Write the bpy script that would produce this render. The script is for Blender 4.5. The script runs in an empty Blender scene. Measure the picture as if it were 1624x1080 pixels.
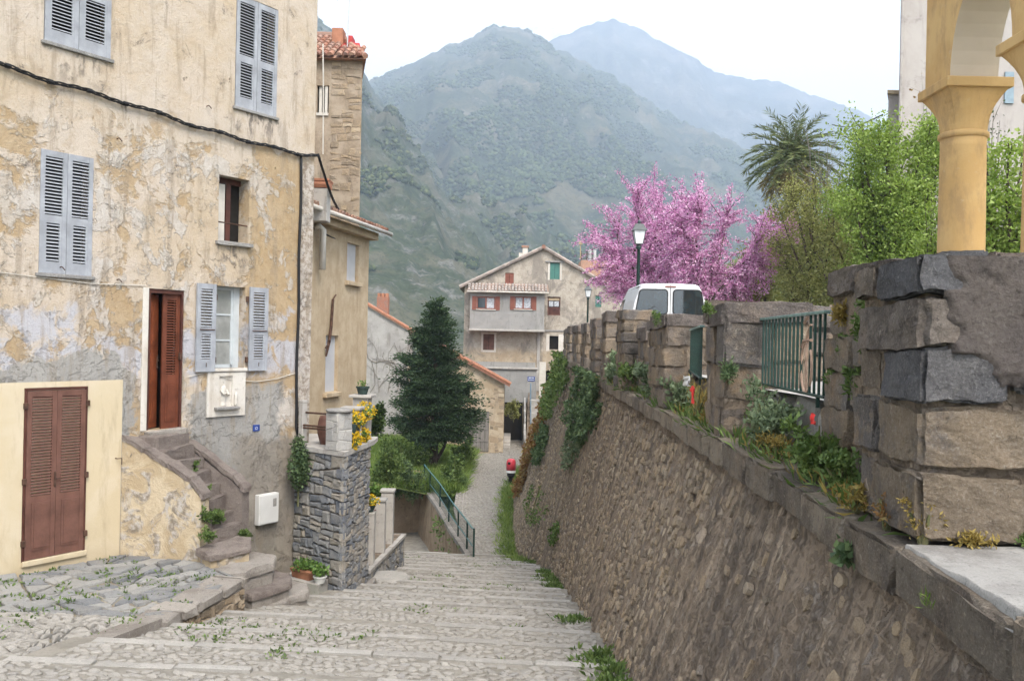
import bpy, bmesh, math, random
import numpy as np
from mathutils import Vector, Matrix

# ------------------------------------------------------------------ camera, sky, sun, exposure
SC = bpy.context.scene
C = SC.collection
FPX = 1450.0                      # focal length in photo pixels (photo 1624 x 1080)
ROLL = math.radians(1.2)
cam_d = bpy.data.cameras.new('camera'); cam = bpy.data.objects.new('camera', cam_d); C.objects.link(cam)
cam_d.sensor_width = 36.0; cam_d.lens = 36.0 * FPX / 1624.0
cam_d.clip_start = 0.05; cam_d.clip_end = 30000.0
cam.rotation_euler = (Matrix.Rotation(math.radians(90), 4, 'X') @ Matrix.Rotation(ROLL, 4, 'Z')).to_euler()
cam.location = (0, 0, 0)
SC.camera = cam

SUN_EL, SUN_AZ = math.radians(50), math.radians(158)     # compass-like: azimuth clockwise from +Y
world = bpy.data.worlds.new('World'); SC.world = world; world.use_nodes = True
wn = world.node_tree.nodes; wl = world.node_tree.links
bg = wn['Background']
sky = wn.new('ShaderNodeTexSky'); sky.sky_type = 'NISHITA'; sky.sun_disc = False
sky.sun_elevation = SUN_EL; sky.sun_rotation = SUN_AZ
sky.air_density = 1.0; sky.dust_density = 3.0; sky.ozone_density = 1.0
hs = wn.new('ShaderNodeHueSaturation'); hs.inputs['Saturation'].default_value = 0.03
wl.new(sky.outputs[0], hs.inputs['Color']); wl.new(hs.outputs[0], bg.inputs['Color'])
bg.inputs['Strength'].default_value = 0.15
sun_d = bpy.data.lights.new('sun', 'SUN'); sun = bpy.data.objects.new('sun', sun_d); C.objects.link(sun)
sun_d.energy = 1.2; sun_d.angle = math.radians(22); sun_d.color = (1.0, 0.87, 0.70)
sdir = Vector((math.sin(SUN_AZ)*math.cos(SUN_EL), math.cos(SUN_AZ)*math.cos(SUN_EL), math.sin(SUN_EL)))
sun.rotation_euler = sdir.to_track_quat('Z', 'Y').to_euler()
vs = SC.view_settings
vs.view_transform = 'Standard'; vs.look = 'None'; vs.exposure = 1.95; vs.gamma = 1.0
vs.use_curve_mapping = False
SC.cycles.volume_bounces = 1
SC.cycles.max_bounces = 6; SC.cycles.diffuse_bounces = 3; SC.cycles.glossy_bounces = 2
SC.cycles.transmission_bounces = 4; SC.cycles.transparent_max_bounces = 6
SC.cycles.use_denoising = True

# ------------------------------------------------------------------ measuring helpers: real points found on rays through the view
def ray(u, v):
    dx = (u - 812) / FPX; dy = -(v - 540) / FPX
    return Vector((dx*math.cos(ROLL) - dy*math.sin(ROLL), 1.0, dx*math.sin(ROLL) + dy*math.cos(ROLL)))
def at(u, v, Y): return ray(u, v) * Y
def atz(u, v, z):
    r = ray(u, v); return r * (z / r.z)
def smooth(a, b, x):
    t = min(1, max(0, (x - a) / (b - a))); return t*t*(3 - 2*t)
def lerp(a, b, t): return a + (b - a) * t
from bisect import bisect_right
from mathutils import noise as mnoise
def interp(x, xs, ys):
    if x <= xs[0]: return ys[0]
    if x >= xs[-1]: return ys[-1]
    i = bisect_right(xs, x); t = (x - xs[i-1])/(xs[i] - xs[i-1]); return ys[i-1] + (ys[i] - ys[i-1])*t
R = math.radians
rng = random.Random(7)
nrs = np.random.RandomState(11)

# lattice noise, numpy
def _hash(ix, iy, seed):
    n = (ix.astype(np.int64) * 374761393 + iy.astype(np.int64) * 668265263 + seed * 974634777) & 0xffffffff
    n = ((n ^ (n >> 13)) * 1274126177) & 0xffffffff
    return ((n ^ (n >> 16)) & 0xffff) / 65535.0
def vnoise(x, y, seed=0):
    x = np.asarray(x, float); y = np.asarray(y, float)
    ix = np.floor(x); iy = np.floor(y); fx = x - ix; fy = y - iy
    fx = fx*fx*(3 - 2*fx); fy = fy*fy*(3 - 2*fy)
    a = _hash(ix, iy, seed); b = _hash(ix+1, iy, seed); c = _hash(ix, iy+1, seed); d = _hash(ix+1, iy+1, seed)
    return (a*(1-fx) + b*fx)*(1-fy) + (c*(1-fx) + d*fx)*fy
def fbm(x, y, seed=0, oct=5, gain=.5, ridged=False):
    s = 0; a = 1; t = 0
    for o in range(oct):
        n = vnoise(np.asarray(x)*2**o + 17.3*o, np.asarray(y)*2**o + 9.1*o, seed + o)
        if ridged: n = 1 - np.abs(2*n - 1)
        s = s + a*n; t += a; a *= gain
    return s / t

# ------------------------------------------------------------------ node materials
class NT:
    def __init__(self, name):
        self.m = bpy.data.materials.new(name); self.m.use_nodes = True
        self.t = self.m.node_tree; self.n = self.t.nodes
        self.b = self.n['Principled BSDF']; self._tc = None; self._oi = None; self._geo = None
    def node(self, ty, **kw):
        nd = self.n.new(ty)
        for k, v in kw.items(): setattr(nd, k, v)
        return nd
    def put(self, sock, v):
        if hasattr(v, 'is_output'): self.t.links.new(v, sock)
        elif isinstance(v, (tuple, list)) and len(v) == 3 and sock.type == 'RGBA': sock.default_value = (*v, 1)
        else: sock.default_value = v
    def co(self, which='Object', scale=None, off=None):
        if self._tc is None: self._tc = self.node('ShaderNodeTexCoord')
        o = self._tc.outputs[which]
        if which == 'World':
            o = self.geo('Position')
        if scale or off:
            mp = self.node('ShaderNodeMapping'); self.put(mp.inputs[0], o)
            if scale: mp.inputs['Scale'].default_value = scale if isinstance(scale, (tuple, list)) else (scale,)*3
            if off: mp.inputs['Location'].default_value = off
            o = mp.outputs[0]
        return o
    def geo(self, out='Position'):
        if self._geo is None: self._geo = self.node('ShaderNodeNewGeometry')
        return self._geo.outputs[out]
    def rnd(self):                       # random per stone: object random + island random
        if self._oi is None: self._oi = self.node('ShaderNodeObjectInfo')
        return self.math('FRACT', self.math('ADD', self._oi.outputs['Random'], self.math('MULTIPLY', self.geo('Random Per Island'), 7.13)))
    def noise(self, scale=5, detail=4, rough=.55, dist=0, vec=None, out=0):
        nd = self.node('ShaderNodeTexNoise')
        nd.inputs['Scale'].default_value = scale; nd.inputs['Detail'].default_value = detail
        nd.inputs['Roughness'].default_value = rough; nd.inputs['Distortion'].default_value = dist
        self.put(nd.inputs['Vector'], vec if vec is not None else self.co())
        return nd.outputs[out]
    def vor(self, scale=5, vec=None, feature='F1', out='Distance', rand=1):
        nd = self.node('ShaderNodeTexVoronoi', feature=feature); nd.inputs['Scale'].default_value = scale
        nd.inputs['Randomness'].default_value = rand
        self.put(nd.inputs['Vector'], vec if vec is not None else self.co()); return nd.outputs[out]
    def math(self, op, a, b=None, c=None, clamp=False):
        nd = self.node('ShaderNodeMath', operation=op); nd.use_clamp = clamp
        self.put(nd.inputs[0], a)
        if b is not None: self.put(nd.inputs[1], b)
        if c is not None: self.put(nd.inputs[2], c)
        return nd.outputs[0]
    def ss(self, x, a, b):               # smoothstep a->b (a>b allowed)
        nd = self.node('ShaderNodeMapRange', interpolation_type='SMOOTHSTEP')
        self.put(nd.inputs[0], x)
        if a < b: v = (a, b, 0, 1)
        else: v = (b, a, 1, 0)
        for i in range(4): nd.inputs[1+i].default_value = v[i]
        return nd.outputs[0]
    def ramp(self, x, stops, interp='LINEAR'):
        nd = self.node('ShaderNodeValToRGB'); cr = nd.color_ramp; cr.interpolation = interp
        while len(cr.elements) < len(stops): cr.elements.new(.5)
        for e, (p, c) in zip(cr.elements, stops):
            e.position = p; e.color = (*c, 1) if len(c) == 3 else c
        self.put(nd.inputs[0], x); return nd.outputs[0]
    def mix(self, f, a, b, mode='MIX'):
        nd = self.node('ShaderNodeMix', data_type='RGBA', blend_type=mode)
        self.put(nd.inputs[0], f); self.put(nd.inputs[6], a); self.put(nd.inputs[7], b); return nd.outputs[2]
    def xyz(self, vec=None):
        nd = self.node('ShaderNodeSeparateXYZ'); self.put(nd.inputs[0], vec if vec is not None else self.co()); return nd.outputs
    def hsv(self, col, h=.5, s=1., v=1.):
        nd = self.node('ShaderNodeHueSaturation')
        self.put(nd.inputs['Hue'], h); self.put(nd.inputs['Saturation'], s); self.put(nd.inputs['Value'], v); self.put(nd.inputs['Color'], col)
        return nd.outputs[0]
    def bump(self, h, strength=.5, dist=.02, normal=None):
        nd = self.node('ShaderNodeBump'); nd.inputs['Strength'].default_value = strength; nd.inputs['Distance'].default_value = dist
        self.put(nd.inputs['Height'], h)
        if normal is not None: self.put(nd.inputs['Normal'], normal)
        return nd.outputs[0]
    def out(self, col, rough=.9, spec=.2, normal=None, metal=0):
        self.put(self.b.inputs['Base Color'], col); self.put(self.b.inputs['Roughness'], rough)
        self.b.inputs['Specular IOR Level'].default_value = spec; self.put(self.b.inputs['Metallic'], metal)
        if normal is not None: self.put(self.b.inputs['Normal'], normal)
        return self.m

def m_plain(name, col, rough=.6, spec=.3, metal=0, var=.15, scale=6, bump=0.15, bdist=.004):
    t = NT(name); n = t.noise(scale, 5, .6)
    c = t.mix(t.ss(n, .3, .7), tuple(x*(1-var) for x in col), tuple(min(1, x*(1+var)) for x in col))
    return t.out(c, rough, spec, t.bump(t.noise(scale*6, 4), bump, bdist), metal)

def m_stone(name, stops, mottle=(.45, .42, .38), light=(.55, .53, .49), scale=6, bump=.6, bdist=.015, streak=.35, co='Object', dark=None, rust=None):
    t = NT(name); v0 = t.co(co)
    sh = t.node('ShaderNodeVectorMath', operation='ADD'); t.put(sh.inputs[0], v0)      # shift the pattern from stone to stone
    cm = t.node('ShaderNodeCombineXYZ'); rn = t.rnd(); t.put(cm.inputs[0], t.math('MULTIPLY', rn, 37.)); t.put(cm.inputs[1], t.math('MULTIPLY', rn, 91.)); t.put(sh.inputs[1], cm.outputs[0]); v = sh.outputs[0]
    base = t.ramp(rn, stops)
    n0 = t.noise(scale*.35, 6, .68, .1, v); n1 = t.noise(scale, 8, .74, .1, v); n2 = t.noise(scale*4.3, 8, .78, .1, v); n3 = t.noise(scale*16, 5, .75, 0, v)
    c = t.mix(t.math('MULTIPLY', t.ss(n0, .47, .62), streak), base, mottle)
    c = t.mix(t.math('MULTIPLY', t.ss(n1, .53, .68), streak), c, tuple(1.12*x for x in mottle))
    if rust: c = t.mix(t.math('MULTIPLY', t.ss(t.noise(scale*.5, 7, .7, .1, v), .56, .7), .5), c, rust)
    if dark: c = t.mix(t.math('MULTIPLY', t.ss(t.noise(scale*.3, 8, .74, .1, v0), .49, .63), .8), c, dark)
    c = t.mix(t.math('MULTIPLY', t.ss(n2, .57, .68), .6), c, light)
    c = t.mix(t.math('MULTIPLY', t.ss(n2, .45, .33), .65), c, tuple(.3*x for x in stops[0][1]))
    c = t.mix(t.math('MULTIPLY', t.ss(n3, .5, .66), .3), c, light)
    c = t.mix(t.math('MULTIPLY', t.ss(n3, .46, .34), .4), c, tuple(.35*x for x in stops[0][1]))
    nb = t.bump(n3, bump*.7, bdist*.35, t.bump(n2, bump, bdist, t.bump(n1, bump, bdist*3)))
    return t.out(c, .93, .12, nb)

def m_plaster(name, a, b, stain, scale=1.2, bump=.4, streak=True, low=None):
    t = NT(name); v = t.co()
    n = t.noise(scale, 8, .68, .1, v); n2 = t.noise(scale*5, 8, .74, .1, v)
    c = t.mix(t.ss(n, .38, .62), a, b)
    st = t.noise(2.2, 5, .6, .2, t.co(scale=(1.6, 1.6, .28)))
    c = t.mix(t.math('MULTIPLY', t.ss(st, .52, .72), .6), c, stain)
    c = t.mix(t.math('MULTIPLY', t.ss(n2, .54, .68), .45), c, tuple(x*.55 for x in stain))
    return t.out(c, .93, .1, t.bump(n2, bump, .01, t.bump(t.noise(26, 4, .6, 0, v), bump*.7, .004)))

def m_leaf(name, dark, mid, light, clump=1.5, trans=.35, rough=.55, stopmid=.5):
    t = NT(name)
    r = t.math('ADD', t.math('MULTIPLY', t.geo('Random Per Island'), .55), t.math('MULTIPLY', t.noise(clump, 3, .6), .55))
    c = t.ramp(r, [(.22, dark), (stopmid, mid), (.85, light)])
    t.put(t.b.inputs['Base Color'], c); t.b.inputs['Roughness'].default_value = rough
    t.b.inputs['Specular IOR Level'].default_value = .25
    tr = t.node('ShaderNodeBsdfTranslucent'); t.put(tr.inputs['Color'], t.hsv(c, .49, 1.15, 1.1))
    mx = t.node('ShaderNodeMixShader'); mx.inputs[0].default_value = trans
    t.t.links.new(t.b.outputs[0], mx.inputs[1]); t.t.links.new(tr.outputs[0], mx.inputs[2])
    t.t.links.new(mx.outputs[0], t.n['Material Output'].inputs[0])
    return t.m

def m_bark(name, a, b, scale=8):
    t = NT(name); n = t.noise(scale, 6, .65, .3, t.co(scale=(1, 1, .25)))
    return t.out(t.mix(t.ss(n, .35, .65), a, b), .95, .1, t.bump(n, .8, .03))

def m_glass(name, col=(.02, .03, .035)):
    t = NT(name); return t.out(col, .06, .6)

# ------------------------------------------------------------------ mesh helpers
class MB:
    def __init__(self): self.v = []; self.f = []
    def add(self, vs, fs):
        o = len(self.v); self.v.extend([tuple(p) for p in vs]); self.f.extend([tuple(i + o for i in f) for f in fs]); return self
    def box(self, x0, x1, y0, y1, z0, z1):
        return self.add([(x0,y0,z0),(x1,y0,z0),(x1,y1,z0),(x0,y1,z0),(x0,y0,z1),(x1,y0,z1),(x1,y1,z1),(x0,y1,z1)],
                        [(0,3,2,1),(4,5,6,7),(0,1,5,4),(1,2,6,5),(2,3,7,6),(3,0,4,7)])
    def bbox(self, x0, x1, y0, y1, z0, z1, b=.01):       # bevelled box
        bm = bmesh.new(); bmesh.ops.create_cube(bm, size=1)
        for v in bm.verts: v.co = ((x0+x1)/2 + v.co.x*(x1-x0), (y0+y1)/2 + v.co.y*(y1-y0), (z0+z1)/2 + v.co.z*(z1-z0))
        bmesh.ops.bevel(bm, geom=list(bm.edges), offset=min(b, abs(x1-x0)*.45, abs(y1-y0)*.45, abs(z1-z0)*.45), segments=2, affect='EDGES', profile=.5)
        bm.verts.index_update()
        self.add([v.co for v in bm.verts], [[v.index for v in f.verts] for f in bm.faces]); bm.free(); return self
    def hexa(self, p): # 8 points, bottom 4 ccw then top 4
        return self.add(p, [(0,3,2,1),(4,5,6,7),(0,1,5,4),(1,2,6,5),(2,3,7,6),(3,0,4,7)])
    def quad(self, *p): return self.add(p, [tuple(range(len(p)))])
    def prism(self, poly, y0, y1):                      # poly in (x,z), extruded along y
        n = len(poly)
        vs = [(x, y0, z) for x, z in poly] + [(x, y1, z) for x, z in poly]
        return self.add(vs, [tuple(range(n)), tuple(range(2*n-1, n-1, -1))] + [(i, i+n, (i+1) % n + n, (i+1) % n) for i in range(n)])
    def prismz(self, poly, z0, z1):                     # poly in (x,y), extruded along z
        n = len(poly)
        vs = [(x, y, z0) for x, y in poly] + [(x, y, z1) for x, y in poly]
        return self.add(vs, [tuple(range(n-1, -1, -1)), tuple(range(n, 2*n))] + [(i, (i+1) % n, (i+1) % n + n, i+n) for i in range(n)])
    def tube(self, pts, r, n=8, cap=True):
        pts = [Vector(p) for p in pts]; rs = r if isinstance(r, (list, tuple)) else [r]*len(pts)
        vs = []; fs = []; up = None
        for i, p in enumerate(pts):
            d = (pts[min(i+1, len(pts)-1)] - pts[max(i-1, 0)])
            d = d.normalized() if d.length > 1e-9 else Vector((0, 0, 1))
            if up is None: a = d.orthogonal().normalized()
            else:
                a = up - d * up.dot(d); a = a.normalized() if a.length > 1e-6 else d.orthogonal().normalized()
            up = a; b = d.cross(a)
            for k in range(n):
                t = 2*math.pi*k/n; vs.append(p + (a*math.cos(t) + b*math.sin(t))*rs[i])
        for i in range(len(pts)-1):
            for k in range(n): fs.append((i*n+k, i*n+(k+1) % n, (i+1)*n+(k+1) % n, (i+1)*n+k))
        if cap: fs.append(tuple(range(n-1, -1, -1))); fs.append(tuple((len(pts)-1)*n + k for k in range(n)))
        return self.add(vs, fs)
    def lathe(self, prof, n=16, c=(0, 0, 0)):            # prof [(r,z)]
        vs = []; fs = []
        for r, z in prof:
            for k in range(n):
                t = 2*math.pi*k/n; vs.append((c[0] + r*math.cos(t), c[1] + r*math.sin(t), c[2] + z))
        for i in range(len(prof)-1):
            for k in range(n): fs.append((i*n+k, i*n+(k+1) % n, (i+1)*n+(k+1) % n, (i+1)*n+k))
        fs.append(tuple(range(n-1, -1, -1))); fs.append(tuple((len(prof)-1)*n + k for k in range(n)))
        return self.add(vs, fs)
    def mesh(self, name, smooth=False):
        me = bpy.data.meshes.new(name); me.from_pydata([tuple(p) for p in self.v], [], self.f); me.update()
        if smooth:
            me.polygons.foreach_set('use_smooth', [True]*len(me.polygons))
        return me

OFF = {}
def link(name, me, mat, parent=None, smooth=False):
    o = bpy.data.objects.new(name, me); C.objects.link(o)
    if mat is not None and me is not None and not me.materials: me.materials.append(mat)
    if parent is not None:
        o.parent = parent
        if parent.name in OFF: o.location = OFF[parent.name]
    return o
def part(name, mb, mat, parent, smooth=False):
    me = mb if isinstance(mb, bpy.types.Mesh) else mb.mesh(name, smooth)
    return link(name, me, mat, parent)
def tag(o, label=None, cat=None, group=None, kind=None):
    if label: o['label'] = label
    if cat: o['category'] = cat
    if group: o['group'] = group
    if kind: o['kind'] = kind
    return o
def thing(name, label, cat, loc, rz=0, group=None, wz=True):
    """Empty at the base; children are given in the rotated frame (x, y) with world heights (rz given) or in world coords (rz 0)."""
    o = bpy.data.objects.new(name, None); C.objects.link(o); o.empty_display_size = .3
    o.location = loc; o.rotation_euler = (0, 0, rz); tag(o, label, cat, group)
    OFF[o.name] = (0, 0, -loc[2]) if rz else tuple(-c for c in loc)
    return o
def single(name, mb, mat, label, cat, base=None, group=None, smooth=False, kind=None):
    """A thing that is one mesh, given in world coordinates; its origin is put at its base."""
    me = mb if isinstance(mb, bpy.types.Mesh) else mb.mesh(name, smooth)
    n = len(me.vertices); co = np.empty(n*3, np.float32); me.vertices.foreach_get('co', co); co = co.reshape(-1, 3)
    if base is None:
        mn, mx = co.min(0), co.max(0); base = ((mn[0]+mx[0])/2, (mn[1]+mx[1])/2, mn[2])
    co -= np.array(base, np.float32); me.vertices.foreach_set('co', co.ravel()); me.update()
    o = link(name, me, mat); o.location = [float(b) for b in base]; tag(o, label, cat, group, kind); return o
def structure(name, mb, mat, smooth=False, kind='structure', label=None):
    o = link(name, mb if isinstance(mb, bpy.types.Mesh) else mb.mesh(name, smooth), mat); tag(o, label, kind=kind); return o
def npmesh(name, V, F, smooth=False):
    V = np.asarray(V, np.float32); F = np.asarray(F, np.int32); k = F.shape[1]
    me = bpy.data.meshes.new(name)
    me.vertices.add(len(V)); me.vertices.foreach_set('co', V.ravel())
    me.loops.add(F.size); me.loops.foreach_set('vertex_index', F.ravel())
    me.polygons.add(len(F)); me.polygons.foreach_set('loop_start', np.arange(0, F.size, k, dtype=np.int32))
    me.polygons.foreach_set('loop_total', np.full(len(F), k, np.int32))
    if smooth: me.polygons.foreach_set('use_smooth', np.ones(len(F), bool))
    me.update(calc_edges=True); return me
def gridmesh(name, P, smooth=True):                     # P (n,m,3)
    n, m = P.shape[:2]; i = np.arange(n*m).reshape(n, m)
    F = np.stack([i[:-1, :-1], i[:-1, 1:], i[1:, 1:], i[1:, :-1]], -1).reshape(-1, 4)
    return npmesh(name, P.reshape(-1, 3), F, smooth)
def dup(o, parent=None):
    c = o.copy(); C.objects.link(c)
    if parent is not None: c.parent = parent
    return c

# leaves: diamond quads at points
def leafmesh(name, P, size, aspect=.55, up=.3, seed=0, dirs=None, jit=.35, fold=.15):
    rs = np.random.RandomState(seed); P = np.asarray(P, float); n = len(P)
    d = rs.normal(size=(n, 3)); d[:, 2] += up
    if dirs is not None: d = np.asarray(dirs) + jit * rs.normal(size=(n, 3))
    d /= np.linalg.norm(d, axis=1)[:, None] + 1e-9
    q = rs.normal(size=(n, 3)); s = np.cross(d, q); s /= np.linalg.norm(s, axis=1)[:, None] + 1e-9
    nn = np.cross(d, s)
    L = (np.asarray(size) * (0.65 + .7*rs.rand(n)))[:, None]
    W = L * aspect * .5
    a = P; b = P + d*L*.45 + s*W + nn*L*fold; c = P + d*L; e = P + d*L*.45 - s*W + nn*L*fold
    V = np.stack([a, b, c, e], 1).reshape(-1, 3)
    return npmesh(name, V, np.arange(4*n).reshape(n, 4))
def blobpts(c, r, n, rs, shell=.6, squash=None):         # points in an ellipsoid, biased to its shell
    d = rs.normal(size=(n, 3)); d /= np.linalg.norm(d, axis=1)[:, None]
    rad = shell + (1 - shell)*rs.rand(n); rad = np.where(rs.rand(n) < .25, rs.rand(n)**.5, rad)
    return np.array(c) + d * rad[:, None] * np.array(r)

# stones on a surface: polygon in (a,b) -> surf(a,b,h) world point
def shrink(poly, g):
    c = np.mean(poly, 0); out = []
    n = len(poly); P = [np.array(p, float) for p in poly]
    for i in range(n):
        p, q, r = P[i-1], P[i], P[(i+1) % n]
        e1 = q - p; e2 = r - q
        n1 = np.array([-e1[1], e1[0]]); n2 = np.array([-e2[1], e2[0]])
        n1 /= np.linalg.norm(n1) + 1e-9; n2 /= np.linalg.norm(n2) + 1e-9
        m = n1 + n2; L = np.linalg.norm(m)
        if L < .3: out.append(q + (c - q)*.1); continue
        m /= L; k = g / max(.4, m.dot(n1)); out.append(q + m*k)
    return out
def area(poly): return .5*sum(poly[i-1][0]*poly[i][1] - poly[i][0]*poly[i-1][1] for i in range(len(poly)))
def cut(poly, p, d):
    A = []; B = []; n = len(poly); nn = np.array([-d[1], d[0]])
    s = [nn.dot(np.array(q) - p) for q in poly]
    for i in range(n):
        q, r = np.array(poly[i]), np.array(poly[(i+1) % n]); a, b = s[i], s[(i+1) % n]
        (A if a >= 0 else B).append(q)
        if a*b < 0:
            x = q + (r - q)*a/(a - b); A.append(x); B.append(x)
    return A, B
def splitpoly(poly, target, rnd, stretch=1.6, ang=.25, out=None, depth=0):
    """recursive irregular splitting; stretch > 1 prefers pieces longer in a than in b."""
    if out is None: out = []
    poly = [np.array(p, float) for p in poly]; A = abs(area(poly))
    if A < target * rnd.uniform(.5, 1.7) or depth > 16 or len(poly) < 3: out.append(poly); return out
    pts = np.array(poly); w, h = np.ptp(pts[:, 0]), np.ptp(pts[:, 1])
    c = pts.mean(0) + np.array([w*rnd.uniform(-.16, .16), h*rnd.uniform(-.16, .16)])
    th = (math.pi/2 if w > h*stretch else 0) + rnd.gauss(0, ang)
    a, b = cut(poly, c, (math.cos(th), math.sin(th)))
    if len(a) < 3 or len(b) < 3: out.append(poly); return out
    splitpoly(a, target, rnd, stretch, ang, out, depth+1); splitpoly(b, target, rnd, stretch, ang, out, depth+1); return out
def polystone(poly, surf, rnd, gap=.012, proud=.03, deep=.05, jit=.01, inset=.022, nsub=2, dome=0.):
    if area(poly) < 0: poly = poly[::-1]
    p = shrink(poly, gap)
    if area(p) <= 1e-5: return None
    q = []
    n = len(p)
    for i in range(n):
        a, b = np.array(p[i]), np.array(p[(i+1) % n]); L = np.linalg.norm(b - a); k = max(1, min(nsub, int(L/.06)))
        for j in range(k):
            t = j/k; x = a + (b - a)*t
            if j: x = x + np.array([rnd.gauss(0, jit), rnd.gauss(0, jit)])
            q.append(x)
    n = len(q); c = np.mean(q, 0)
    ins = min(inset, .3*math.sqrt(abs(area(q))))
    r1 = q; r2 = [x + (c - x)*min(.6, ins/(np.linalg.norm(c - x) + 1e-6)) for x in q]
    t1, t2 = rnd.gauss(0, .15), rnd.gauss(0, .15)
    pr = proud * rnd.uniform(.6, 1.3)
    vs = [surf(x[0], x[1], -deep) for x in r1] + [surf(x[0], x[1], pr*.55) for x in r1] + \
         [surf(x[0], x[1], pr*(1 + t1*np.sign(x[0]-c[0]) + t2*np.sign(x[1]-c[1])) + rnd.gauss(0, pr*.08)) for x in r2]
    fs = []
    for i in range(n):
        j = (i+1) % n
        fs.append((i, j, n+j, n+i)); fs.append((n+i, n+j, 2*n+j, 2*n+i))
    if dome:
        vs.append(surf(c[0], c[1], pr + dome)); fs += [(2*n+i, 2*n+(i+1) % n, 3*n) for i in range(n)]
    else: fs.append(tuple(range(2*n, 3*n)))
    return vs, fs
def mkstone(name, st, mat, parent):
    me = bpy.data.meshes.new(name); me.from_pydata([tuple(p) for p in st[0]], [], st[1]); me.update()
    return link(name, me, mat, parent)
def textmesh(name, s, size, mat, parent, loc, rot, align='CENTER'):
    cu = bpy.data.curves.new(name, 'FONT'); cu.body = s; cu.size = size; cu.align_x = align; cu.align_y = 'CENTER'; cu.extrude = .0006
    o = bpy.data.objects.new(name, cu); C.objects.link(o)
    dg = bpy.context.evaluated_depsgraph_get(); me = bpy.data.meshes.new_from_object(o.evaluated_get(dg))
    bpy.data.objects.remove(o); bpy.data.curves.remove(cu)
    me.materials.clear(); x = link(name, me, mat, parent)
    x.location = Vector(OFF.get(parent.name, (0, 0, 0))) + Vector(loc); x.rotation_euler = rot
    return x
# ------------------------------------------------------------------ shared materials
M = {}
M['cobble'] = m_stone('cobble', [(0, (.225, .21, .187)), (.4, (.26, .242, .215)), (.75, (.3, .28, .25)), (1, (.24, .227, .212))], scale=14, bump=.4, bdist=.006, streak=.3, mottle=(.33, .31, .28), light=(.38, .36, .33))
M['kerbstone'] = m_stone('kerbstone', [(0, (0.239, 0.224, 0.203)), (1, (0.309, 0.293, 0.268))], scale=7, bump=.4, bdist=.006, streak=.3, light=(0.424, 0.410, 0.378))
M['flag'] = m_stone('flag', [(0, (0.143, 0.147, 0.155)), (.5, (0.210, 0.210, 0.206)), (1, (0.281, 0.273, 0.256))], scale=4, bump=.5, bdist=.008, streak=.4, mottle=(0.252, 0.235, 0.210), light=(0.336, 0.328, 0.311))
M['block'] = m_stone('block', [(0, (0.131, 0.120, 0.115)), (.35, (0.182, 0.161, 0.147)), (.65, (0.262, 0.203, 0.143)), (1, (0.148, 0.130, 0.124))], scale=5, bump=1., bdist=.02, streak=.6, mottle=(0.291, 0.213, 0.138), light=(0.479, 0.416, 0.340), rust=(0.308, 0.198, 0.106), dark=(0.085, 0.073, 0.064))
M['darkblock'] = m_stone('darkblock', [(0, (0.114, 0.099, 0.092)), (.5, (0.148, 0.125, 0.115)), (1, (0.194, 0.166, 0.143))], scale=4, bump=1., bdist=.02, streak=.5, mottle=(0.217, 0.166, 0.129), light=(0.388, 0.338, 0.285), dark=(0.068, 0.057, 0.051))
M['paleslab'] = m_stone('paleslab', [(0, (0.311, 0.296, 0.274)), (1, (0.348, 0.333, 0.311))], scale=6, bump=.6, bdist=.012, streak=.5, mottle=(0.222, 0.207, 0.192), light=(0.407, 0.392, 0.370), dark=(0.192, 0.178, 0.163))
M['bluestone'] = m_stone('bluestone', [(0, (.12, .13, .15)), (.35, (.19, .2, .215)), (.6, (.26, .25, .235)), (.8, (.32, .28, .225)), (1, (.17, .18, .195))], scale=6, bump=.8, bdist=.015, streak=.4, mottle=(.3, .28, .25), light=(.42, .41, .39))
M['rubble'] = m_stone('rubble', [(0, (0.179, 0.146, 0.111)), (.3, (0.256, 0.201, 0.144)), (.55, (0.333, 0.252, 0.170)), (.8, (0.269, 0.222, 0.173)), (.92, (0.435, 0.351, 0.252)), (1, (0.218, 0.187, 0.160))], scale=7, bump=.8, bdist=.015, streak=.4, mottle=(0.422, 0.316, 0.196), light=(0.576, 0.468, 0.340))

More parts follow.
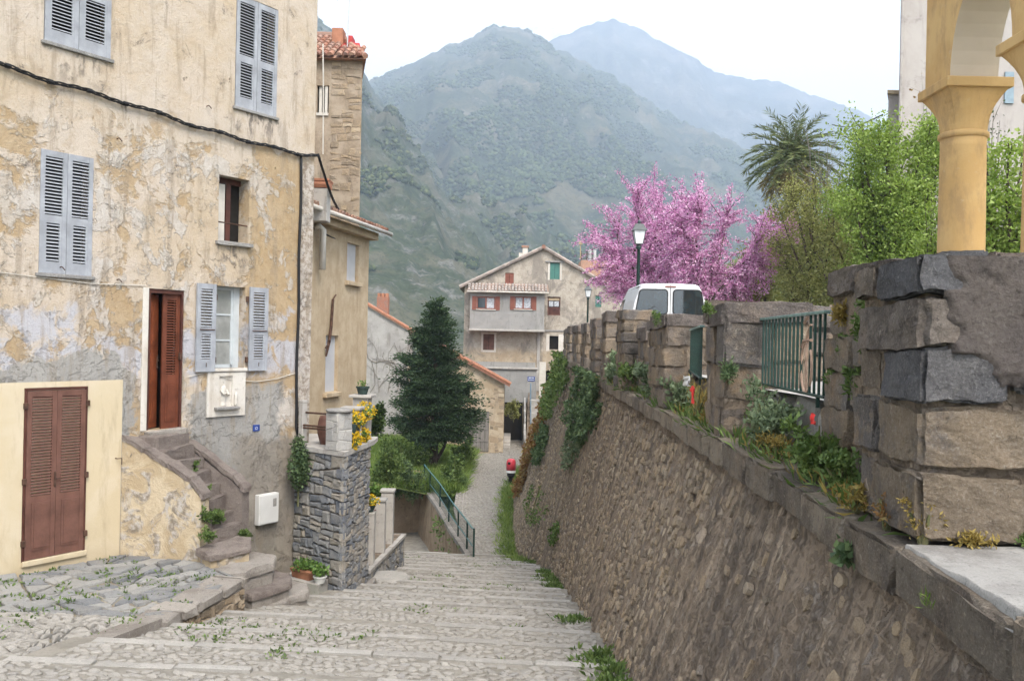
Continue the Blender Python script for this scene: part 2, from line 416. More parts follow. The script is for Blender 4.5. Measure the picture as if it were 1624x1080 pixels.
def mat_mortar():
    t = NT('mortar'); v = t.co()
    n = t.noise(1.1, 8, .7, .1, v); n2 = t.noise(9, 8, .76, .1, v); n3 = t.noise(40, 5, .75, 0, v)
    wv = t.node('ShaderNodeVectorMath', operation='ADD'); t.put(wv.inputs[0], t.co(scale=(1, 1, 1.25))); sc_ = t.node('ShaderNodeVectorMath', operation='SCALE'); t.put(sc_.inputs[0], t.noise(5, 5, .7, 0, v, 1)); sc_.inputs['Scale'].default_value = .16; t.put(wv.inputs[1], sc_.outputs[0])
    cell = t.vor(6.5, wv.outputs[0], 'F1', 'Color'); edge = t.vor(6.5, wv.outputs[0], 'DISTANCE_TO_EDGE', 'Distance')
    cx = t.xyz(cell)[0]
    c = t.ramp(n, [(.3, (0.168, 0.131, 0.100)), (.5, (0.254, 0.197, 0.146)), (.7, (0.336, 0.260, 0.189))])
    stone = t.ramp(cx, [(0, (0.149, 0.123, 0.100)), (.3, (0.248, 0.199, 0.154)), (.6, (0.336, 0.257, 0.182)), (.85, (0.248, 0.216, 0.187)), (1, (0.447, 0.363, 0.276))])
    show = t.math('MULTIPLY', t.ss(edge, .02, .09), t.ss(t.math('ADD', t.math('MULTIPLY', n2, .5), t.math('MULTIPLY', t.noise(2.6, 7, .7, .1, t.co(off=(3, 1, 2))), .6)), .5, .6))
    c = t.mix(t.math('MULTIPLY', show, .8), c, stone)
    st = t.noise(1.9, 7, .68, .1, t.co(scale=(.05, 1.6, .13))); st2 = t.noise(4.5, 7, .7, .1, t.co(scale=(.05, 1.6, .1), off=(5, 5, 5)))
    c = t.mix(t.math('MULTIPLY', t.ss(st, .47, .6), .7), c, (0.118, 0.097, 0.080))
    c = t.mix(t.math('MULTIPLY', t.ss(st2, .53, .64), .6), c, (0.409, 0.328, 0.243))
    c = t.mix(t.math('MULTIPLY', t.ss(n2, .57, .68), .5), c, (0.435, 0.351, 0.264))
    c = t.mix(t.math('MULTIPLY', t.ss(n2, .45, .33), .75), c, (0.068, 0.054, 0.044))
    c = t.mix(t.math('MULTIPLY', t.ss(n3, .46, .36), .5), c, (0.087, 0.070, 0.056))
    hgt = t.math('ADD', t.math('MULTIPLY', show, .6), n2)
    return t.out(c, .95, .1, t.bump(n3, .8, .008, t.bump(hgt, .9, .03)))
M['mortar'] = mat_mortar()
def mat_earth(name, a, b, c2, scale=1.5):
    t = NT(name); n = t.noise(scale, 6, .65, .3); n2 = t.noise(scale*9, 5, .7)
    c = t.mix(t.ss(n, .4, .6), a, b); c = t.mix(t.math('MULTIPLY', t.ss(n2, .5, .7), .6), c, c2)
    return t.out(c, .95, .1, t.bump(n2, .6, .02))
M['earth'] = mat_earth('earth', (.2, .17, .13), (.27, .24, .19), (.12, .14, .05))
M['joint'] = mat_earth('joint', (.2, .183, .158), (.262, .24, .208), (.14, .135, .09), 3)
M['grassground'] = mat_earth('grassground', (.07, .1, .03), (.13, .16, .05), (.16, .14, .08), .8)
M['asphalt'] = mat_earth('asphalt', (.34, .325, .31), (.43, .415, .39), (.28, .27, .25), .9)
M['grass'] = m_leaf('grass', (.07, .12, .025), (.14, .22, .05), (.25, .32, .09), 2.5, .3)
M['weed'] = m_leaf('weed', (.045, .08, .02), (.1, .16, .045), (.19, .26, .085), 5, .3)
M['ivy'] = m_leaf('ivy', (.04, .07, .03), (.085, .135, .06), (.16, .22, .1), 4, .28)
M['sage'] = m_leaf('sage', (.06, .09, .045), (.14, .19, .1), (.24, .29, .17), 5, .25)
M['dryweed'] = m_leaf('dryweed', (.14, .1, .03), (.28, .21, .06), (.4, .31, .1), 5, .3)
M['rustweed'] = m_leaf('rustweed', (.13, .06, .025), (.24, .13, .05), (.3, .24, .09), 2.5, .3)
M['stem'] = m_bark('stem', (.1, .11, .05), (.17, .16, .08), 20)

# ------------------------------------------------------------------ heights and lines of the street
def zstreet(Y):
    return interp(Y, [0, 31, 45, 60, 80], [-1.7, -7.43, -7.35, -6.95, -6.9])
def xe(Y): return interp(Y, [0, 2, 4.2, 7, 11.3, 18.4, 24, 28, 32, 38, 45, 54], [1.5, 1.6, 1.73, 1.86, 1.98, 2.06, 2.15, 2.05, 1.9, 2.1, 2.6, 3.8])   # coping edge
def xb(Y): return interp(Y, [0, 2, 5, 9, 18.5, 25, 28, 30, 32, 36, 45, 54], [1.27, 1.25, 1.2, 1.18, 1.19, 1.08, .85, .5, .22, .12, .15, 1.3])          # wall foot
def zc(Y): return interp(Y, [0, 20, 30, 45, 54], [-.87, -.87, -.65, -.35, -.35])
def zroad(Y): return interp(Y, [0, 20, 50, 70], [-.40, -.42, -1.0, -1.1])
PATH_L = ([30.4, 32.5, 35.5, 40, 46, 52, 58, 66], [-1.2, -1.45, -1.9, -2.4, -2.6, -2.55, -2.5, -2.6])
def xpl(Y): return interp(Y, *PATH_L)

# ground sheet to the horizon
g = MB(); g.quad((-3600, -1500, -14), (3600, -1500, -14), (3600, 4900, -14), (-3600, 4900, -14))
structure('ground', g, M['grassground'])

# ------------------------------------------------------------------ mountains
def mat_hill(name, forest, forest2, dry, rock, s, amount=.5):
    t = NT(name); v = t.co(scale=(s, s, s))
    n = t.noise(6, 10, .66, .1, v); n2 = t.noise(30, 8, .72, .1, v); n3 = t.noise(90, 6, .75, 0, v)
    c = t.mix(t.ss(n2, .4, .6), forest, forest2)
    c = t.mix(t.math('MULTIPLY', t.ss(n, .46, .62), .8), c, dry)
    c = t.mix(t.math('MULTIPLY', t.ss(t.noise(14, 10, .76, .15, v), .56-.1*(amount-.5), .66), .85), c, rock)
    c = t.mix(t.math('MULTIPLY', t.ss(n3, .5, .62), .5), c, tuple(x*.45 for x in forest))
    return t.out(c, 1, 0, t.bump(n2, .8, .02/s))
M['hillA'] = mat_hill('hillA', (.04, .052, .03), (.062, .076, .042), (.125, .115, .08), (.2, .19, .18), 1/230, 1.0)
M['hillB'] = mat_hill('hillB', (.04, .052, .03), (.065, .078, .045), (.16, .14, .09), (.23, .21, .19), 1/800, .5)
M['hillC'] = mat_hill('hillC', (.045, .055, .045), (.075, .085, .07), (.15, .14, .12), (.21, .2, .19), 1/1500, .8)
M['snow'] = mat_hill('snow', (.8, .82, .85), (.85, .86, .88), (.6, .6, .62), (.4, .4, .42), 1/1500, .5)
def mountain(name, ridge, Yr, Y0, z0, mat, n=260, m=120, amp=.12, seed=1, prof=.9, rough=.02, freq=5., crag=0.):
    us = np.linspace(ridge[0][0], ridge[-1][0], n); vs_ = np.interp(us, [p[0] for p in ridge], [p[1] for p in ridge])
    ts = np.concatenate([np.linspace(0, 1, m), np.linspace(1.03, 1.6, 12)])
    P = np.zeros((len(ts), n, 3))
    U, T = np.meshgrid(us, ts)
    dX = (U - 812)/FPX
    Yrr = Yr*(1 + .12*(fbm(us/60., us*0+seed, seed, 3) - .5))
    Y = Y0 + (Yrr[None, :] - Y0)*T
    X = dX * Y * (1 + 0*T)
    zr = np.array([ray(u, v).z for u, v in zip(us, vs_)]) * Yrr
    zr = zr + Yr*rough*(fbm(us/9., us*0, seed+5, 4) - .5)
    H = (zr - z0)
    t1 = np.minimum(T, 1)
    Z = z0 + H[None, :]*t1**prof
    k = freq/Yr
    env = np.sin(np.pi*np.clip(t1, 0, 1))**.7
    rid = fbm(X*k*2.2 + .3*Y*k, Y*k*.8, seed+9, 6, .55, ridged=True) - .55
    Z = Z + H.max()*amp*rid*env
    Z = Z + H.max()*crag*(fbm(X*k*9, Y*k*9, seed+21, 5, .6, ridged=True) - .5)*env
    Z = Z - np.maximum(T - 1, 0)*H[None, :]*1.4
    P[..., 0] = X; P[..., 1] = Y; P[..., 2] = Z
    o = structure(name, gridmesh(name, P), mat); return P, o
RA = [(300, -120), (480, 10), (560, 100), (582, 138), (600, 162), (650, 228), (700, 283), (760, 330), (840, 368), (900, 395), (980, 420), (1100, 450), (1300, 500)]
RB = [(150, 330), (350, 220), (500, 150), (590, 125), (640, 100), (700, 74), (740, 58), (775, 40), (800, 42), (830, 50), (870, 75), (960, 120), (1050, 180), (1130, 215), (1200, 250), (1300, 330), (1400, 400), (1700, 480)]
RC = [(560, 230), (700, 110), (830, 66), (862, 66), (880, 58), (920, 41), (958, 30), (990, 40), (1040, 66), (1080, 86), (1130, 116), (1180, 126), (1230, 130), (1290, 155), (1360, 178), (1420, 214), (1500, 240), (1700, 330), (2000, 420)]
RD = [(700, 120), (800, 52), (835, 42), (865, 44), (900, 52), (1000, 120)]
PA, _ = mountain('near_hillside', RA, 1500, 330, -16, M['hillA'], 300, 170, .16, 3, .95, .012, 5, .035)
PB, _ = mountain('middle_mountain', RB, 2500, 800, -16, M['hillB'], 340, 170, .17, 12, 1.0, .008, 7, .02)
PC, _ = mountain('far_mountain', RC, 3500, 2100, 60, M['hillC'], 300, 90, .12, 25, .9, .006, 9, .012)
mountain('snow_mountain', RD, 4050, 3500, 300, M['snow'], 90, 40, .1, 31, .9, .006, 9, .02)

# woods on the slopes: one mass
def woods(name, P, n, h, mat, seed, trange=(0, 1), dens=None):
    rs = np.random.RandomState(seed); a, b = P.shape[:2]
    hi = int((a - 12) * trange[1]); lo = int((a-12)*trange[0])
    V = []; F = []
    i = rs.randint(lo, hi-1, n*3); j = rs.randint(0, b-1, n*3); fu = rs.rand(n*3, 1); fv = rs.rand(n*3, 1)
    p = P[i, j]*(1-fu)*(1-fv) + P[i+1, j]*fu*(1-fv) + P[i, j+1]*(1-fu)*fv + P[i+1, j+1]*fu*fv
    keep = fbm(p[:, 0]/(h*14), p[:, 2]/(h*10), seed, 4) > .5
    p = p[keep][:n]; n = len(p)
    s = (h*(.45 + .8*rs.rand(n)))[:, None]; w = s*(.5 + .35*rs.rand(n, 1))
    ang = rs.rand(n)*6.28
    rings = []
    for k in range(5):
        t = ang + k*2*np.pi/5
        rings.append(p + np.stack([np.cos(t)*w[:, 0], np.sin(t)*w[:, 0], .35*s[:, 0] + rs.rand(n)*s[:, 0]*.2], 1))
    top = p + np.concatenate([rs.normal(0, .1, (n, 2))*s, s], 1); bot = p - np.array([0, 0, 1.])*s*.1
    V = np.stack(rings + [top, bot], 1).reshape(-1, 3); base = (np.arange(n)*7)[:, None]
    tri = []
    for k in range(5):
        tri.append(np.concatenate([base+k, base+(k+1) % 5, base+5], 1)); tri.append(np.concatenate([base+(k+1) % 5, base+k, base+6], 1))
    return structure(name, npmesh(name, V, np.concatenate(tri)), mat, kind='stuff', label='scrub and woods covering the mountain slope')
def mat_wood(name, a, b, c):
    t = NT(name); r = t.geo('Random Per Island'); return t.out(t.ramp(r, [(.1, a), (.6, b), (.95, c)]), 1, 0)
M['woodA'] = mat_wood('woodA', (.028, .042, .02), (.055, .07, .03), (.12, .135, .055))
M['woodB'] = mat_wood('woodB', (.035, .05, .025), (.06, .08, .035), (.1, .12, .05))
woods('hillside_woods', PA, 70000, 3.3, M['woodA'], 41)
woods('mountain_woods', PB, 60000, 6.0, M['woodB'], 42, (.05, .97))

# ------------------------------------------------------------------ stepped street
STEP0, STEPL, NSTEP = 4.35, 1.35, 20
def yedge(i, X): return STEP0 + STEPL*i - .10*(X + 1.2)
KERB = [(6.0, -5.2), (9.1, -4.64), (11.1, -4.3), (13.3, -3.93), (15.0, -3.4), (16.6, -2.98), (18.5, -2.88), (24.5, -2.83), (26.5, -3.6), (30, -4.2), (32, -4.4)]
def xl(Y): return interp(Y, [k[0] for k in KERB], [k[1] for k in KERB])
def zstep(X, Y):
    """stepped surface: each tread falls a little and ends in a low riser"""
    t = (Y - STEP0 + .10*(X + 1.2))/STEPL; i = math.floor(t); fr = t - i
    zi = zstreet(STEP0 + STEPL*i)
    if Y > 30.5: return zstreet(Y)
    return zi - .10*fr
rs_ = random.Random(3)
st = MB()
for i in range(-3, NSTEP):
    for k in range(14):
        def px_(kk, ii, end):
            Ym = STEP0 + STEPL*(ii + end)
            a, b = (xl(Ym) - .25 if Ym > 8 else -7.0), xb(Ym) + .3
            X = a + (b - a)*kk/14; return X
        X0a, X1a = px_(k, i, 0), px_(k+1, i, 0); X0b, X1b = px_(k, i, 1), px_(k+1, i, 1)
        z0 = zstreet(STEP0 + STEPL*i); z1 = z0 - .10; z2 = zstreet(STEP0 + STEPL*(i+1))
        y = yedge
        st.quad((X0a, y(i, X0a), z0-.02), (X1a, y(i, X1a), z0-.02), (X1b, y(i+1, X1b), z1-.02), (X0b, y(i+1, X0b), z1-.02))
        st.quad((X0b, y(i+1, X0b), z1-.02), (X1b, y(i+1, X1b), z1-.02), (X1b, y(i+1, X1b), z2-.02), (X0b, y(i+1, X0b), z2-.02))
stairway = structure('stairway', st, M['joint'])
# pale kerb stones along each step edge
for i in range(1, NSTEP+1):
    Ym = STEP0 + STEPL*i; z1 = zstreet(Ym - STEPL) - .10
    X = (xl(Ym) if Ym > 8 else -6.5) + .02; Xend = xb(Ym) - .05
    while X < Xend - .2:
        L = min(rs_.uniform(.7, 1.6), Xend - X)
        if Xend - X - L < .35: L = Xend - X
        if rs_.random() < .86:
            a, b = X + .012, X + L - .012; w = rs_.uniform(.10, .16); dz = rs_.uniform(-.02, .014); dy = rs_.uniform(-.02, .02)
            ya, yb = yedge(i, a) + dy, yedge(i, b) + dy + rs_.uniform(-.02, .02)
            hh = .1; c_ = .012
            zt = z1 + .012 + dz; zt2 = zt + rs_.uniform(-.008, .008)
            vs8 = [(a, ya-w, z1-.08), (b, yb-w, z1-.08), (b, yb, z1-.1), (a, ya, z1-.1),
                   (a, ya-w, zt-.004), (b, yb-w, zt2-.004), (b, yb+.006, zt2-c_*1.5), (a, ya+.006, zt-c_*1.5), (a+.01, ya-w+c_, zt), (b-.01, yb-w+c_, zt2), (b-.01, yb-c_, zt2), (a+.01, ya-c_, zt)]
            fs8 = [(0,3,2,1), (0,1,5,4), (1,2,6,5), (2,3,7,6), (3,0,4,7), (4,5,9,8), (5,6,10,9), (6,7,11,10), (7,4,8,11), (8,9,10,11)]
            mkstone('kerb_stone', (vs8, fs8), M['kerbstone'], stairway)
        X += L
# cobbles between the kerb stones
def cobble(X, Y, z, r, h, rnd, sq=.7, n=6, th=None):
    vs = []; th = rnd.random()*3.14 if th is None else th; ca, sa = math.cos(th), math.sin(th)
    ph = rnd.random()*6; tx, ty = rnd.gauss(0, .12), rnd.gauss(0, .12)
    for ring, (k, zz) in enumerate(((1.0, -.03), (.94, h*.55), (.6, h))):
        for j in range(n):
            a = ph + 2*math.pi*j/n; rr = r*k*(1 + .18*math.sin(2.3*j + ph*3))
            x, y = rr*math.cos(a), rr*sq*math.sin(a); x, y = x*ca - y*sa, x*sa + y*ca
            vs.append((X + x, Y + y, z + zz + (x*tx + y*ty if ring else 0)))
    fs = []
    for q in range(2):
        for j in range(n): fs.append((q*n+j, q*n+(j+1) % n, (q+1)*n+(j+1) % n, (q+1)*n+j))
    fs.append(tuple(range(2*n, 3*n))); return vs, fs
rc = random.Random(5); big = MB(); nsep = 0
Y = 6.6
while Y < 30.6:
    dy = .085 if Y < 14 else .115
    X = (xl(Y) if Y > 8.6 else -6.2) + rc.uniform(0, .1)
    if Y < 8: X = max(X, -5.2)
    while X < xb(Y) - .03:
        r = dy*rc.uniform(.46, .66)
        x, y = X, Y + rc.uniform(-.045, .045)
        t = (y - STEP0 + .10*(x + 1.2))/STEPL; fr = t - math.floor(t)
        if fr < .86 and rc.random() < .95:
            z = zstep(x, y) - .02
            s_ = cobble(x, y, z, r*1.15, rc.uniform(.01, .026), rc, rc.uniform(.62, .85), 6, rc.gauss(0, .3))
            if nsep < 300 and 8.9 < Y < 9.75 and -4.0 < x < 1.1:
                mkstone('cobblestone', s_, M['cobble'], stairway); nsep += 1
            else: big.add(*s_)
        X += r*rc.uniform(2.1, 2.5)
    Y += dy
o = part('cobblestones', big, M['cobble'], stairway); o['kind'] = 'stuff'

# landing and level path beyond the steps
pt = MB(); Ys = np.linspace(30.2, 66, 40)
P = np.zeros((len(Ys), 9, 3))
for a, Y in enumerate(Ys):
    x0, x1 = (xpl(Y) if Y > 30.4 else -4.3), max(xb(Y), .15) + .35
    if Y > 56: x1 = 3.5
    for b in range(9):
        x = x0 + (x1 - x0)*b/8; P[a, b] = (x, Y, zstreet(Y) - .012 + .03*math.sin(x*2 + Y*.7))
path = structure('path', gridmesh('path', P), M['joint'])
pb = MB(); Y = 30.6
while Y < 62:
    X = xpl(Y) + .05 if Y > 31.5 else -1.3
    while X < max(xb(Y), .1) + (.1 if Y < 52 else 1.2):
        r = rc.uniform(.055, .085)
        pb.add(*cobble(X, Y + rc.uniform(-.04, .04), zstreet(Y) - .02 + .03*math.sin(X*2 + Y*.7), r, rc.uniform(.02, .04), rc, .8, 5)); X += r*2.2
    Y += .16
o = part('cobblestones', pb, M['cobble'], path); o['kind'] = 'stuff'
# lower lane that drops away to the left under the railing
ll = MB(); ll.quad((-12, 31, -10), (-1.2, 31, -9.2), (-2.2, 48, -9.6), (-12, 48, -10)); ll.quad((-4.6, 30.6, -7.45), (-1.25, 30.6, -7.45), (-1.25, 31.2, -9.6), (-4.6, 31.2, -9.6))
structure('lower_lane', ll, M['joint'])

# ------------------------------------------------------------------ upper road, hillside on the right, garden on the left
Ys = np.linspace(4.97, 72, 60); P = np.zeros((60, 14, 3))
for a, Y in enumerate(Ys):
    for b in range(14):
        x = lerp(xe(Y) + .45, 9.5 + .02*Y, b/13); P[a, b] = (x, Y, zroad(Y) + .02*math.sin(x*3 + Y))
structure('upper_road', gridmesh('upper_road', P), M['asphalt'])
Xs = np.linspace(8.5, 120, 50); Ys = np.linspace(2, 170, 60)
XX, YY = np.meshgrid(Xs, Ys)
ZZ = -1.2 + 13*np.clip((XX - 9)/38, 0, 1)**1.1*np.clip((YY)/60, .15, 1.6) + 1.2*(fbm(XX/6, YY/6, 4, 3) - .5)*np.clip((XX-9)/4, 0, 1)
structure('right_hillside', gridmesh('right_hillside', np.stack([XX, YY, ZZ], -1)), M['grassground'])
Xs = np.linspace(0, 1, 26); Ys = np.linspace(43, 70, 50); P = np.zeros((50, 26, 3))
for a, Y in enumerate(Ys):
    x1 = xpl(Y) - .02 if Y > 45 else interp(Y, [31, 36, 41, 45], [-5.2, -4.2, -3.2, xpl(45)]) ; 
    for b in range(26):
        x = lerp(x1, -22, (b/25)**1.5); P[a, b] = (x, Y, zstreet(Y) - .03 + .5*smooth(0, 4, x1 - x))
structure('garden', gridmesh('garden', P), M['grassground'])
# terrain behind the left houses
lt = MB(); lt.quad((-60, 17, -4.6), (-4.4, 18.3, -4.6), (-5, 31, -5.2), (-60, 31, -5.2)); lt.quad((-60, 31, -5.2), (-5.1, 31, -5.2), (-5.2, 31.2, -7.6), (-60, 31.2, -7.6))
structure('left_terrain', lt, M['earth'])
# ------------------------------------------------------------------ battered retaining wall on the right
def wallpt(Y, t, h=0.0):
    def S(Y, t):
        zt = zc(Y) - .16; zb_ = zstreet(Y) - .15
        x = lerp(xe(Y) + .07, xb(Y), t**1.08)
        return Vector((x, Y, lerp(zt, zb_, t)))
    p = S(Y, t)
    e1 = S(Y + .4, t) - S(Y - .4, t); e2 = S(Y, min(1, t + .03)) - S(Y, max(0, t - .03))
    n = e2.cross(e1).normalized()
    if n.x > 0: n = -n
    return p, n
def wsurf(Y, d, h=0.0):               # d = metres down the face
    H = abs(zstreet(Y) - zc(Y)); t = min(1.0, max(0, d / H)); p, n = wallpt(Y, t); return p + n*h
WB = at(1000, 900, 9); WB = (1.5, 6.0, zstreet(6))
rwall = thing('retaining_wall', 'tall sloping rubble retaining wall beside the cobbled steps', 'wall', (1.2, 12, zstreet(12)))
Ys = np.concatenate([np.linspace(1.5, 9, 240), np.linspace(9.06, 20, 150), np.linspace(20.2, 54, 110)]); nt = 110
P = np.zeros((len(Ys), nt, 3))
YG, DG = np.meshgrid(Ys, np.linspace(0, 1, nt), indexing='ij'); HG = np.array([abs(zstreet(y) - zc(y)) for y in Ys])[:, None]*DG
KK = .06*(fbm(YG*1.3, HG*1.3, 6, 5, .55) - .5) + .075*(fbm(YG*2.6, HG*.4, 61, 4) - .5) + .05*(fbm(YG*8, HG*6, 8, 4, .6, ridged=True) - .6)
for a, Y in enumerate(Ys):
    p0, n0 = wallpt(Y, 0); p1, n1 = wallpt(Y, .5); p2, n2 = wallpt(Y, 1)
    for b in range(nt):
        t = b/(nt-1); zt, zb_ = zc(Y) - .16, zstreet(Y) - .15
        P[a, b] = (lerp(xe(Y) + .07, xb(Y), t**1.08), Y, lerp(zt, zb_, t)); P[a, b] += np.array(n1)*(KK[a, b] - .012)
part('mortar_face', gridmesh('mortar_face', P[:, ::-1]), M['mortar'], rwall)
rw = random.Random(21); wst = MB(); nsep = 0; Y = 2.2; allst = []
d = .16
rows = []
while d < 7.4:
    rows.append((d, rw.uniform(.08, .15))); d += rows[-1][1] + .006
for d0, h in rows:
    Y = 2.2 + rw.uniform(0, .3)
    while Y < 52:
        L = rw.uniform(.06, .2) * (1 if Y < 18 else 1.3); H = abs(zstreet(Y) - zc(Y))
        if d0 + h < H + .1:
            near = Y < 8.5
            if rw.random() > (.86 if near else .34):
                wob = rw.gauss(0, .03)
                c0 = rw.uniform(-.02, .02); c1 = rw.uniform(-.02, .02); hh = h*rw.uniform(.6, 1.25)
                a0, a1 = Y, Y + L - rw.uniform(.012, .03); b0, b1 = d0 + wob, d0 + wob + hh
                cx, cy = (a0+a1)/2, (b0+b1)/2; rx, ry = (a1-a0)/2, (b1-b0)/2
                ph = rw.random()*6; poly = []
                for j in range(6):
                    an = ph + j*2*math.pi/6; k = 1/max(abs(math.cos(an)), abs(math.sin(an)))**.75*rw.uniform(.7, 1.05)
                    poly.append((cx + rx*k*math.cos(an), cy + ry*k*math.sin(an)))
                if area(poly) < 0: poly = poly[::-1]
                s_ = polystone(poly, wsurf, rw, gap=.002, proud=(.005 if near else .009), deep=.04, jit=.004, inset=.018, nsub=1)
                if s_: allst.append((Y, s_))
        Y += L
vis = [(Y, s_) for Y, s_ in allst if 5.2 < Y < 13]
rw.shuffle(vis); sep = set(id(s_) for Y, s_ in vis[:300])
for Y, s_ in allst:
    if id(s_) in sep: mkstone('stone', s_, M['rubble'], rwall)
    else: wst.add(*s_)
o = part('stones', wst, M['rubble'], rwall); o['kind'] = 'stuff'

# rough block: a cube cage with worn edges
def rock(x0, x1, y0, y1, z0, z1, rnd, wear=.03, jit=.008, n=3, rough=0.0):
    vs = []; idx = {}; c = Vector(((x0+x1)/2, (y0+y1)/2, (z0+z1)/2)); hx, hy, hz = (x1-x0)/2, (y1-y0)/2, (z1-z0)/2
    if n == 3: U = [-1, -.72, .72, 1]
    elif n == 4: U = [-1, -.8, 0, .8, 1]
    else: U = [-1, -.9] + [lerp(-.9, .9, k/(n-2)) for k in range(1, n-2)] + [.9, 1]
    so = Vector((rnd.random()*50, rnd.random()*50, rnd.random()*50))
    tl = [rnd.gauss(0, .03) for _ in range(4)]
    def g(i, j, k):
        if (i, j, k) in idx: return idx[(i, j, k)]
        p = [U[i]*hx, U[j]*hy, U[k]*hz]
        p[2] += tl[0]*p[0] + tl[1]*p[1]; p[1] += tl[2]*p[0]
        ext = sum(1 for q in (i, j, k) if q in (0, n))
        w = Vector(p) + so
        if ext >= 2:
            e = 1.0 + 1.2*(mnoise.noise(w*6) if rough else rnd.uniform(-.4, .4))
            for a_, (q, h_) in enumerate(zip((i, j, k), (hx, hy, hz))):
                if q in (0, n): p[a_] -= math.copysign(min(max(.1, e)*wear*(1.0 if ext == 2 else 1.5), h_*.4), p[a_])
        if rough:
            nn = mnoise.noise_vector(w*4)*rough + mnoise.noise_vector(w*13)*rough*.55 + mnoise.noise_vector(w*30)*rough*.25; p = [p[0]+nn.x, p[1]+nn.y, p[2]+nn.z]
        else: p = [q + rnd.gauss(0, jit) for q in p]
        idx[(i, j, k)] = len(vs); vs.append(c + Vector(p)); return idx[(i, j, k)]
    fs = []
    for a in range(n):
        for b in range(n):
            for k in (0, n):
                f1 = (g(a, b, k), g(a+1, b, k), g(a+1, b+1, k), g(a, b+1, k)); fs.append(f1 if k else f1[::-1])
                f2 = (g(a, k, b), g(a, k, b+1), g(a+1, k, b+1), g(a+1, k, b)); fs.append(f2 if k else f2[::-1])
                f3 = (g(k, a, b), g(k, a+1, b), g(k, a+1, b+1), g(k, a, b+1)); fs.append(f3 if k else f3[::-1])
    return vs, fs
def shear(st, fx):                      # shift x by fx(Y) so masonry follows the line of the wall
    return [Vector((p[0] + fx(p[1]), p[1], p[2])) for p in st[0]], st[1]
M['tanblock'] = m_stone('tanblock', [(0, (.19, .15, .11)), (1, (.22, .175, .13))], scale=4, bump=1., bdist=.02, streak=.6, mottle=(.26, .2, .14), light=(.4, .36, .3), rust=(.3, .2, .115), dark=(.1, .095, .1))
M['slateblock'] = m_stone('slateblock', [(0, (.115, .113, .12)), (1, (.135, .132, .138))], scale=5, bump=1., bdist=.02, streak=.4, mottle=(.17, .16, .155), light=(.36, .35, .34), dark=(.07, .067, .07))
M['copestone'] = m_stone('copestone', [(0, (0.171, 0.146, 0.120)), (.5, (0.228, 0.192, 0.152)), (1, (0.285, 0.239, 0.184))], scale=5, bump=1., bdist=.02, streak=.5, mottle=(0.274, 0.208, 0.147), light=(0.456, 0.390, 0.313), dark=(0.103, 0.085, 0.072))
# coping stones
rcp = random.Random(8); Y = 4.06
while Y < 46:
    L = rcp.uniform(.55, 1.15); z = zc(Y + L/2)
    s_ = rock(-.02, .42, Y + .008, Y + L - .008, z - .2 - rcp.uniform(0, .03), z + rcp.uniform(-.02, .015), rcp, .032, .008, 9 if Y < 12 else 4, .018)
    mkstone('coping_stone', shear(s_, lambda y: xe(y)), M['copestone'], rwall); Y += L
# the ledge widens towards the camera: coping carries on, with a paler top layer added over the same stone
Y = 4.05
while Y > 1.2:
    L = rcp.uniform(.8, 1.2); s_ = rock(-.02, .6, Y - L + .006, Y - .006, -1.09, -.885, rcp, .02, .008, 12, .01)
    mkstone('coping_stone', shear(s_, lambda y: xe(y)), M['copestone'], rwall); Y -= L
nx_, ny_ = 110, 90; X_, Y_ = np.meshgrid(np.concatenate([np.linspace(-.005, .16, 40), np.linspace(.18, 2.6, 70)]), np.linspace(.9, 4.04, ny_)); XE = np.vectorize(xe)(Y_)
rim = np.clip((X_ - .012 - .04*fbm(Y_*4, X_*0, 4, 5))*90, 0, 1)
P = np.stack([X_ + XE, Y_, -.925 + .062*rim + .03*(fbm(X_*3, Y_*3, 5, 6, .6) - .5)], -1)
part('ledge_pale_top', gridmesh('ledge_pale_top', P), M['paleslab'], rwall)
bf = MB()
Ys = np.linspace(1.0, 54, 80)
for a in range(79):
    Y, Y2 = Ys[a], Ys[a+1]
    bf.quad((xe(Y)+.38, Y, zc(Y)-.03), (xe(Y)+1.4, Y, zc(Y)-.01), (xe(Y2)+1.4, Y2, zc(Y2)-.01), (xe(Y2)+.38, Y2, zc(Y2)-.03))
part('ledge_fill', bf, M['earth'], rwall)
# low base course that carries the piers and railings
Y = 4.95
while Y < 46:
    L = rcp.uniform(.45, .9); s_ = rock(.48, .95, Y, Y + L - .015, zc(Y) - .1, zroad(Y) - .02 + rcp.uniform(-.03, .02), rcp, .03, .012)
    mkstone('base_block', shear(s_, lambda y: xe(y)), M['kerbstone' if 6 < Y < 8.6 else 'block'], rwall); Y += L

M['darkrender'] = m_stone('darkrender', [(0, (.095, .08, .075)), (1, (.105, .09, .085))], scale=3.5, bump=1., bdist=.02, streak=.6, mottle=(.145, .122, .107), light=(.2, .18, .165), dark=(.045, .038, .038))
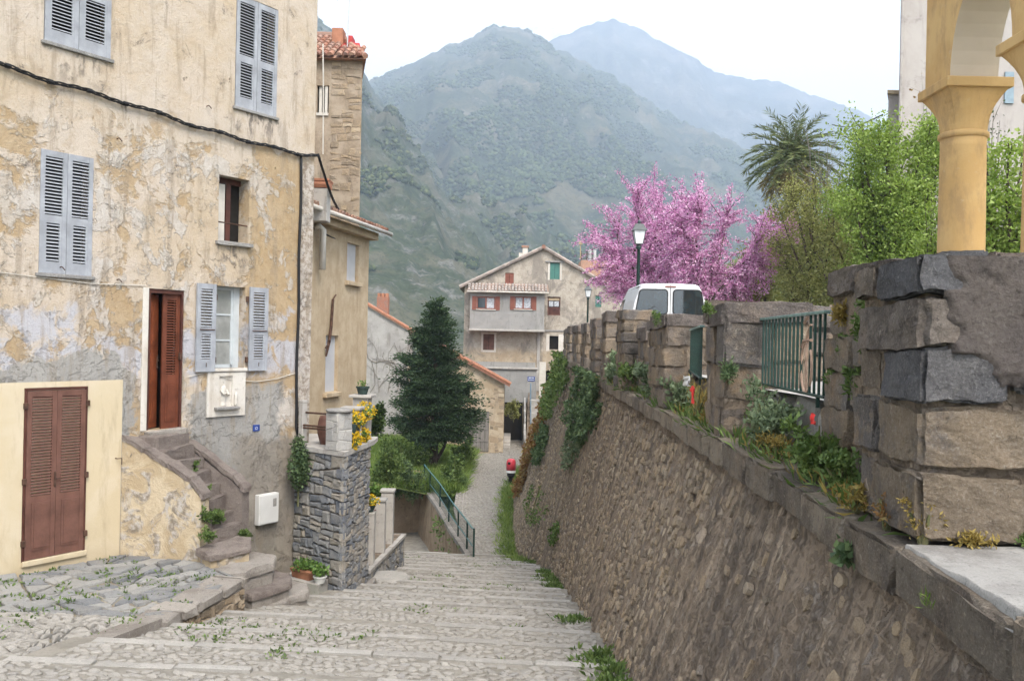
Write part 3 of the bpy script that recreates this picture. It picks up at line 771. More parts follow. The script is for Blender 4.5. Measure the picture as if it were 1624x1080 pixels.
# ------------------------------------------------------------------ parapet piers of big blocks
def pier(label, Y0, Y1, off, th, ztop, courses, seed, cap='darkblock', mats=None, across=2, zbot=None):
    r = random.Random(seed); X = xe((Y0+Y1)/2) + off; zb_ = zc(Y0) - .02 if zbot is None else zbot
    t = thing('parapet_pier', label, 'stone pier', (X + th/2, Y0, zb_), 0, 'stone piers of the parapet')
    fx = lambda y: xe(y) + off
    core = MB(); core.hexa([(fx(Y0)+.03, Y0+.03, zb_), (fx(Y0)+th-.05, Y0+.05, zb_), (fx(Y1)+th-.05, Y1-.05, zb_), (fx(Y1)+.03, Y1-.05, zb_),
                            (fx(Y0)+.03, Y0+.03, ztop-.05), (fx(Y0)+th-.05, Y0+.05, ztop-.05), (fx(Y1)+th-.05, Y1-.05, ztop-.05), (fx(Y1)+.03, Y1-.05, ztop-.05)])
    part('core', core, M['mortar'], t)
    tot = sum(courses); z = zb_
    for ci, h in enumerate(courses):
        h = h*(ztop - zb_)/tot; last = ci == len(courses)-1
        L = Y1 - Y0; y = Y0
        while y < Y1 - .05:
            l = min(r.uniform(.28, .55) if not last else r.uniform(.5, .9), Y1 - y)
            if Y1 - y - l < .18: l = Y1 - y
            cuts = [0, th] if (last or across == 1) else sorted([0, th*r.uniform(.35, .7), th])
            for q in range(len(cuts)-1):
                g = r.uniform(.004, .014)
                dz0, dz1 = r.uniform(-.03, .03)*(ci > 0), (r.uniform(-.03, .03) if not last else r.uniform(-.035, .02))
                s_ = rock(cuts[q] + g - (.02 if last else r.uniform(-.025, .03)), cuts[q+1] - g, y + (g if y > Y0 else -r.uniform(-.03, .03)), y + l - g, z + g*(1 if ci else 0) + dz0, z + h - g + dz1, r, .025, .009, 8 if Y0 < 13 else 4, .02)
                mm = (mats[ci] if mats else (cap if last else 'block'))
                mkstone('block', shear(s_, fx), M[mm], t)
            y += l
        z += h
    return t
# the big pier that faces the camera: few large blocks
r = random.Random(77); off = .08; Y0, Y1, th = 4.05, 4.95, .95
t = thing('parapet_pier', 'massive near stone pier of large blocks with dark rendered top', 'stone pier', (2.3, 4.1, -.86), 0, 'stone piers of the parapet')
core = MB(); fx = lambda y: xe(y) + off
core.hexa([(fx(Y0)+.05, Y0+.06, -.86), (fx(Y0)+th, Y0+.06, -.86), (fx(Y1)+th, Y1-.03, -.86), (fx(Y1)+.05, Y1-.03, -.86), (fx(Y0)+.05, Y0+.06, .36), (fx(Y0)+th, Y0+.06, .36), (fx(Y1)+th, Y1-.03, .36), (fx(Y1)+.05, Y1-.03, .36)])
part('core', core, M['mortar'], t)
for (x0, x1, z0, z1, mm, y1) in [(.0, .50, -.86, -.56, 'tanblock', 4.62), (.52, .95, -.85, -.5, 'darkblock', 4.9), (.02, .58, -.525, -.255, 'tanblock', 4.6), (.60, .95, -.48, -.23, 'block', 4.9),
                                 (.005, .42, -.225, .005, 'slateblock', 4.55), (.44, .95, -.21, .03, 'slateblock', 4.9), (.0, .95, .015, .245, 'darkblock', 4.93), (.0, .31, .25, .43, 'slateblock', 4.6), (.325, .95, .25, .44, 'darkblock', 4.9)]:
    s_ = rock(x0, x1, Y0 - r.uniform(-.005, .02), y1, z0 + r.uniform(-.012, .012), z1 + r.uniform(-.012, .012), r, .03, .008, 16, .02); mkstone('block', shear(s_, fx), M[mm], t)
for (z0, z1) in [(-.85, -.55), (-.53, -.25), (-.22, .0), (.26, .42)]:
    s_ = rock(.02 + r.uniform(-.02, .03), .4, 4.63, 4.95, z0, z1, r, .025, .01, 9, .02); mkstone('block', shear(s_, fx), M['block'], t)
# cracked dark render still clinging to the upper right of this pier
nx_, nz_ = 60, 60; P = np.zeros((nz_, nx_, 3)); X_, Z_ = np.meshgrid(np.linspace(.10, .97, nx_), np.linspace(-.16, .415, nz_))
mk = fbm(X_*5, Z_*5, 3, 4) - .5 + np.clip((X_ - .27)*1.6, -.3, .35) + np.clip((Z_ + .03)*2.2, -.5, .12)
mk = np.where(np.abs(Z_ - .12) < .14, mk + .12, mk)
dep = np.clip(mk*9, -1, 1); P[..., 0] = X_ + xe(4.05) + .08; P[..., 2] = Z_; P[..., 1] = 4.05 - .004 - .026*dep - .012*(fbm(X_*14, Z_*14, 5, 4) - .5) + np.where(dep < -.2, .06, 0)
part('render_patch', gridmesh('render_patch', P), M['darkrender'], t)
pier('stone pier with ferns growing in its joints, just left of the near pier', 4.97, 6.32, .34, .55, .53, [.2, .26, .24, .22, .26, .16], 31, mats=['block', 'block', 'block', 'block', 'block', 'darkblock'])
pier('thick stone pier at the far end of the green railing', 8.5, 9.45, .06, .85, .44, [.3, .36, .34, .24], 32, mats=['block', 'paler', 'block', 'darkblock'] if False else None)
pier('stone pier below the right rear corner of the white van', 12.3, 14.0, .06, .75, .42, [.26, .28, .26, .22, .2], 33)
pier('stone pier below the left rear corner of the white van', 16.8, 18.2, .0, .6, .62, [.26, .2, .22, .2, .22, .2, .2], 34, cap='block')
pier('low broken stone pier between the two piers under the van', 15.3, 16.6, .22, .5, .30, [.26, .28, .26, .24], 35)
pier('narrow upright stone pier, second to the left of the van', 20.6, 21.8, .0, .5, .70, [.3, .3, .3, .3, .3], 36)
pier('small stone pier third to the left of the van', 24.0, 25.2, .02, .5, .68, [.3, .3, .3, .3, .3], 37)
yy = 26.4
names = ['fourth', 'fifth', 'sixth', 'seventh', 'eighth', 'ninth', 'tenth']
for k in range(7):
    pier('far small stone pier, %s to the left of the van along the ivy-clad wall' % names[k], yy, yy + 1.5, .04, .5, interp(yy, [26, 46], [.58, .45]), [.35, .35, .35, .35], 40 + k, across=1); yy += 2.5
# far-side low wall seen over the railing
lw = thing('roadside_wall', 'low stone wall at the far side of the upper road behind the railing', 'wall', (3.9, 10.6, -.4))
for k in range(5):
    for q in range(3):
        s_ = rock(3.2 + k*.62, 3.8 + k*.62, 10.6 + .02*k, 11.2, -.42 + q*.31, -.12 + q*.31, rcp, .03, .012); mkstone('block', s_, M['block'], lw)
sw = thing('garden_wall', 'overgrown rubble garden wall behind the pink tree', 'wall', (12, 34, -.8))
for k in range(26):
    for q in range(5):
        s_ = rock(8.0 + k*.5 + .25*(q % 2), 8.47 + k*.5 + .25*(q % 2), 34 + .05*rcp.random(), 34.5, -.9 + q*.4, -.53 + q*.4, rcp, .04, .02); mkstone('block', s_, M['rubble'], sw)

# ------------------------------------------------------------------ green railings
M['greenmetal'] = m_plain('greenmetal', (.011, .036, .028), .45, .4, 0, .25, 20)
M['tanmetal'] = m_plain('tanmetal', (.33, .22, .16), .6, .3, 0, .3, 20)
M['railtop'] = m_plain('railtop', (.14, .22, .2), .45, .4, 0, .3, 20)
def railing(label, A, B, zt, zb_, n, emblem=None, group='green railings of the parapet'):
    A = Vector(A); B = Vector(B); d = (B - A); L = d.length; rz = math.atan2(d.y, d.x)
    t = thing('railing', label, 'railing', (A.x, A.y, zb_ - .06), rz, group)
    part('top_rail', MB().bbox(0, L, -.025, .025, zt - .022, zt, .004), M['railtop'], t)
    part('bottom_rail', MB().bbox(0, L, -.02, .02, zb_, zb_ + .018, .004), M['greenmetal'], t)
    bar = MB().bbox(-.009, .009, -.009, .009, zb_ + .018, zt - .022, .002).mesh('bar')
    for k in range(n):
        x = (k + .5)*L/n
        if emblem and abs(x - emblem) < .06: continue
        o = part('bar', bar, M['greenmetal'], t); o.location.x += x
    for x in (L*.06, L*.9): part('foot', MB().box(x-.012, x+.012, -.012, .012, zb_ - .075, zb_), M['greenmetal'], t)
    if emblem:
        h = zt - zb_; e = MB(); c = emblem
        zo = zb_ + h*.33; a_, b_ = .15, h*.31
        e.tube([(c + a_*math.cos(k*math.pi/12), 0, zo + b_*math.sin(k*math.pi/12)) for k in range(25)], .0095, 6, False)
        e.tube([(c, 0, zb_ + .02), (c, 0, zo + b_)], .009, 6)
        zz = zo + b_ + .01; hh = zt - .03 - zz
        e.tube([(c - a_*.9, 0, zz - .05), (c - a_*.6, 0, zz), (c + a_*.9, 0, zz + .005)], .012, 6)
        e.tube([(c, 0, zz), (c + a_*.25, 0, zz + hh*.35), (c + a_*.75, 0, zz + hh*.65), (c + a_*.55, 0, zz + hh*.92), (c, 0, zz + hh*.97), (c - a_*.5, 0, zz + hh*.75)], .012, 6)
        part('emblem', e, M['tanmetal'], t)
    return t
TR, TL = at(1313, 496, 6.33), at(1209, 502, 8.48)
railing('green railing with tan scroll emblem between two stone piers', (TL.x, TL.y, 0), (TR.x, TR.y, 0), .255, -.36, 17, (TR - TL).length*.745)
A2, B2 = at(1096, 516, 12.28), at(1114, 514, 9.47)
railing('narrow green railing seen edge-on left of the thick stone pier', (A2.x, A2.y, 0), (B2.x, B2.y, 0), .2, -.36, 24)
# ------------------------------------------------------------------ the big plastered house on the left
HP = at(85, 880, 13.7); HTH = math.atan2(1750 - 812, 1450.0)
HD = Vector((math.sin(HTH), math.cos(HTH), 0)); HN = Vector((math.cos(HTH), -math.sin(HTH), 0))     # along the front, outward
HRZ = math.pi/2 - HTH
def hw(s, q, z): p = Vector((HP.x, HP.y, 0)) + HD*s + HN*q; return Vector((p.x, p.y, z))           # house frame -> world
def hl(p): d = Vector((p[0] - HP.x, p[1] - HP.y, 0)); return d.dot(HD), d.dot(HN)
def hpx(u, v, z): return hl(atz(u, v, z))

def mat_facade():
    t = NT('facade_plaster'); v = t.co(); X = t.xyz(v); s, z = X[0], X[2]
    n1 = t.noise(.8, 8, .66, .1, v); n2 = t.noise(2.3, 8, .7, .15, v); n3 = t.noise(8, 8, .74, .1, v); n4 = t.noise(32, 6, .75, 0, v)
    wv = t.noise(1.3, 6, .65, .6, t.co(off=(5, 3, 9)))
    zz = t.math('ADD', z, t.math('MULTIPLY', t.math('SUBTRACT', wv, .5), 1.6)); sw_ = t.math('ADD', s, t.math('MULTIPLY', t.math('SUBTRACT', n2, .5), 1.0))
    mul = lambda *a: t.math('MULTIPLY', a[0], a[1]) if len(a) == 2 else t.math('MULTIPLY', a[0], mul(*a[1:]))
    add = lambda a, b: t.math('ADD', a, b)
    nl = t.noise(.45, 5, .6, .1, t.co(off=(1, 2, 8)))
    c = t.mix(t.ss(nl, .4, .6), (0.462, 0.371, 0.269), (0.497, 0.423, 0.350))
    c = t.mix(mul(t.ss(n1, .42, .62), .6), c, (0.511, 0.448, 0.382))
    c = t.mix(mul(t.ss(n3, .52, .66), .35), c, (0.532, 0.483, 0.420))
    c = t.mix(mul(t.ss(n2, .5, .34), .55), c, (0.385, 0.301, 0.210))
    c = t.mix(mul(t.ss(t.noise(14, 7, .75, .2, v), .56, .68), .3), c, (0.315, 0.252, 0.189))
    # worn-through holes in the upper coat
    hl_ = t.ss(t.noise(1.25, 8, .68, .25, t.co(off=(21, 0, 7))), .655, .675)
    c = t.mix(mul(hl_, .8), c, t.mix(t.ss(n3, .4, .6), (0.231, 0.196, 0.161), (0.315, 0.252, 0.189)))
    # ochre wash on the lower storeys
    box = lambda a0, a1, b0, b1, w: mul(t.ss(sw_, a0, a0 + .3), t.ss(sw_, a1, a1 - .3), t.ss(zz, b0, b0 + .3), t.ss(zz, b1, b1 - .3), w)
    nb_ = t.noise(1.25, 8, .66, .35, t.co(off=(0, 0, 2)))
    o = add(add(mul(nb_, .7), mul(n1, .3)), add(add(box(3.55, 5.1, -1.4, 3.6, .13), box(.35, 1.65, -1.7, .95, .09)), add(box(.4, 3.0, .9, 3.3, .02), box(-1.5, -.3, .8, 3.3, .05))))
    och = mul(t.ss(o, .525, .575), t.ss(zz, 3.75, 3.3))
    oc = t.mix(t.ss(n3, .35, .65), (0.294, 0.189, 0.081), (0.371, 0.259, 0.130)); oc = t.mix(mul(t.ss(n2, .45, .6), .5), oc, (0.406, 0.301, 0.175))
    c = t.mix(mul(och, .72), c, oc)
    # pale lime smears
    w = mul(t.ss(t.noise(.95, 8, .68, .3, t.co(off=(3, 0, 1))), .545, .575), t.ss(zz, 4.0, 3.0))
    c = t.mix(mul(w, .62), c, t.mix(t.ss(n3, .4, .6), (0.434, 0.399, 0.364), (0.497, 0.476, 0.455)))
    w2 = mul(t.ss(t.noise(2.6, 8, .75, .25, t.co(off=(13, 0, 4))), .565, .605), t.ss(zz, 3.6, 2.8))
    c = t.mix(mul(w2, .55), c, (0.504, 0.462, 0.406))
    # blue-white old paint band
    b = mul(t.ss(zz, .35, .1), t.ss(zz, -.9, -.55), t.ss(t.noise(2.6, 6, .6, .6, t.co(off=(2, 8, 2))), .44, .54))
    c = t.mix(mul(b, .85), c, (0.420, 0.423, 0.462))
    # cement repairs
    gz = add(zz, mul(t.math('ABSOLUTE', t.math('SUBTRACT', s, .3)), .35))
    gl = mul(t.ss(gz, -.12, -.2), t.ss(sw_, 1.35, 1.25))
    grey = t.mix(t.ss(n1, .4, .6), (0.280, 0.269, 0.252), (0.332, 0.319, 0.297))
    c = t.mix(gl, c, grey)
    zz2 = add(z, mul(t.math('SUBTRACT', n1, .5), 1.1))
    edge = t.math('SUBTRACT', add(sw_, 0), 2.35)
    gr = mul(t.ss(zz2, -.88, -.98), t.ss(edge, 0, .06), t.ss(sw_, 4.55, 4.4))
    c = t.mix(gr, c, grey)
    lo = mul(t.ss(zz2, -1.75, -1.95), t.ss(sw_, 3.2, 3.6))
    c = t.mix(mul(lo, .9), c, t.mix(t.ss(n2, .4, .6), (0.210, 0.185, 0.158), (0.266, 0.238, 0.203)))
    # peeled corner strip
    pe = mul(t.ss(s, 4.82, 4.9), t.ss(z, 3.5, 3.3))
    c = t.mix(mul(pe, .8), c, t.mix(t.ss(n3, .42, .55), (0.210, 0.171, 0.140), (0.462, 0.420, 0.378)))
    # dirt: streaks that run down, black lichen
    st_ = t.noise(1.7, 6, .7, .3, t.co(scale=(2.6, 2.6, .35)))
    c = t.mix(mul(t.ss(st_, .5, .66), .55), c, (0.252, 0.203, 0.147))
    bl = mul(t.ss(t.noise(2.1, 8, .75, .7, t.co(off=(7, 1, 3))), .575, .66), t.ss(n4, .42, .52))
    c = t.mix(mul(bl, .7), c, (0.119, 0.101, 0.084))
    # soot under the sills and along the cable
    for (s0, s1, z1, zl) in ((-.4, .8, 4.22, .7), (3.1, 4.3, 4.05, .95), (2.85, 3.65, 1.58, .75)):
        m = mul(t.ss(s, s0-.1, s0+.15), t.ss(s, s1+.1, s1-.15), t.ss(z, z1-zl, z1-.05)); m = mul(m, t.ss(z, z1+.02, z1), t.ss(t.noise(2.6, 7, .7, .4, t.co(scale=(2, 2, .9), off=(1, 0, 0))), .47, .62))
        c = t.mix(mul(m, .85), c, (0.112, 0.098, 0.087))
    h = add(add(add(mul(n3, .35), mul(n2, .5)), add(mul(och, -.25), mul(add(w, w2), .18))), mul(hl_, -.6))
    c = t.mix(mul(t.ss(n4, .45, .34), .35), c, (.2, .155, .115))
    return t.out(c, .93, .12, t.bump(n4, .5, .008, t.bump(h, 1.0, .05)))
M['facade'] = mat_facade()
def mat_cream():
    t = NT('cream_render'); n = t.noise(1.1, 6, .6, .4); n2 = t.noise(20, 5, .6)
    X = t.xyz(); c = t.mix(t.ss(n, .4, .65), (0.532, 0.445, 0.304), (0.570, 0.490, 0.361))
    c = t.mix(t.math('MULTIPLY', t.ss(t.math('ADD', X[2], t.math('MULTIPLY', n, .5)), -2.95, -3.5), .6), c, (0.357, 0.274, 0.167))
    c = t.mix(t.math('MULTIPLY', t.ss(t.noise(2.2, 6, .7, .3, t.co(scale=(2, 2, .4))), .5, .68), .55), c, (0.380, 0.304, 0.205))
    return t.out(c, .9, .15, t.bump(n2, .3, .004, t.bump(n, .3, .02)))
M['cream'] = mat_cream()
M['parapet_plaster'] = (lambda: (lambda t: t.out(
    t.mix(t.math('MULTIPLY', t.ss(t.noise(2.6, 7, .7, .8, t.co(off=(4, 4, 4))), .50, .585), .9),
          t.mix(t.ss(t.noise(1.6, 7, .65, .6), .4, .6), (.40, .315, .205), (.50, .415, .295)),
          t.mix(t.ss(t.noise(9, 5), .4, .6), (.2, .17, .135), (.42, .39, .36))), .94, .1,
    t.bump(t.noise(12, 6, .7), .8, .02, t.bump(t.noise(2.6, 7, .7, .8, t.co(off=(4, 4, 4))), .8, .05))))(NT('parapet_plaster')))()
M['blueshutter'] = m_plain('blueshutter', (.30, .312, .338), .7, .25, 0, .24, 2.2, .45)
M['brownshutter'] = m_plain('brownshutter', (.135, .065, .048), .6, .3, 0, .3, 2.5, .3)
M['redwood'] = m_plain('redwood', (.20, .055, .022), .45, .35, 0, .35, 3, .3)
M['darkwood'] = m_plain('darkwood', (.075, .028, .02), .5, .3, 0, .3, 3, .3)
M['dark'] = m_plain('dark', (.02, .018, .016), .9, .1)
M['black'] = m_plain('black', (.012, .012, .013), .55, .3)
M['iron'] = m_plain('iron', (.09, .05, .035), .8, .3, .3, .4, 12)
M['glass'] = m_glass('glass')
M['paleglass'] = m_plain('paleglass', (.28, .285, .27), .12, .6, 0, .2, 3, 0)
M['bluewhite'] = m_plain('bluewhite', (0.476, 0.508, 0.525), .55, .3, 0, .08, 4)
M['whitepaint'] = m_plain('whitepaint', (0.590, 0.582, 0.566), .5, .35, 0, .06, 3)
M['offwhite'] = m_plain('offwhite', (0.508, 0.476, 0.426), .7, .2, 0, .12, 3, .4)
M['sill'] = m_stone('sill', [(0, (.2, .195, .19)), (1, (.27, .26, .25))], scale=8, bump=.7, bdist=.012)
M['lime'] = m_plaster('lime', (0.541, 0.500, 0.443), (0.590, 0.558, 0.508), (0.369, 0.312, 0.246), 2.5, .6)
M['concrete'] = m_plaster('concrete', (.34, .32, .295), (.43, .405, .375), (.22, .2, .18), 1.8, .6)
M['oldstair'] = m_stone('oldstair', [(0, (.25, .225, .2)), (1, (.33, .3, .265))], scale=5, bump=.8, bdist=.015, mottle=(.17, .145, .125), light=(.46, .43, .39), streak=.6)
M['lichen'] = m_stone('lichen', [(0, (.2, .165, .145)), (1, (.25, .21, .185))], scale=9, bump=.9, bdist=.02, mottle=(.13, .1, .09), light=(.5, .46, .42), streak=.6)

ZB = -4.75
house = thing('plastered_house', 'tall weathered cream and ochre plastered house with blue-grey shutters', 'house', hw(0, 0, ZB), HRZ)
M['louvredoor'] = m_plain('louvredoor', (.12, .036, .018), .5, .3, 0, .35, 3, .3)
HOLES = [(-.32, .755, 4.27, 6.3), (3.2, 4.18, 4.1, 6.12), (-.32, .5, .87, 2.66), (2.9, 3.585, 1.66, 2.82), (1.53, 2.225, -1.6, .73), (2.87, 3.54, -.60, .86), (-.47, .45, -3.36, -.875), (2.96, 3.26, -1.28, -.74)]
HOLES += [(-3.4, -2.4, 4.27, 6.3), (-3.3, -2.4, .87, 2.66), (-3.2, -2.3, -.2, 1.0) if False else (-3.3, -2.4, -3.4, -1.2)]
def holed_wall(x0, x1, z0, z1, holes, thick, y=0.0, reveal=.28):
    mb = MB(); xs = sorted(set([x0, x1] + [h[0] for h in holes] + [h[1] for h in holes])); zs = sorted(set([z0, z1] + [h[2] for h in holes] + [h[3] for h in holes]))
    for i in range(len(xs)-1):
        for j in range(len(zs)-1):
            cx, cz = (xs[i]+xs[i+1])/2, (zs[j]+zs[j+1])/2
            if any(h[0] < cx < h[1] and h[2] < cz < h[3] for h in holes): continue
            mb.quad((xs[i], y, zs[j]), (xs[i+1], y, zs[j]), (xs[i+1], y, zs[j+1]), (xs[i], y, zs[j+1]))
    for h in holes:
        a, b, c, d = h; r = reveal
        mb.quad((a, y, c), (a, y, d), (a, y+r, d), (a, y+r, c)); mb.quad((b, y, d), (b, y, c), (b, y+r, c), (b, y+r, d))
        mb.quad((a, y, d), (b, y, d), (b, y+r, d), (a, y+r, d)); mb.quad((b, y, c), (a, y, c), (a, y+r, c), (b, y+r, c))
    mb.quad((x1, y, z0), (x1, thick, z0), (x1, thick, z1), (x1, y, z1)); mb.quad((x0, thick, z0), (x0, y, z0), (x0, y, z1), (x0, thick, z1))
    mb.quad((x0, y, z1), (x1, y, z1), (x1, thick, z1), (x0, thick, z1)); mb.quad((x1, thick, z0), (x0, thick, z0), (x0, thick, z1), (x1, thick, z1))
    return mb
part('wall', holed_wall(-6, 5.2, ZB, 9.2, HOLES, 7.5), M['facade'], house)
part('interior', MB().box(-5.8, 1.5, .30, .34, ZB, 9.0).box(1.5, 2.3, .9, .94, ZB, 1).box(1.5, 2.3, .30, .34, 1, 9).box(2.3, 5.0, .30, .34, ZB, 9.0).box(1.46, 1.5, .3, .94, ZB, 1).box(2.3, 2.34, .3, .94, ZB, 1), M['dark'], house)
part('roof', MB().prism([(-6.4, 9.0), (5.6, 9.0), (5.6, 9.2), (-6.4, 9.2)], -.4, 7.9), M['brownshutter'], house)
# new cream render round the ground-floor shutters, a centimetre proud
cr = MB(); H2 = (-.47, .45, -3.36, -.875)
cr2 = holed_wall(-5.9, 1.085, -3.9, -.757, [H2, (-3.3, -2.4, -3.4, -1.2)], -.002, -.012, .02)
part('cream_render', cr2, M['cream'], house)

def shutter(parent, s0, z0, w, h, y, mat, groups, rz=0, panel=None, thick=.035, st=.07, name='shutter'):
    mb = MB(); zlo = min(g_[0] for g_ in groups)*h; zhi = max(g_[1] for g_ in groups)*h
    # stiles, rails and the fields between louvre groups
    mb.box(0, st, -thick, 0, 0, h); mb.box(w-st, w, -thick, 0, 0, h)
    prev = 0.0
    for (a, b, ins) in sorted(groups):
        mb.box(st, w-st, -thick+.004, -.002, prev*h, a*h); prev = b
        if ins: mb.box(st, st+ins, -thick+.004, -.002, a*h, b*h); mb.box(w-st-ins, w-st, -thick+.004, -.002, a*h, b*h)
    mb.box(st, w-st, -thick+.004, -.002, prev*h, h)
    if panel:
        a, b = panel; mb.box(st+.02, w-st-.02, -thick-.004, -thick+.004, a*h, b*h); mb.box(st+.055, w-st-.055, -thick-.012, -thick-.004, a*h+.04, b*h-.04)
    o = part(name, mb, mat, parent); o.location = Vector(OFF[parent.name]) + Vector((s0, y, z0)); o.rotation_euler = (0, 0, rz)
    for (a, b, ins) in groups:
        pitch = .052 if h < 2.2 else .044; n = max(3, round((b-a)*h/pitch)); wl_ = w - 2*st - 2*ins
        p_ = (b-a)*h/n; sl = MB(); ca, sa = math.cos(R(38)), math.sin(R(38)); d_ = .034; tk = .007
        sl.hexa([(0, -d_*ca/2 - tk*sa/2 , -d_*sa/2), (wl_, -d_*ca/2 - tk*sa/2, -d_*sa/2), (wl_, d_*ca/2 - tk*sa/2, d_*sa/2), (0, d_*ca/2 - tk*sa/2, d_*sa/2),
                 (0, -d_*ca/2 + tk*sa/2, -d_*sa/2 + tk), (wl_, -d_*ca/2 + tk*sa/2, -d_*sa/2 + tk), (wl_, d_*ca/2 + tk*sa/2, d_*sa/2 + tk), (0, d_*ca/2 + tk*sa/2, d_*sa/2 + tk)])
        me = sl.mesh('slat'); me.materials.append(mat)
        for k in range(n):
            x = link('slat', me, mat); x.parent = o; x.location = (st + ins, -thick/2, a*h + (k + .5)*p_)
    return o
BL = [(.475, .95, 0), (.095, .41, .035)]
for (s0, s1, z0, z1) in ((-.31, .75, 4.27, 6.25), (3.21, 4.175, 4.1, 6.1), (-.325, .505, .855, 2.67)):
    w = (s1 - s0)/2 - .004
    shutter(house, s0, z0, w, z1 - z0, .02, M['blueshutter'], BL); shutter(house, s0 + w + .008, z0, w, z1 - z0, .02, M['blueshutter'], BL)
    part('window_sill', MB().bbox(s0-.05, s1+.05, -.05, .1, z0-.06, z0-.005, .01), M['sill'], house)
# ground floor brown louvred doors
shutter(house, -.462, -3.35, .45, 2.465, .0, M['brownshutter'], [(.375, .965, 0)], panel=(.05, .335), name='louvred_door')
o = shutter(house, -.006, -3.35, .45, 2.465, .0, M['brownshutter'], [(.375, .965, 0)], panel=(.05, .335), name='louvred_door')
part('door_handle', MB().bbox(-.045, -.02, -.065, -.035, -2.32, -2.1, .006).tube([(-.03, -.07, -2.2), (.06, -.075, -2.2)], .008, 6), M['iron'], house)
part('door_frame', MB().box(-.5, -.468, -.03, .05, -3.38, -.86).box(.447, .48, -.03, .05, -3.38, -.86).box(-.5, .48, -.03, .05, -.875, -.84), M['darkwood'], house)
for z in (-1.1, -2.2, -3.1):
    for s in (-.49, .475): part('hinge', MB().bbox(s-.03, s+.03, -.06, -.02, z-.045, z+.045, .008), M['iron'], house)
part('step', MB().bbox(-.5, .5, -.06, .1, -3.44, -3.36, .01), M['cream'], house)
# open shutters of the lower window
SM = [(.5, .94, .02), (.14, .43, .045)]
for s0, w in ((2.44, .4), (3.6, .43)):
    shutter(house, s0, -.655, w, 1.53, -.035, M['blueshutter'], SM, st=.06)
    part('shutter_bar', MB().box(s0+.06, s0+w-.03, -.085, -.072, .07, .085).tube([(s0+w*.5, -.08, -.57), (s0+w*.5, -.085, -.5)], .006, 5), M['iron'], house)
for s in (2.86, 3.57):
    for z in (-.45, .65): part('hinge', MB().bbox(s-.02, s+.02, -.05, .0, z-.05, z+.05, .006), M['iron'], house)
# window behind: blue-white frame, three panes per leaf
wf = part('window', MB().box(2.87, 2.92, .17, .22, -.6, .86).box(3.36, 3.41, .17, .22, -.6, .86).box(2.87, 3.41, .17, .22, -.6, -.54).box(2.87, 3.41, .17, .22, .8, .86).box(3.41, 3.54, .16, .25, -.6, .86), M['bluewhite'], house)
for a, b in ((-.54, -.12), (-.09, .34), (.37, .8)):
    x = link('pane', MB().box(2.92, 3.36, .19, .2, a, b).mesh('pane'), M['paleglass']); x.parent = wf
for z in (-.105, .355):
    x = link('glazing_bar', MB().box(2.92, 3.36, .175, .215, z-.015, z+.015).mesh('glazing_bar'), M['bluewhite']); x.parent = wf
part('window_sill', MB().bbox(2.83, 3.58, -.06, .16, -.66, -.6, .012), M['lime'], house)
# small upper window with its inner white shutter, bar and stone sill
sw = part('window', MB().box(2.9, 3.585, .24, .29, 2.72, 2.82).box(3.24, 3.34, .22, .29, 1.66, 2.72), M['darkwood'], house)
x = link('blind', MB().bbox(2.9, 3.2, .2, .225, 1.68, 2.7, .006).mesh('blind'), M['offwhite']); x.parent = sw
x = link('pane', MB().box(3.2, 3.24, .26, .27, 1.66, 2.72).mesh('pane'), M['glass']); x.parent = sw
part('guard_bar', MB().tube([(2.88, .03, 1.99), (3.6, .05, 1.985)], .013, 6), M['iron'], house)
part('window_sill', MB().add(*rock(2.84, 3.63, -.09, .2, 1.585, 1.66, random.Random(4), .012, .004, 4)), M['sill'], house)
# front door: frame, panelled leaf ajar inside, louvred outer leaf
part('door_frame', MB().box(1.53, 1.59, .02, .12, -1.6, .73).box(2.19, 2.225, .02, .12, -1.6, .73).box(1.59, 2.19, .02, .12, .66, .73), M['darkwood'], house)
dl = MB().box(0, .33, -.04, 0, 0, 2.22)
for a, b in ((.1, .62), (.72, 1.3), (1.38, 2.1)): dl.box(.05, .28, -.05, -.04, a, b); dl.box(.09, .24, -.058, -.05, a+.06, b-.06)
o = part('door', dl, M['redwood'], house); o.location = Vector(OFF[house.name]) + Vector((1.6, .12, -1.58)); o.rotation_euler = (0, 0, R(30))
x = link('door_handle', MB().bbox(.255, .275, -.075, -.055, .98, 1.2, .005).tube([(.265, -.09, 1.12), (.19, -.095, 1.12)], .009, 6).mesh('door_handle'), M['iron']); x.parent = o
shutter(house, 1.86, -1.6, .34, 2.27, .10, M['louvredoor'], [(.4, .95, .03)], panel=(.05, .34), st=.05, name='louvred_leaf')
part('door_bell', MB().bbox(2.16, 2.2, .0, .05, -.45, -.33, .006), M['iron'], house)
part('threshold', MB().add(*rock(1.5, 2.26, -.16, .14, -1.72, -1.6, random.Random(5), .015, .005, 4)), M['oldstair'], house)
part('door_surround', MB().box(1.42, 1.528, -.012, .1, -1.6, .74), M['lime'], house)
# niche with a small figure
np_ = holed_wall(2.72, 3.555, -1.455, -.672, [(2.96, 3.26, -1.28, -.74)], -.002, -.035, .03)
nic = part('niche', np_, M['lime'], house)
x = link('ledge', MB().bbox(2.86, 3.38, -.12, .02, -1.335, -1.285, .01).mesh('ledge'), M['sill']); x.parent = nic
x = link('back', MB().box(2.95, 3.27, .16, .18, -1.3, -.72).mesh('back'), M['lime']); x.parent = nic
fg = MB().lathe([(.075, 0), (.085, .03), (.06, .06), (.075, .12), (.065, .22), (.08, .3), (.06, .36), (.03, .385), (.045, .41), (.048, .445), (.03, .48), (.005, .495)], 14, (3.09, .04, -1.283))
fg.tube([(3.03, .0, -.99), (3.05, -.06, -1.06), (3.1, -.07, -1.04)], [.025, .022, .018], 6); fg.tube([(3.15, .0, -.99), (3.16, -.05, -1.08), (3.11, -.07, -1.05)], [.025, .022, .018], 6)
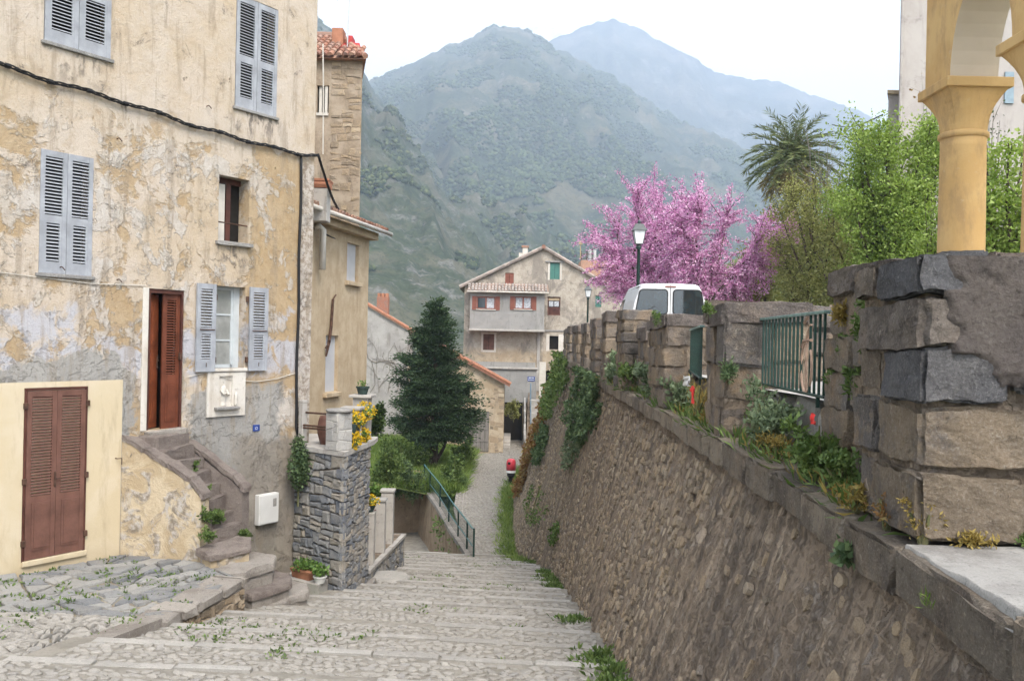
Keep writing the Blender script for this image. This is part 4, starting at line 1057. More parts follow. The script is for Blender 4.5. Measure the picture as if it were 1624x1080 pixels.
fig = single('statuette', [fg.v.__setitem__(i, tuple(hw(p[0], -p[1], p[2]))) for i, p in enumerate(fg.v)] and fg, M['offwhite'], 'small white robed statuette standing in the wall niche', 'statuette', smooth=True)
pl = MB().lathe([(.02, 0), (.028, .05), (.02, .12), (.03, .2), (.012, .25)], 8, (3.32, -.06, -1.283)); 
single('small_vase', [pl.v.__setitem__(i, tuple(hw(p[0], -p[1], p[2]))) for i, p in enumerate(pl.v)] and pl, M['lime'], 'tiny pale vase beside the statuette on the niche ledge', 'vase', smooth=True)
# blue enamel number plate
M['blueenamel'] = m_plain('blueenamel', (.02, .05, .22), .3, .5, 0, .1)
M['whiteenamel'] = m_plain('whiteenamel', (.75, .76, .8), .35, .5, 0, .05)
o = part('number_plate', MB().bbox(3.775, 3.93, -.018, .0, -1.775, -1.655, .004), M['blueenamel'], house)
textmesh('number', '12', .075, M['whiteenamel'], house, (3.84, -.0195, -1.725), (R(90), 0, 0))
# white meter box
mbx = thing('meter_box', 'white metal utility meter box hung on the grey lower wall', 'meter box', hw(4.1, 0, -3.53), HRZ)
part('cabinet', MB().bbox(-.24, .24, -.12, -.0, -3.52, -2.955, .012), M['whitepaint'], mbx); part('lid', MB().bbox(-.22, .225, -.135, -.121, -3.5, -2.975, .006), M['whitepaint'], mbx)
part('sight_glass', MB().bbox(.08, .165, -.142, -.136, -3.2, -3.05, .004), M['sill'], mbx)
# iron ring hook on the cream wall
part('wall_hook', MB().tube([(.98, 0, -2.0), (.98, -.07, -2.0), (1.05, -.08, -2.0)], .008, 6).tube([(1.05, -.08, -2.0), (1.05, -.08, -2.1)], .008, 6), M['iron'], house)
for s, z in ((.0, .95), (.95, .83), (.9, 3.05), (2.6, 3.95)):
    part('wall_hook', MB().tube([(s, 0.01, z), (s, -.06, z+.01), (s+.04, -.08, z-.04)], .009, 6), M['iron'], house)

# cables: a slung bundle with clips, its drop down the corner and a thin wire
def cable_path(pts, q): return [hw(s, q, z) for s, z in pts]
cz = [(-6, 3.95), (-3, 3.8), (-.94, 3.72), (-.2, 3.68), (1.05, 3.64), (2.5, 3.54), (4.08, 3.505), (4.81, 3.515), (5.25, 3.56)]
S = np.linspace(-6, 5.25, 150); zc_ = np.interp(S, [p[0] for p in cz], [p[1] for p in cz]) + .02*np.sin(S*5)
cb = thing('cable_bundle', 'black twisted cable bundle slung across the plastered house', 'cable', hw(-.9, .05, 3.6))
for k in range(3):
    part('strand', MB().tube([hw(s, .06 + .022*math.cos(s*9 + k*2.1), z + .022*math.sin(s*9 + k*2.1)) for s, z in zip(S, zc_)], .014, 5), M['black'], cb)
for s in np.arange(-5.2, 5.2, .62):
    z = float(np.interp(s, S, zc_)); p = hw(s, .05, z); part('clip', MB().tube([hw(s-.035, .06, z), hw(s+.035, .06, z)], .038, 7).tube([hw(s, .0, z+.03), hw(s, .06, z+.02)], .01, 5), M['black'], cb)
single('drop_cable', MB().tube([hw(4.815 + .012*math.sin(z*3), .035, z) for z in np.linspace(3.5, -1.75, 30)] + [hw(4.85, .05, -1.9)], .028, 7).tube([hw(4.85, .05, -1.85), hw(4.83, .05, -2.0), hw(4.9, .07, -2.1), hw(5.0, .07, -2.02), hw(4.98, .06, -1.9), hw(4.88, .06, -1.9)], .016, 6),
       M['black'], 'thick black cable running down the house corner to a loop', 'cable', base=hw(4.82, .03, -2.1), smooth=True)
single('thin_wire', MB().tube([hw(s, .02, z) for s, z in ((-5.9, .86), (-.88, .81), (0.5, .74), (1.46, .77))], .007, 5), M['offwhite'], 'thin pale wire strung over the ochre wall left of the door', 'wire')
single('thin_wire', MB().tube([hw(s, .02, z) for s, z in ((2.3, -.74), (2.75, -.66), (3.2, -.8), (3.8, -.86), (4.3, -.82), (4.78, -.72))], .007, 5), M['offwhite'], 'thin pale wire sagging below the open blue shutters', 'wire')

# ------------------------------------------------------------------ stair up to the front door
SO = hw(1.1, 0, 0); SRZ = HRZ + R(20); SX_ = Vector((math.cos(SRZ), math.sin(SRZ), 0)); SQ_ = Vector((SX_.y, -SX_.x, 0))     # the flight is skewed to the front
def swl(x, q, z): p = SO + SX_*x + SQ_*q; return Vector((p.x, p.y, z))
def sll(p): d = Vector((p[0], p[1], 0)) - SO; return d.dot(SX_), d.dot(SQ_)
def h2s(s, q): return sll(hw(s, q, 0))
stair = thing('door_stair', 'worn masonry stair with sloping plastered parapets up to the front door', 'stair', (SO.x, SO.y, -4.5), SRZ)
def parapet(x0, x1, prof, zlow, mat):
    pts = [(.45, zlow), (-prof[-1][0], zlow)] + [(-q, z) for q, z in prof[::-1]] + [(.45, prof[0][1])]; n = len(pts)
    nb_ = 14; rows = []
    mb = MB().add([(x0, y, z) for y, z in pts] + [(x1, y, z) for y, z in pts], [tuple(range(n)), tuple(range(2*n-1, n-1, -1))] + [(i, (i+1) % n, (i+1) % n + n, i+n) for i in range(n)])
    return part('parapet', mb, mat, stair)
rr = random.Random(9)
def capstones(s0, s1, prof, mat):   # uneven, lichen-covered
    for (q0, z0), (q1, z1) in zip(prof[:-1], prof[1:]):
        st_ = rock(s0-.015, s1+.02, -1, 0, 0, .075, rr, .02, .006, 9, .022); L = q1 - q0
        vs = [Vector((p[0], -(q0 + (-p[1])*L), p[2] + z0 + (z1 - z0)*(-p[1]))) for p in st_[0]]
        part('capstone', MB().add(vs, [f[::-1] for f in st_[1]]), mat, stair)
parapet(0, .24, [(0, -1.70), (1.2, -2.33), (1.42, -2.58)], -3.8, M['parapet_plaster'])
capstones(0, .24, [(-.1, -1.66), (.4, -1.91), (.82, -2.12), (1.22, -2.33), (1.45, -2.58)], M['lichen'])
parapet(1.1, 1.33, [(.2, -1.78), (1.33, -2.47), (1.52, -2.65)], -4.3, M['lichen'])
capstones(1.1, 1.33, [(.2, -1.74), (.75, -2.08), (1.34, -2.44), (1.55, -2.64)], M['lichen'])
part('landing', MB().add(*rock(.24, 1.1, -.5, .3, -2.1, -1.66, rr, .02, .005, 6, .02)), M['lichen'], stair)
for k in range(8):
    q0 = .64 + k*.155; z = -1.87 - k*.21
    part('step', MB().add(*rock(.24, 1.1, -q0, -(q0 - .4), z - .3, z, rr, .02, .005, 6, .02)), M['lichen'], stair)
part('stair_core', MB().box(.25, 1.09, -1.5, .3, -4.4, -3.3).box(.25, 1.09, -.8, .3, -3.35, -2.4), M['oldstair'], stair)
def slabstep(poly, z, zlow, seed):
    r_ = random.Random(seed); poly = [(x, -q) for x, q in poly]
    if area(poly) < 0: poly = poly[::-1]
    surf = lambda a, b, h: Vector((a, b, z - .10 + h + .012*mnoise.noise(Vector((a*3, b*3, seed)))))
    st_ = polystone(poly, surf, r_, gap=0, proud=.10, deep=.0, jit=.012, inset=.012, nsub=7)
    part('step', MB().add(*st_), M['lichen' if seed % 2 else 'oldstair'], stair)
    body = shrink(poly, .035); part('step_base', MB().prismz([tuple(p) for p in body], zlow, z - .09), M['parapet_plaster'] if seed == 1 else M['oldstair'], stair)
slabstep([(-.12, 1.42), (-.42, 1.85), (.35, 2.12), (.9, 1.82), (1.05, 1.4)], -3.34, -3.8, 1)
slabstep([(-.45, 1.9), (-.6, 2.3), (.3, 2.55), (.85, 2.3), (1.2, 1.4), (.2, 1.4)], -3.58, -4.3, 2)
slabstep([(-.3, 2.2), (-.45, 2.58), (.34, 2.82), (.95, 2.5), (1.33, 1.4), (.3, 1.4)], -3.86, -4.6, 3)
slabstep([(-.1, 2.4), (-.2, 2.66), (.7, 2.96), (1.15, 2.72), (1.48, 1.4), (.5, 1.4)], -4.10, -4.8, 4)

# ------------------------------------------------------------------ forecourt: flagstones, cobbles, kerb
def zfc(s, q): return -3.55 + .06*min(3, max(0, -s - .2))
fc_poly = [(-5.5, .0), (1.12, .0), (1.55, 1.35), (1.27, 2.66), (-.78, 3.5), (-2.58, 4.15), (-5.5, 5.0)]
fb = MB(); fb.prismz([(p.x, p.y) for p in (hw(s, q, 0) for s, q in fc_poly)][::-1], -4.7, -3.66)
vs = [hw(s, q, zfc(s, q) - .062) for s, q in fc_poly]; fb.add(vs, [tuple(range(len(vs)))[::-1]])
forecourt = structure('forecourt', fb, M['earth'])
rf = random.Random(12)
L0, L1 = np.array(hpx(0, 968, -3.45)), np.array(hpx(170, 972, -3.48))
P_, Q_ = cut([np.array(p) for p in fc_poly], L0, (L1 - L0)/np.linalg.norm(L1 - L0))
def ctr(p): return np.mean(p, 0)
flagp, cobp = (P_, Q_) if ctr(P_)[1] < ctr(Q_)[1] else (Q_, P_)
fsurf = lambda a, b, h: hw(a, b, zfc(a, b) - .03 + h)
for pl in splitpoly(flagp, .17, rf, 1.5, .3):
    st_ = polystone(pl, fsurf, rf, gap=.024, proud=.04, deep=.03, jit=.012, inset=.012, nsub=3)
    if st_: 
        if st_[0]: mkstone('flagstone', (st_[0], [f[::-1] for f in st_[1]]), M['flag'], forecourt)
for pl in splitpoly(cobp, .018, rf, 1.2, .5):
    st_ = polystone(pl, fsurf, rf, gap=.012, proud=.035, deep=.03, jit=.006, inset=.03, nsub=1, dome=.012)
    c_ = ctr(pl)
    if st_ and c_[0] > -4.2: mkstone('cobblestone', (st_[0], [f[::-1] for f in st_[1]]), M['cobble'], forecourt)
# kerb: concrete beam, then a taller rubble edge
K = [hw(-4.0, 4.6, 0), hw(-2.58, 4.2, 0), hw(-.70, 3.54, 0)]
for a, b in zip(K[:-1], K[1:]):
    d_ = (b - a).normalized(); n_ = Vector((d_.y, -d_.x, 0)); 
    za, zb2 = [zfc(*hl(p)) for p in (a, b)]
    part('kerb', MB().hexa([a - n_*.3 + Vector((0, 0, -4.2)), a + Vector((0, 0, -4.2)) + n_*.03, b + Vector((0, 0, -4.3)) + n_*.03, b - n_*.3 + Vector((0, 0, -4.3)),
                            a - n_*.3 + Vector((0, 0, za + .03)), a + Vector((0, 0, za + .035)), b + Vector((0, 0, zb2 + .035)), b - n_*.3 + Vector((0, 0, zb2 + .03))]), M['oldstair'], forecourt)
a, b = hw(-.72, 3.55, 0), hw(1.3, 2.70, 0); d_ = (b - a).normalized(); n_ = Vector((d_.y, -d_.x, 0)); Lk = (b - a).length
part('kerb_wall', MB().hexa([a - n_*.5 + Vector((0, 0, -4.3)), a + Vector((0, 0, -4.3)), b + Vector((0, 0, -4.6)), b - n_*.5 + Vector((0, 0, -4.6)),
                             a - n_*.5 + Vector((0, 0, -3.55)), a + Vector((0, 0, -3.56)), b + Vector((0, 0, -3.57)), b - n_*.5 + Vector((0, 0, -3.56))]), M['oldstair'], forecourt)
ks = lambda u, w, h: a + d_*u + n_*h + Vector((0, 0, w))
for pl in splitpoly([(0, -4.35), (Lk, -4.6), (Lk, -3.68), (0, -3.66)], .03, rf, 1.6, .2):
    st_ = polystone(pl, ks, rf, gap=.01, proud=.025, deep=.04, jit=.008, inset=.02, nsub=2)
    if st_: mkstone('stone', st_, M['rubble'], forecourt)
x = 0
while x < Lk - .05:
    l = min(rf.uniform(.4, .75), Lk - x); s_ = rock(x, x + l - .01, -.5, .05, -3.66, -3.52, rf, .02, .008)
    part('edge_stone', MB().add([a + d_*p.x + n_*p.y + Vector((0, 0, p.z)) for p in s_[0]], [f[::-1] for f in s_[1]]), M['oldstair'], forecourt); x += l
# ------------------------------------------------------------------ flower terrace of dark rubble beside the steps
TA, TB, TC = Vector((-4.15, 17.75, 0)), Vector((-3.02, 16.75, 0)), Vector((-2.86, 18.7, 0))     # house corner, street corner, far street corner
TZ, TZB = -2.1, -4.95
terr = thing('stone_terrace', 'raised dark rubble-stone terrace with slab top beside the steps', 'terrace', (TB.x, TB.y, TZB))
part('core', MB().prismz([(-5.2, 18.9), (TA.x-.1, TA.y+.12), (TB.x-.06, TB.y+.08), (TC.x-.06, TC.y), (-2.95, 19.3), (-5.2, 20)], -6, TZ-.08), M['mortar'], terr)
rt = random.Random(15)
def face(A, B, z0, z1, target, mat, parent, seed, stretch=1.4, ang=.22, proud=.035, gap=.012, z0b=None, z1b=None, name='stone'):
    r_ = random.Random(seed); d_ = (B - A); L = d_.length; d_ = d_/L; n_ = Vector((d_.y, -d_.x, 0)); z0b = z0 if z0b is None else z0b; z1b = z1 if z1b is None else z1b
    surf = lambda u, w, h: A + d_*u + n_*h + Vector((0, 0, w))
    for pl in splitpoly([(0, z0), (L, z0b), (L, z1b), (0, z1)], target, r_, stretch, ang):
        st_ = polystone(pl, surf, r_, gap=gap, proud=proud, deep=.08, jit=.008, inset=.025, nsub=3)
        if st_: mkstone(name, st_, M[mat], parent)
face(TA, TB, TZB, TZ-.08, .06, 'bluestone', terr, 3, 1.7, .09, .04)
face(TB, TC, TZB-.1, TZ-.08, .032, 'bluestone', terr, 4, 1.5, .1, .03, z0b=-5.3)
part('slab', MB().prismz([(-5.2, 18.6), (TA.x-.05, TA.y-.05), (TB.x+.02, TB.y-.09), (TC.x+.09, TC.y), (-2.8, 19.4), (-5.2, 20)], TZ-.085, TZ), M['concrete'], terr)
# bench-like footing with pots in front
foot = [at(443, 925, 17.3), at(523, 915, 16.6), at(523, 915, 16.0), at(455, 915, 16.3)]
part('footing', MB().prismz([(-4.15, 17.7), (-3.32, 17.0), (-3.42, 16.55), (-4.1, 17.0)], -5, -4.5), M['concrete'], terr)
def tpier(p, w, z0, z1, rz, name, label, mat, cap='concrete', stones=True, seed=0, group='short stone posts on the flower terrace', capw=.05, capr=False):
    t = thing(name, label, 'post', (p.x, p.y, z0), rz or 1e-4, group)
    part('shaft', MB().bbox(-w/2, w/2, -w/2, w/2, z0, z1-.06, .012), M['concrete'], t)
    if stones:
        r_ = random.Random(seed)
        for k in range(4):
            surf = [lambda u, v, h: Vector((u, -w/2 - h, v)), lambda u, v, h: Vector((w/2 + h, u, v)), lambda u, v, h: Vector((u, w/2 + h, v)), lambda u, v, h: Vector((-w/2 - h, u, v))][k]
            for pl in splitpoly([(-w/2, z0), (w/2, z0), (w/2, z1-.07), (-w/2, z1-.07)], .035, r_, 1, .2):
                st_ = polystone(pl, surf, r_, gap=.007, proud=.012, deep=.02, jit=.004, inset=.012, nsub=2)
                if st_: mkstone('stone', st_, M[mat], t)
    if capr: part('cap', MB().lathe([(w*.5, z1-.06), (w*.72, z1-.055), (w*.74, z1-.015), (w*.68, z1), (.02, z1+.004)], 14), M['sill'], t, True)
    else: part('cap', MB().bbox(-w/2-capw, w/2+capw, -w/2-capw, w/2+capw, z1-.06, z1, .012), M[cap], t)
    return t
M['greypost'] = m_stone('greypost', [(0, (.27, .27, .265)), (1, (.4, .385, .36))], scale=7, bump=.5, bdist=.008)
p1 = at(535, 716, 17.0); p1.z = 0
tpier(Vector((-3.19, 17.05, 0)), .34, TZ, TZ + .76, R(-38), 'stone_post', 'round-capped stone post at the street corner of the terrace', 'greypost', capr=True, seed=5)
tpier(Vector((-3.1, 17.95, 0)), .3, TZ, TZ + .74, R(-5), 'stone_post', 'middle stone post between yellow flowers on the terrace', 'greypost', seed=6, stones=False)
tpier(Vector((-3.04, 18.75, 0)), .32, TZ, TZ + .93, R(-5), 'stone_post', 'far stone post with a dark pot on its cap', 'greypost', seed=7, capw=.07, stones=False)
tpier(Vector((-4.02, 17.72, 0)), .12, TZ, TZ + .86, R(-38), 'stone_post', 'thin grey post against the house corner carrying rusty rails', 'greypost', stones=False, capw=.005)
rail = thing('handrail', 'pair of rusty iron rails from the house corner to the corner post', 'rail', (-3.6, 17.4, TZ))
for z, q in ((TZ + .62, .05), (TZ + .38, -.02), (TZ + .33, -.02)): part('bar', MB().tube([(-4.2, 17.85 + q, z), (-3.25, 17.08 + q, z + .02)], .02, 6), M['iron'], rail)
# lower wall with concrete posts going down the street
low = thing('lower_flower_wall', 'low stepped stone wall with concrete slab below the terrace', 'wall', (-2.9, 19.2, -5.4))
LA, LB = Vector((-2.86, 18.75, 0)), Vector((-2.80, 24.6, 0))
part('core', MB().hexa([(-3.6, 18.8, -6.6), (-2.92, 18.8, -6.6), (-2.86, 24.55, -6.9), (-3.6, 24.55, -6.9), (-3.6, 18.8, -4.75), (-2.92, 18.8, -4.75), (-2.86, 24.55, -5.25), (-3.6, 24.55, -5.25)]), M['mortar'], low)
face(LA, LB, -5.6, -4.82, .06, 'bluestone', low, 8, 1.4, .2, .03, z0b=-6.6, z1b=-5.3)
part('slab', MB().hexa([(-3.62, 18.72, -4.83), (-2.80, 18.72, -4.83), (-2.74, 24.65, -5.33), (-3.62, 24.65, -5.33), (-3.62, 18.72, -4.76), (-2.80, 18.72, -4.76), (-2.74, 24.65, -5.26), (-3.62, 24.65, -5.26)]), M['concrete'], low)
part('end_slab', MB().bbox(-3.1, -2.72, 18.3, 19.0, -5.4, -4.98, .02), M['oldstair'], low)
for k, (yy_, zt) in enumerate(((19.55, -3.72), (21.2, -3.72), (22.7, -3.75))):
    z0 = lerp(-4.76, -5.26, (yy_ - 18.7)/5.9)
    tpier(Vector((-3.0, yy_, 0)), .3, z0, zt, R(1), 'concrete_post', ['nearest tall concrete post of the lower wall, holding a flower pot', 'middle tall concrete post of the lower wall', 'farthest tall concrete post of the lower wall'][k], 'greypost', stones=False, group='concrete posts of the lower wall', capw=.03 if k else .01, cap='greypost')
single('wooden_rail', MB().bbox(-3.1, -3.04, 19.6, 22.6, -4.05, -3.95, .01), M['darkwood'], 'dark wooden rail between the concrete posts', 'rail')
single('millstone', MB().add(*rock(-.40, .40, -.36, .36, -.17, 0, random.Random(3), .05, .01, 4)) if False else MB().lathe([(.44, -.2), (.47, -.14), (.46, -.04), (.42, 0), (.08, .012), (.07, .0)], 20, (-2.55, 19.55, zstep(-2.6, 19.6) + .2)), M['kerbstone'], 'round grey stone slab set at the foot of the lower wall', 'stone slab')

# ------------------------------------------------------------------ pots and flowers
M['terracotta'] = m_plain('terracotta', (.34, .155, .095), .8, .2, 0, .15, 5)
M['yellow'] = m_leaf('yellow', (.5, .3, .01), (.72, .47, .015), (.8, .6, .05), 8, .2, .6)
M['potgreen'] = m_leaf('potgreen', (.05, .11, .025), (.12, .22, .05), (.22, .33, .09), 8, .3)
M['darkpot'] = m_plain('darkpot', (.03, .05, .045), .6, .3)
def flowers(name, label, c, r, nl, nf, fl=None, pot=None, group='yellow flowers on the terrace', green='potgreen', ls=.05):
    rs = np.random.RandomState(int(abs(c[0]*1000 + c[1]*77)) % 9999); t = thing(name, label, 'flowers' if nf else 'plant', (c[0], c[1], c[2]), 0, group)
    part('foliage', leafmesh('foliage', blobpts((c[0], c[1], c[2] + r[2]*.8), r, nl, rs, .2), ls, .6, .5, 3), M[green], t)
    if nf:
        p = blobpts((c[0], c[1], c[2] + r[2]*.95), [q*1.1 for q in r], nf, rs, .75)
        p = np.repeat(p, 5, 0) + rs.normal(0, .006, (nf*5, 3)); part('blossom', leafmesh('blossom', p, .034, .8, .2, 4), M['yellow'], t)
    return t
flowers('yellow_flowers', 'yellow daisies trailing from the box by the corner post', (-2.98, 17.5, TZ + .38), (.2, .3, .16), 260, 140)
flowers('yellow_flowers', 'low yellow daisies on the terrace slab beside the corner post', (-2.96, 17.35, TZ + .0), (.14, .22, .17), 220, 130)
flowers('yellow_flowers', 'yellow daisies spilling from the far trough near the dark pot', (-2.92, 18.4, TZ + .45), (.22, .32, .18), 260, 150)
flowers('yellow_flowers', 'small clump of yellow daisies at the foot of the far post', (-2.9, 18.3, TZ + .0), (.1, .16, .14), 160, 70)
for k, (y, z) in enumerate(((17.5, TZ + .28), (18.35, TZ + .36))):
    single('flower_trough', MB().hexa([(-3.13, y-.3, z), (-2.93, y-.3, z), (-2.93, y+.3, z), (-3.13, y+.3, z), (-3.17, y-.33, z+.18), (-2.89, y-.33, z+.18), (-2.89, y+.33, z+.18), (-3.17, y+.33, z+.18)]), M['darkpot'],
           ['dark green flower trough between the corner and middle posts', 'dark green flower trough between the middle and far posts'][k], 'trough', group='flower troughs on the terrace')
def pot(p, r, h, mat, label, name='flower_pot', n=14):
    return single(name, MB().lathe([(r*.7, 0), (r*.98, h*.8), (r*1.08, h*.82), (r*1.08, h), (r*.92, h), (r*.88, h*.85), (.01, h*.84)], n, p), M[mat], label, 'flower pot', smooth=False)
pot((-3.04, 18.75, TZ + .935), .13, .16, 'darkpot', 'dark round pot on the cap of the far post')
flowers('pot_plant', 'sprigs growing in the dark pot on the far post', (-3.04, 18.75, TZ + 1.07), (.1, .1, .08), 60, 0, group=None)
pot((-3.0, 19.55, -3.715), .16, .15, 'darkpot', 'black pot of yellow flowers on the nearest concrete post')
flowers('yellow_flowers', 'yellow daisies in the black pot on the nearest concrete post', (-3.0, 19.55, -3.6), (.24, .24, .12), 200, 120)
single('terracotta_planter', MB().hexa([(-.0, 0, 0), (.46, 0, 0), (.46, .17, 0), (0, .17, 0), (-.03, -.02, .15), (.49, -.02, .15), (.49, .19, .15), (-.03, .19, .15)]).box(-.04, .5, -.03, .2, .13, .165), M['terracotta'], 'rectangular terracotta planter with herbs at the foot of the terrace', 'planter', base=(0, 0, 0))
o = bpy.data.objects[-1] if False else [q for q in C.objects if q.name == 'terracotta_planter'][0]
o.location = (-4.02, 17.12, -4.5); o.rotation_euler = (0, 0, R(-38))
flowers('herbs', 'green herbs filling the terracotta planter', (-3.76, 17.0, -4.36), (.26, .2, .13), 420, 0, group=None, ls=.06)
pot((-3.42, 16.72, -4.5), .12, .13, 'whitepaint', 'small white bowl pot beside the terracotta planter')
flowers('herbs', 'light green leafy plant in the small white bowl pot', (-3.42, 16.72, -4.38), (.16, .16, .12), 260, 0, group=None, ls=.07)
wp = thing('wall_shrub', 'dark green shrub growing from the corner between house and terrace', 'shrub', (-4.0, 17.45, -3.1))
rs = np.random.RandomState(5)
part('foliage', leafmesh('foliage', np.concatenate([blobpts((-3.98, 17.38, -2.5), (.24, .24, .45), 1500, rs, .3), blobpts((-4.02, 17.4, -2.1), (.14, .14, .25), 350, rs, .3)]), .06, .6, .1, 8), M['ivy'], wp)
part('stem', MB().tube([(-4.02, 17.45, -3.25), (-4.0, 17.42, -2.6), (-4.05, 17.4, -2.1)], .02, 5), M['stem'], wp)
single('round_barrel', MB().lathe([(.16, 0), (.22, .2), (.23, .32), (.2, .48), (.17, .55)], 14, (-3.55, 17.9, TZ)), M['brownshutter'], 'brown rounded jar behind the corner post', 'jar', smooth=True)

# ------------------------------------------------------------------ tan rendered house with tiled eave
M['tan'] = m_plaster('tan', (.40, .31, .205), (.475, .38, .265), (.31, .23, .145), 2.2, .9)
M['tile'] = m_stone('tile', [(0, (.22, .10, .07)), (.4, (.33, .15, .1)), (.7, (.4, .24, .17)), (1, (.25, .16, .13))], scale=9, bump=.5, bdist=.01, mottle=(.2, .17, .15), light=(.45, .33, .27), streak=.5)
M['palewin'] = m_plain('palewin', (.46, .46, .47), .6, .2, 0, .06, 2)
TH_ = math.radians(11.2); tp = at(583, 500, 24.0); TD = Vector((math.sin(TH_), math.cos(TH_), 0)); TN = Vector((math.cos(TH_), -math.sin(TH_), 0))
trz = math.pi/2 - TH_
def tpx(u, v):      # (s, z) on the tan wall, s = 0 at its far corner
    r_ = ray(u, v); O = Vector((tp.x, tp.y, 0)); k = O.dot(TN)/r_.dot(TN); p = r_*k; return (p - O).dot(TD), p.z
th_ = thing('tan_house', 'narrow tan rendered house with projecting tiled eave', 'house', (tp.x, tp.y, -4.8), trz)
w1 = [tpx(551, 384), tpx(568, 448)]; w2 = [tpx(517, 532), tpx(535, 620)]
hol = [(w1[0][0], w1[1][0], w1[1][1], w1[0][1]), (w2[0][0], w2[1][0], w2[1][1], w2[0][1])]
ze = tpx(583, 372)[1]
part('wall', holed_wall(-6, 0, -4.8, ze + .1, hol, 5.0, 0, .1), M['tan'], th_)
for h in hol:
    part('window', MB().box(h[0]-.01, h[1]+.01, .09, .12, h[2]-.01, h[3]+.01), M['palewin'], th_); part('window_sill', MB().bbox(h[0]-.12, h[1]+.08, -.1, .09, h[2]-.12, h[2]-.01, .015), M['tan'], th_)
rf_ = part('roof', MB().add([(-6.2, -.35, ze + .05), (.35, -.35, ze + .05), (.35, 5.2, ze + 1.9), (-6.2, 5.2, ze + 1.9), (-6.2, -.35, ze + .12), (.35, -.35, ze + .12), (.35, 5.2, ze + 1.97), (-6.2, 5.2, ze + 1.97)],
     [(0, 3, 2, 1), (4, 5, 6, 7), (0, 1, 5, 4), (1, 2, 6, 5), (2, 3, 7, 6), (3, 0, 4, 7)]), M['tan'], th_)
def tilefield(x0, x1, y0, z0, y1, z1, w=.19, rowl=.36, seed=1, r=.085):
    """rows of half-round clay tiles running from (y0,z0) eave up to (y1,z1)"""
    mb = MB(); r_ = random.Random(seed); L = math.hypot(y1-y0, z1-z0); nr = max(1, int(L/rowl)); nc = int((x1-x0)/w)
    dy, dz = (y1-y0)/L, (z1-z0)/L; ny_, nz_ = -dz, dy
    for c in range(nc):
        for k in range(nr):
            a = k*rowl; b = a + rowl*1.12; xc = x0 + (c+.5)*w + r_.uniform(-.008, .008); vs = []
            for e, (q, rr_, lift) in enumerate(((a, r*1.08, .02 + r_.uniform(-.006, .01)), (b, r*.9, .0))):
                for j in range(6):
                    an = math.pi*j/5; vs.append((xc + rr_*math.cos(an), y0 + dy*q + ny_*(rr_*math.sin(an) + lift), z0 + dz*q + nz_*(rr_*math.sin(an) + lift)))
            mb.add(vs, [(j, j+1, 7+j, 6+j) for j in range(5)] + [tuple(range(6))])
    return mb
x = part('roof_tiles', tilefield(-6.2, .38, -.42, ze + .10, 5.0, ze + 1.9, seed=3), M['tile'], th_); x['kind'] = 'stuff'
part('gutter', MB().tube([(-6.2, -.47, ze + .06), (.4, -.47, ze + .06)], .055, 8), M['offwhite'], th_, True)
part('eave_cornice', MB().box(-6, .1, -.22, 0, ze - .14, ze + .05), M['tan'], th_)
sp = tpx(499, 360); part('pipe', MB().tube([(sp[0]+.0, .0, sp[1]-.02), (sp[0]+.02, -.1, sp[1]+.02), (sp[0]+.1, -.16, sp[1]-.06), (sp[0]+.1, -.16, sp[1]-.95)], .075, 8), M['offwhite'], th_, True)
part('lamp', MB().hexa([(sp[0]+.3, -.3, sp[1]-.22), (sp[0]+.5, -.3, sp[1]-.22), (sp[0]+.5, 0, sp[1]-.1), (sp[0]+.3, 0, sp[1]-.1), (sp[0]+.3, -.3, sp[1]-.2), (sp[0]+.5, -.3, sp[1]-.2), (sp[0]+.5, 0, sp[1]-.06), (sp[0]+.3, 0, sp[1]-.06)]), M['black'], th_)
st2 = [tpx(525, 475), tpx(522, 520), tpx(518, 545), tpx(514, 565)]
part('dead_branch', MB().tube([(s, -.05, z) for s, z in st2], [.03, .035, .04, .02], 6).tube([(st2[1][0], -.05, st2[1][1]), (st2[1][0]-.2, -.1, st2[1][1]-.3)], .02, 5).tube([(st2[2][0], -.05, st2[2][1]), (st2[2][0]-.25, -.08, st2[2][1]-.1)], .02, 5).tube([(st2[0][0], -.05, st2[0][1]), (st2[0][0]+.15, -.06, st2[0][1]+.12)], .018, 5), M['iron'], th_)
# small chimney poking up by the house corner
cp = at(507, 300, 19.6); ch = thing('roof_chimney', 'small grey chimney capped with terracotta tiles at the house corner', 'chimney', (cp.x, 20.0, ze))
part('stack', MB().bbox(cp.x-.28, cp.x+.14, 19.7, 20.1, ze - .2, at(507, 298, 19.7).z, .015), M['concrete'], ch)
zt = at(507, 298, 19.7).z
for k in range(2): part('tile', MB().tube([(cp.x-.3, 19.75 + .2*k, zt + .08), (cp.x+.18, 19.75 + .2*k, zt + .08)], .1, 8), M['terracotta'], ch)
part('tile', MB().bbox(cp.x-.3, cp.x+.18, 19.65, 20.15, zt + .14, zt + .2, .01), M['terracotta'], ch)

# ------------------------------------------------------------------ tall stone tower house behind
M['towerwall'] = m_plaster('towerwall', (.25, .195, .14), (.36, .295, .225), (.11, .092, .075), 1.6, 1.6)
ty = 27.0; rx = at(573, 200, ty).x; tz = at(573, 96, ty).z; lx = rx - 4.6
tw = thing('tower_house', 'tall rough-stone house with a red tiled roof and one small window', 'house', ((lx+rx)/2, ty, -5))
wa, wb = at(503, 136, ty), at(521, 180, ty)
def flank(m): m.v = [((p[0] - 1.0 if p[0] > rx - .01 and p[1] > 1 else p[0]), p[1], p[2]) for p in m.v]; return m
part('wall', MB().add(*(lambda m: (m.v, m.f))((lambda m: (setattr(m, 'v', [(p[0], p[1] + ty, p[2]) for p in m.v]), m)[1])(flank(holed_wall(lx, rx, -5, tz, [(wa.x, wb.x, wb.z, wa.z)], 5, 0, .2))))), M['towerwall'], tw)
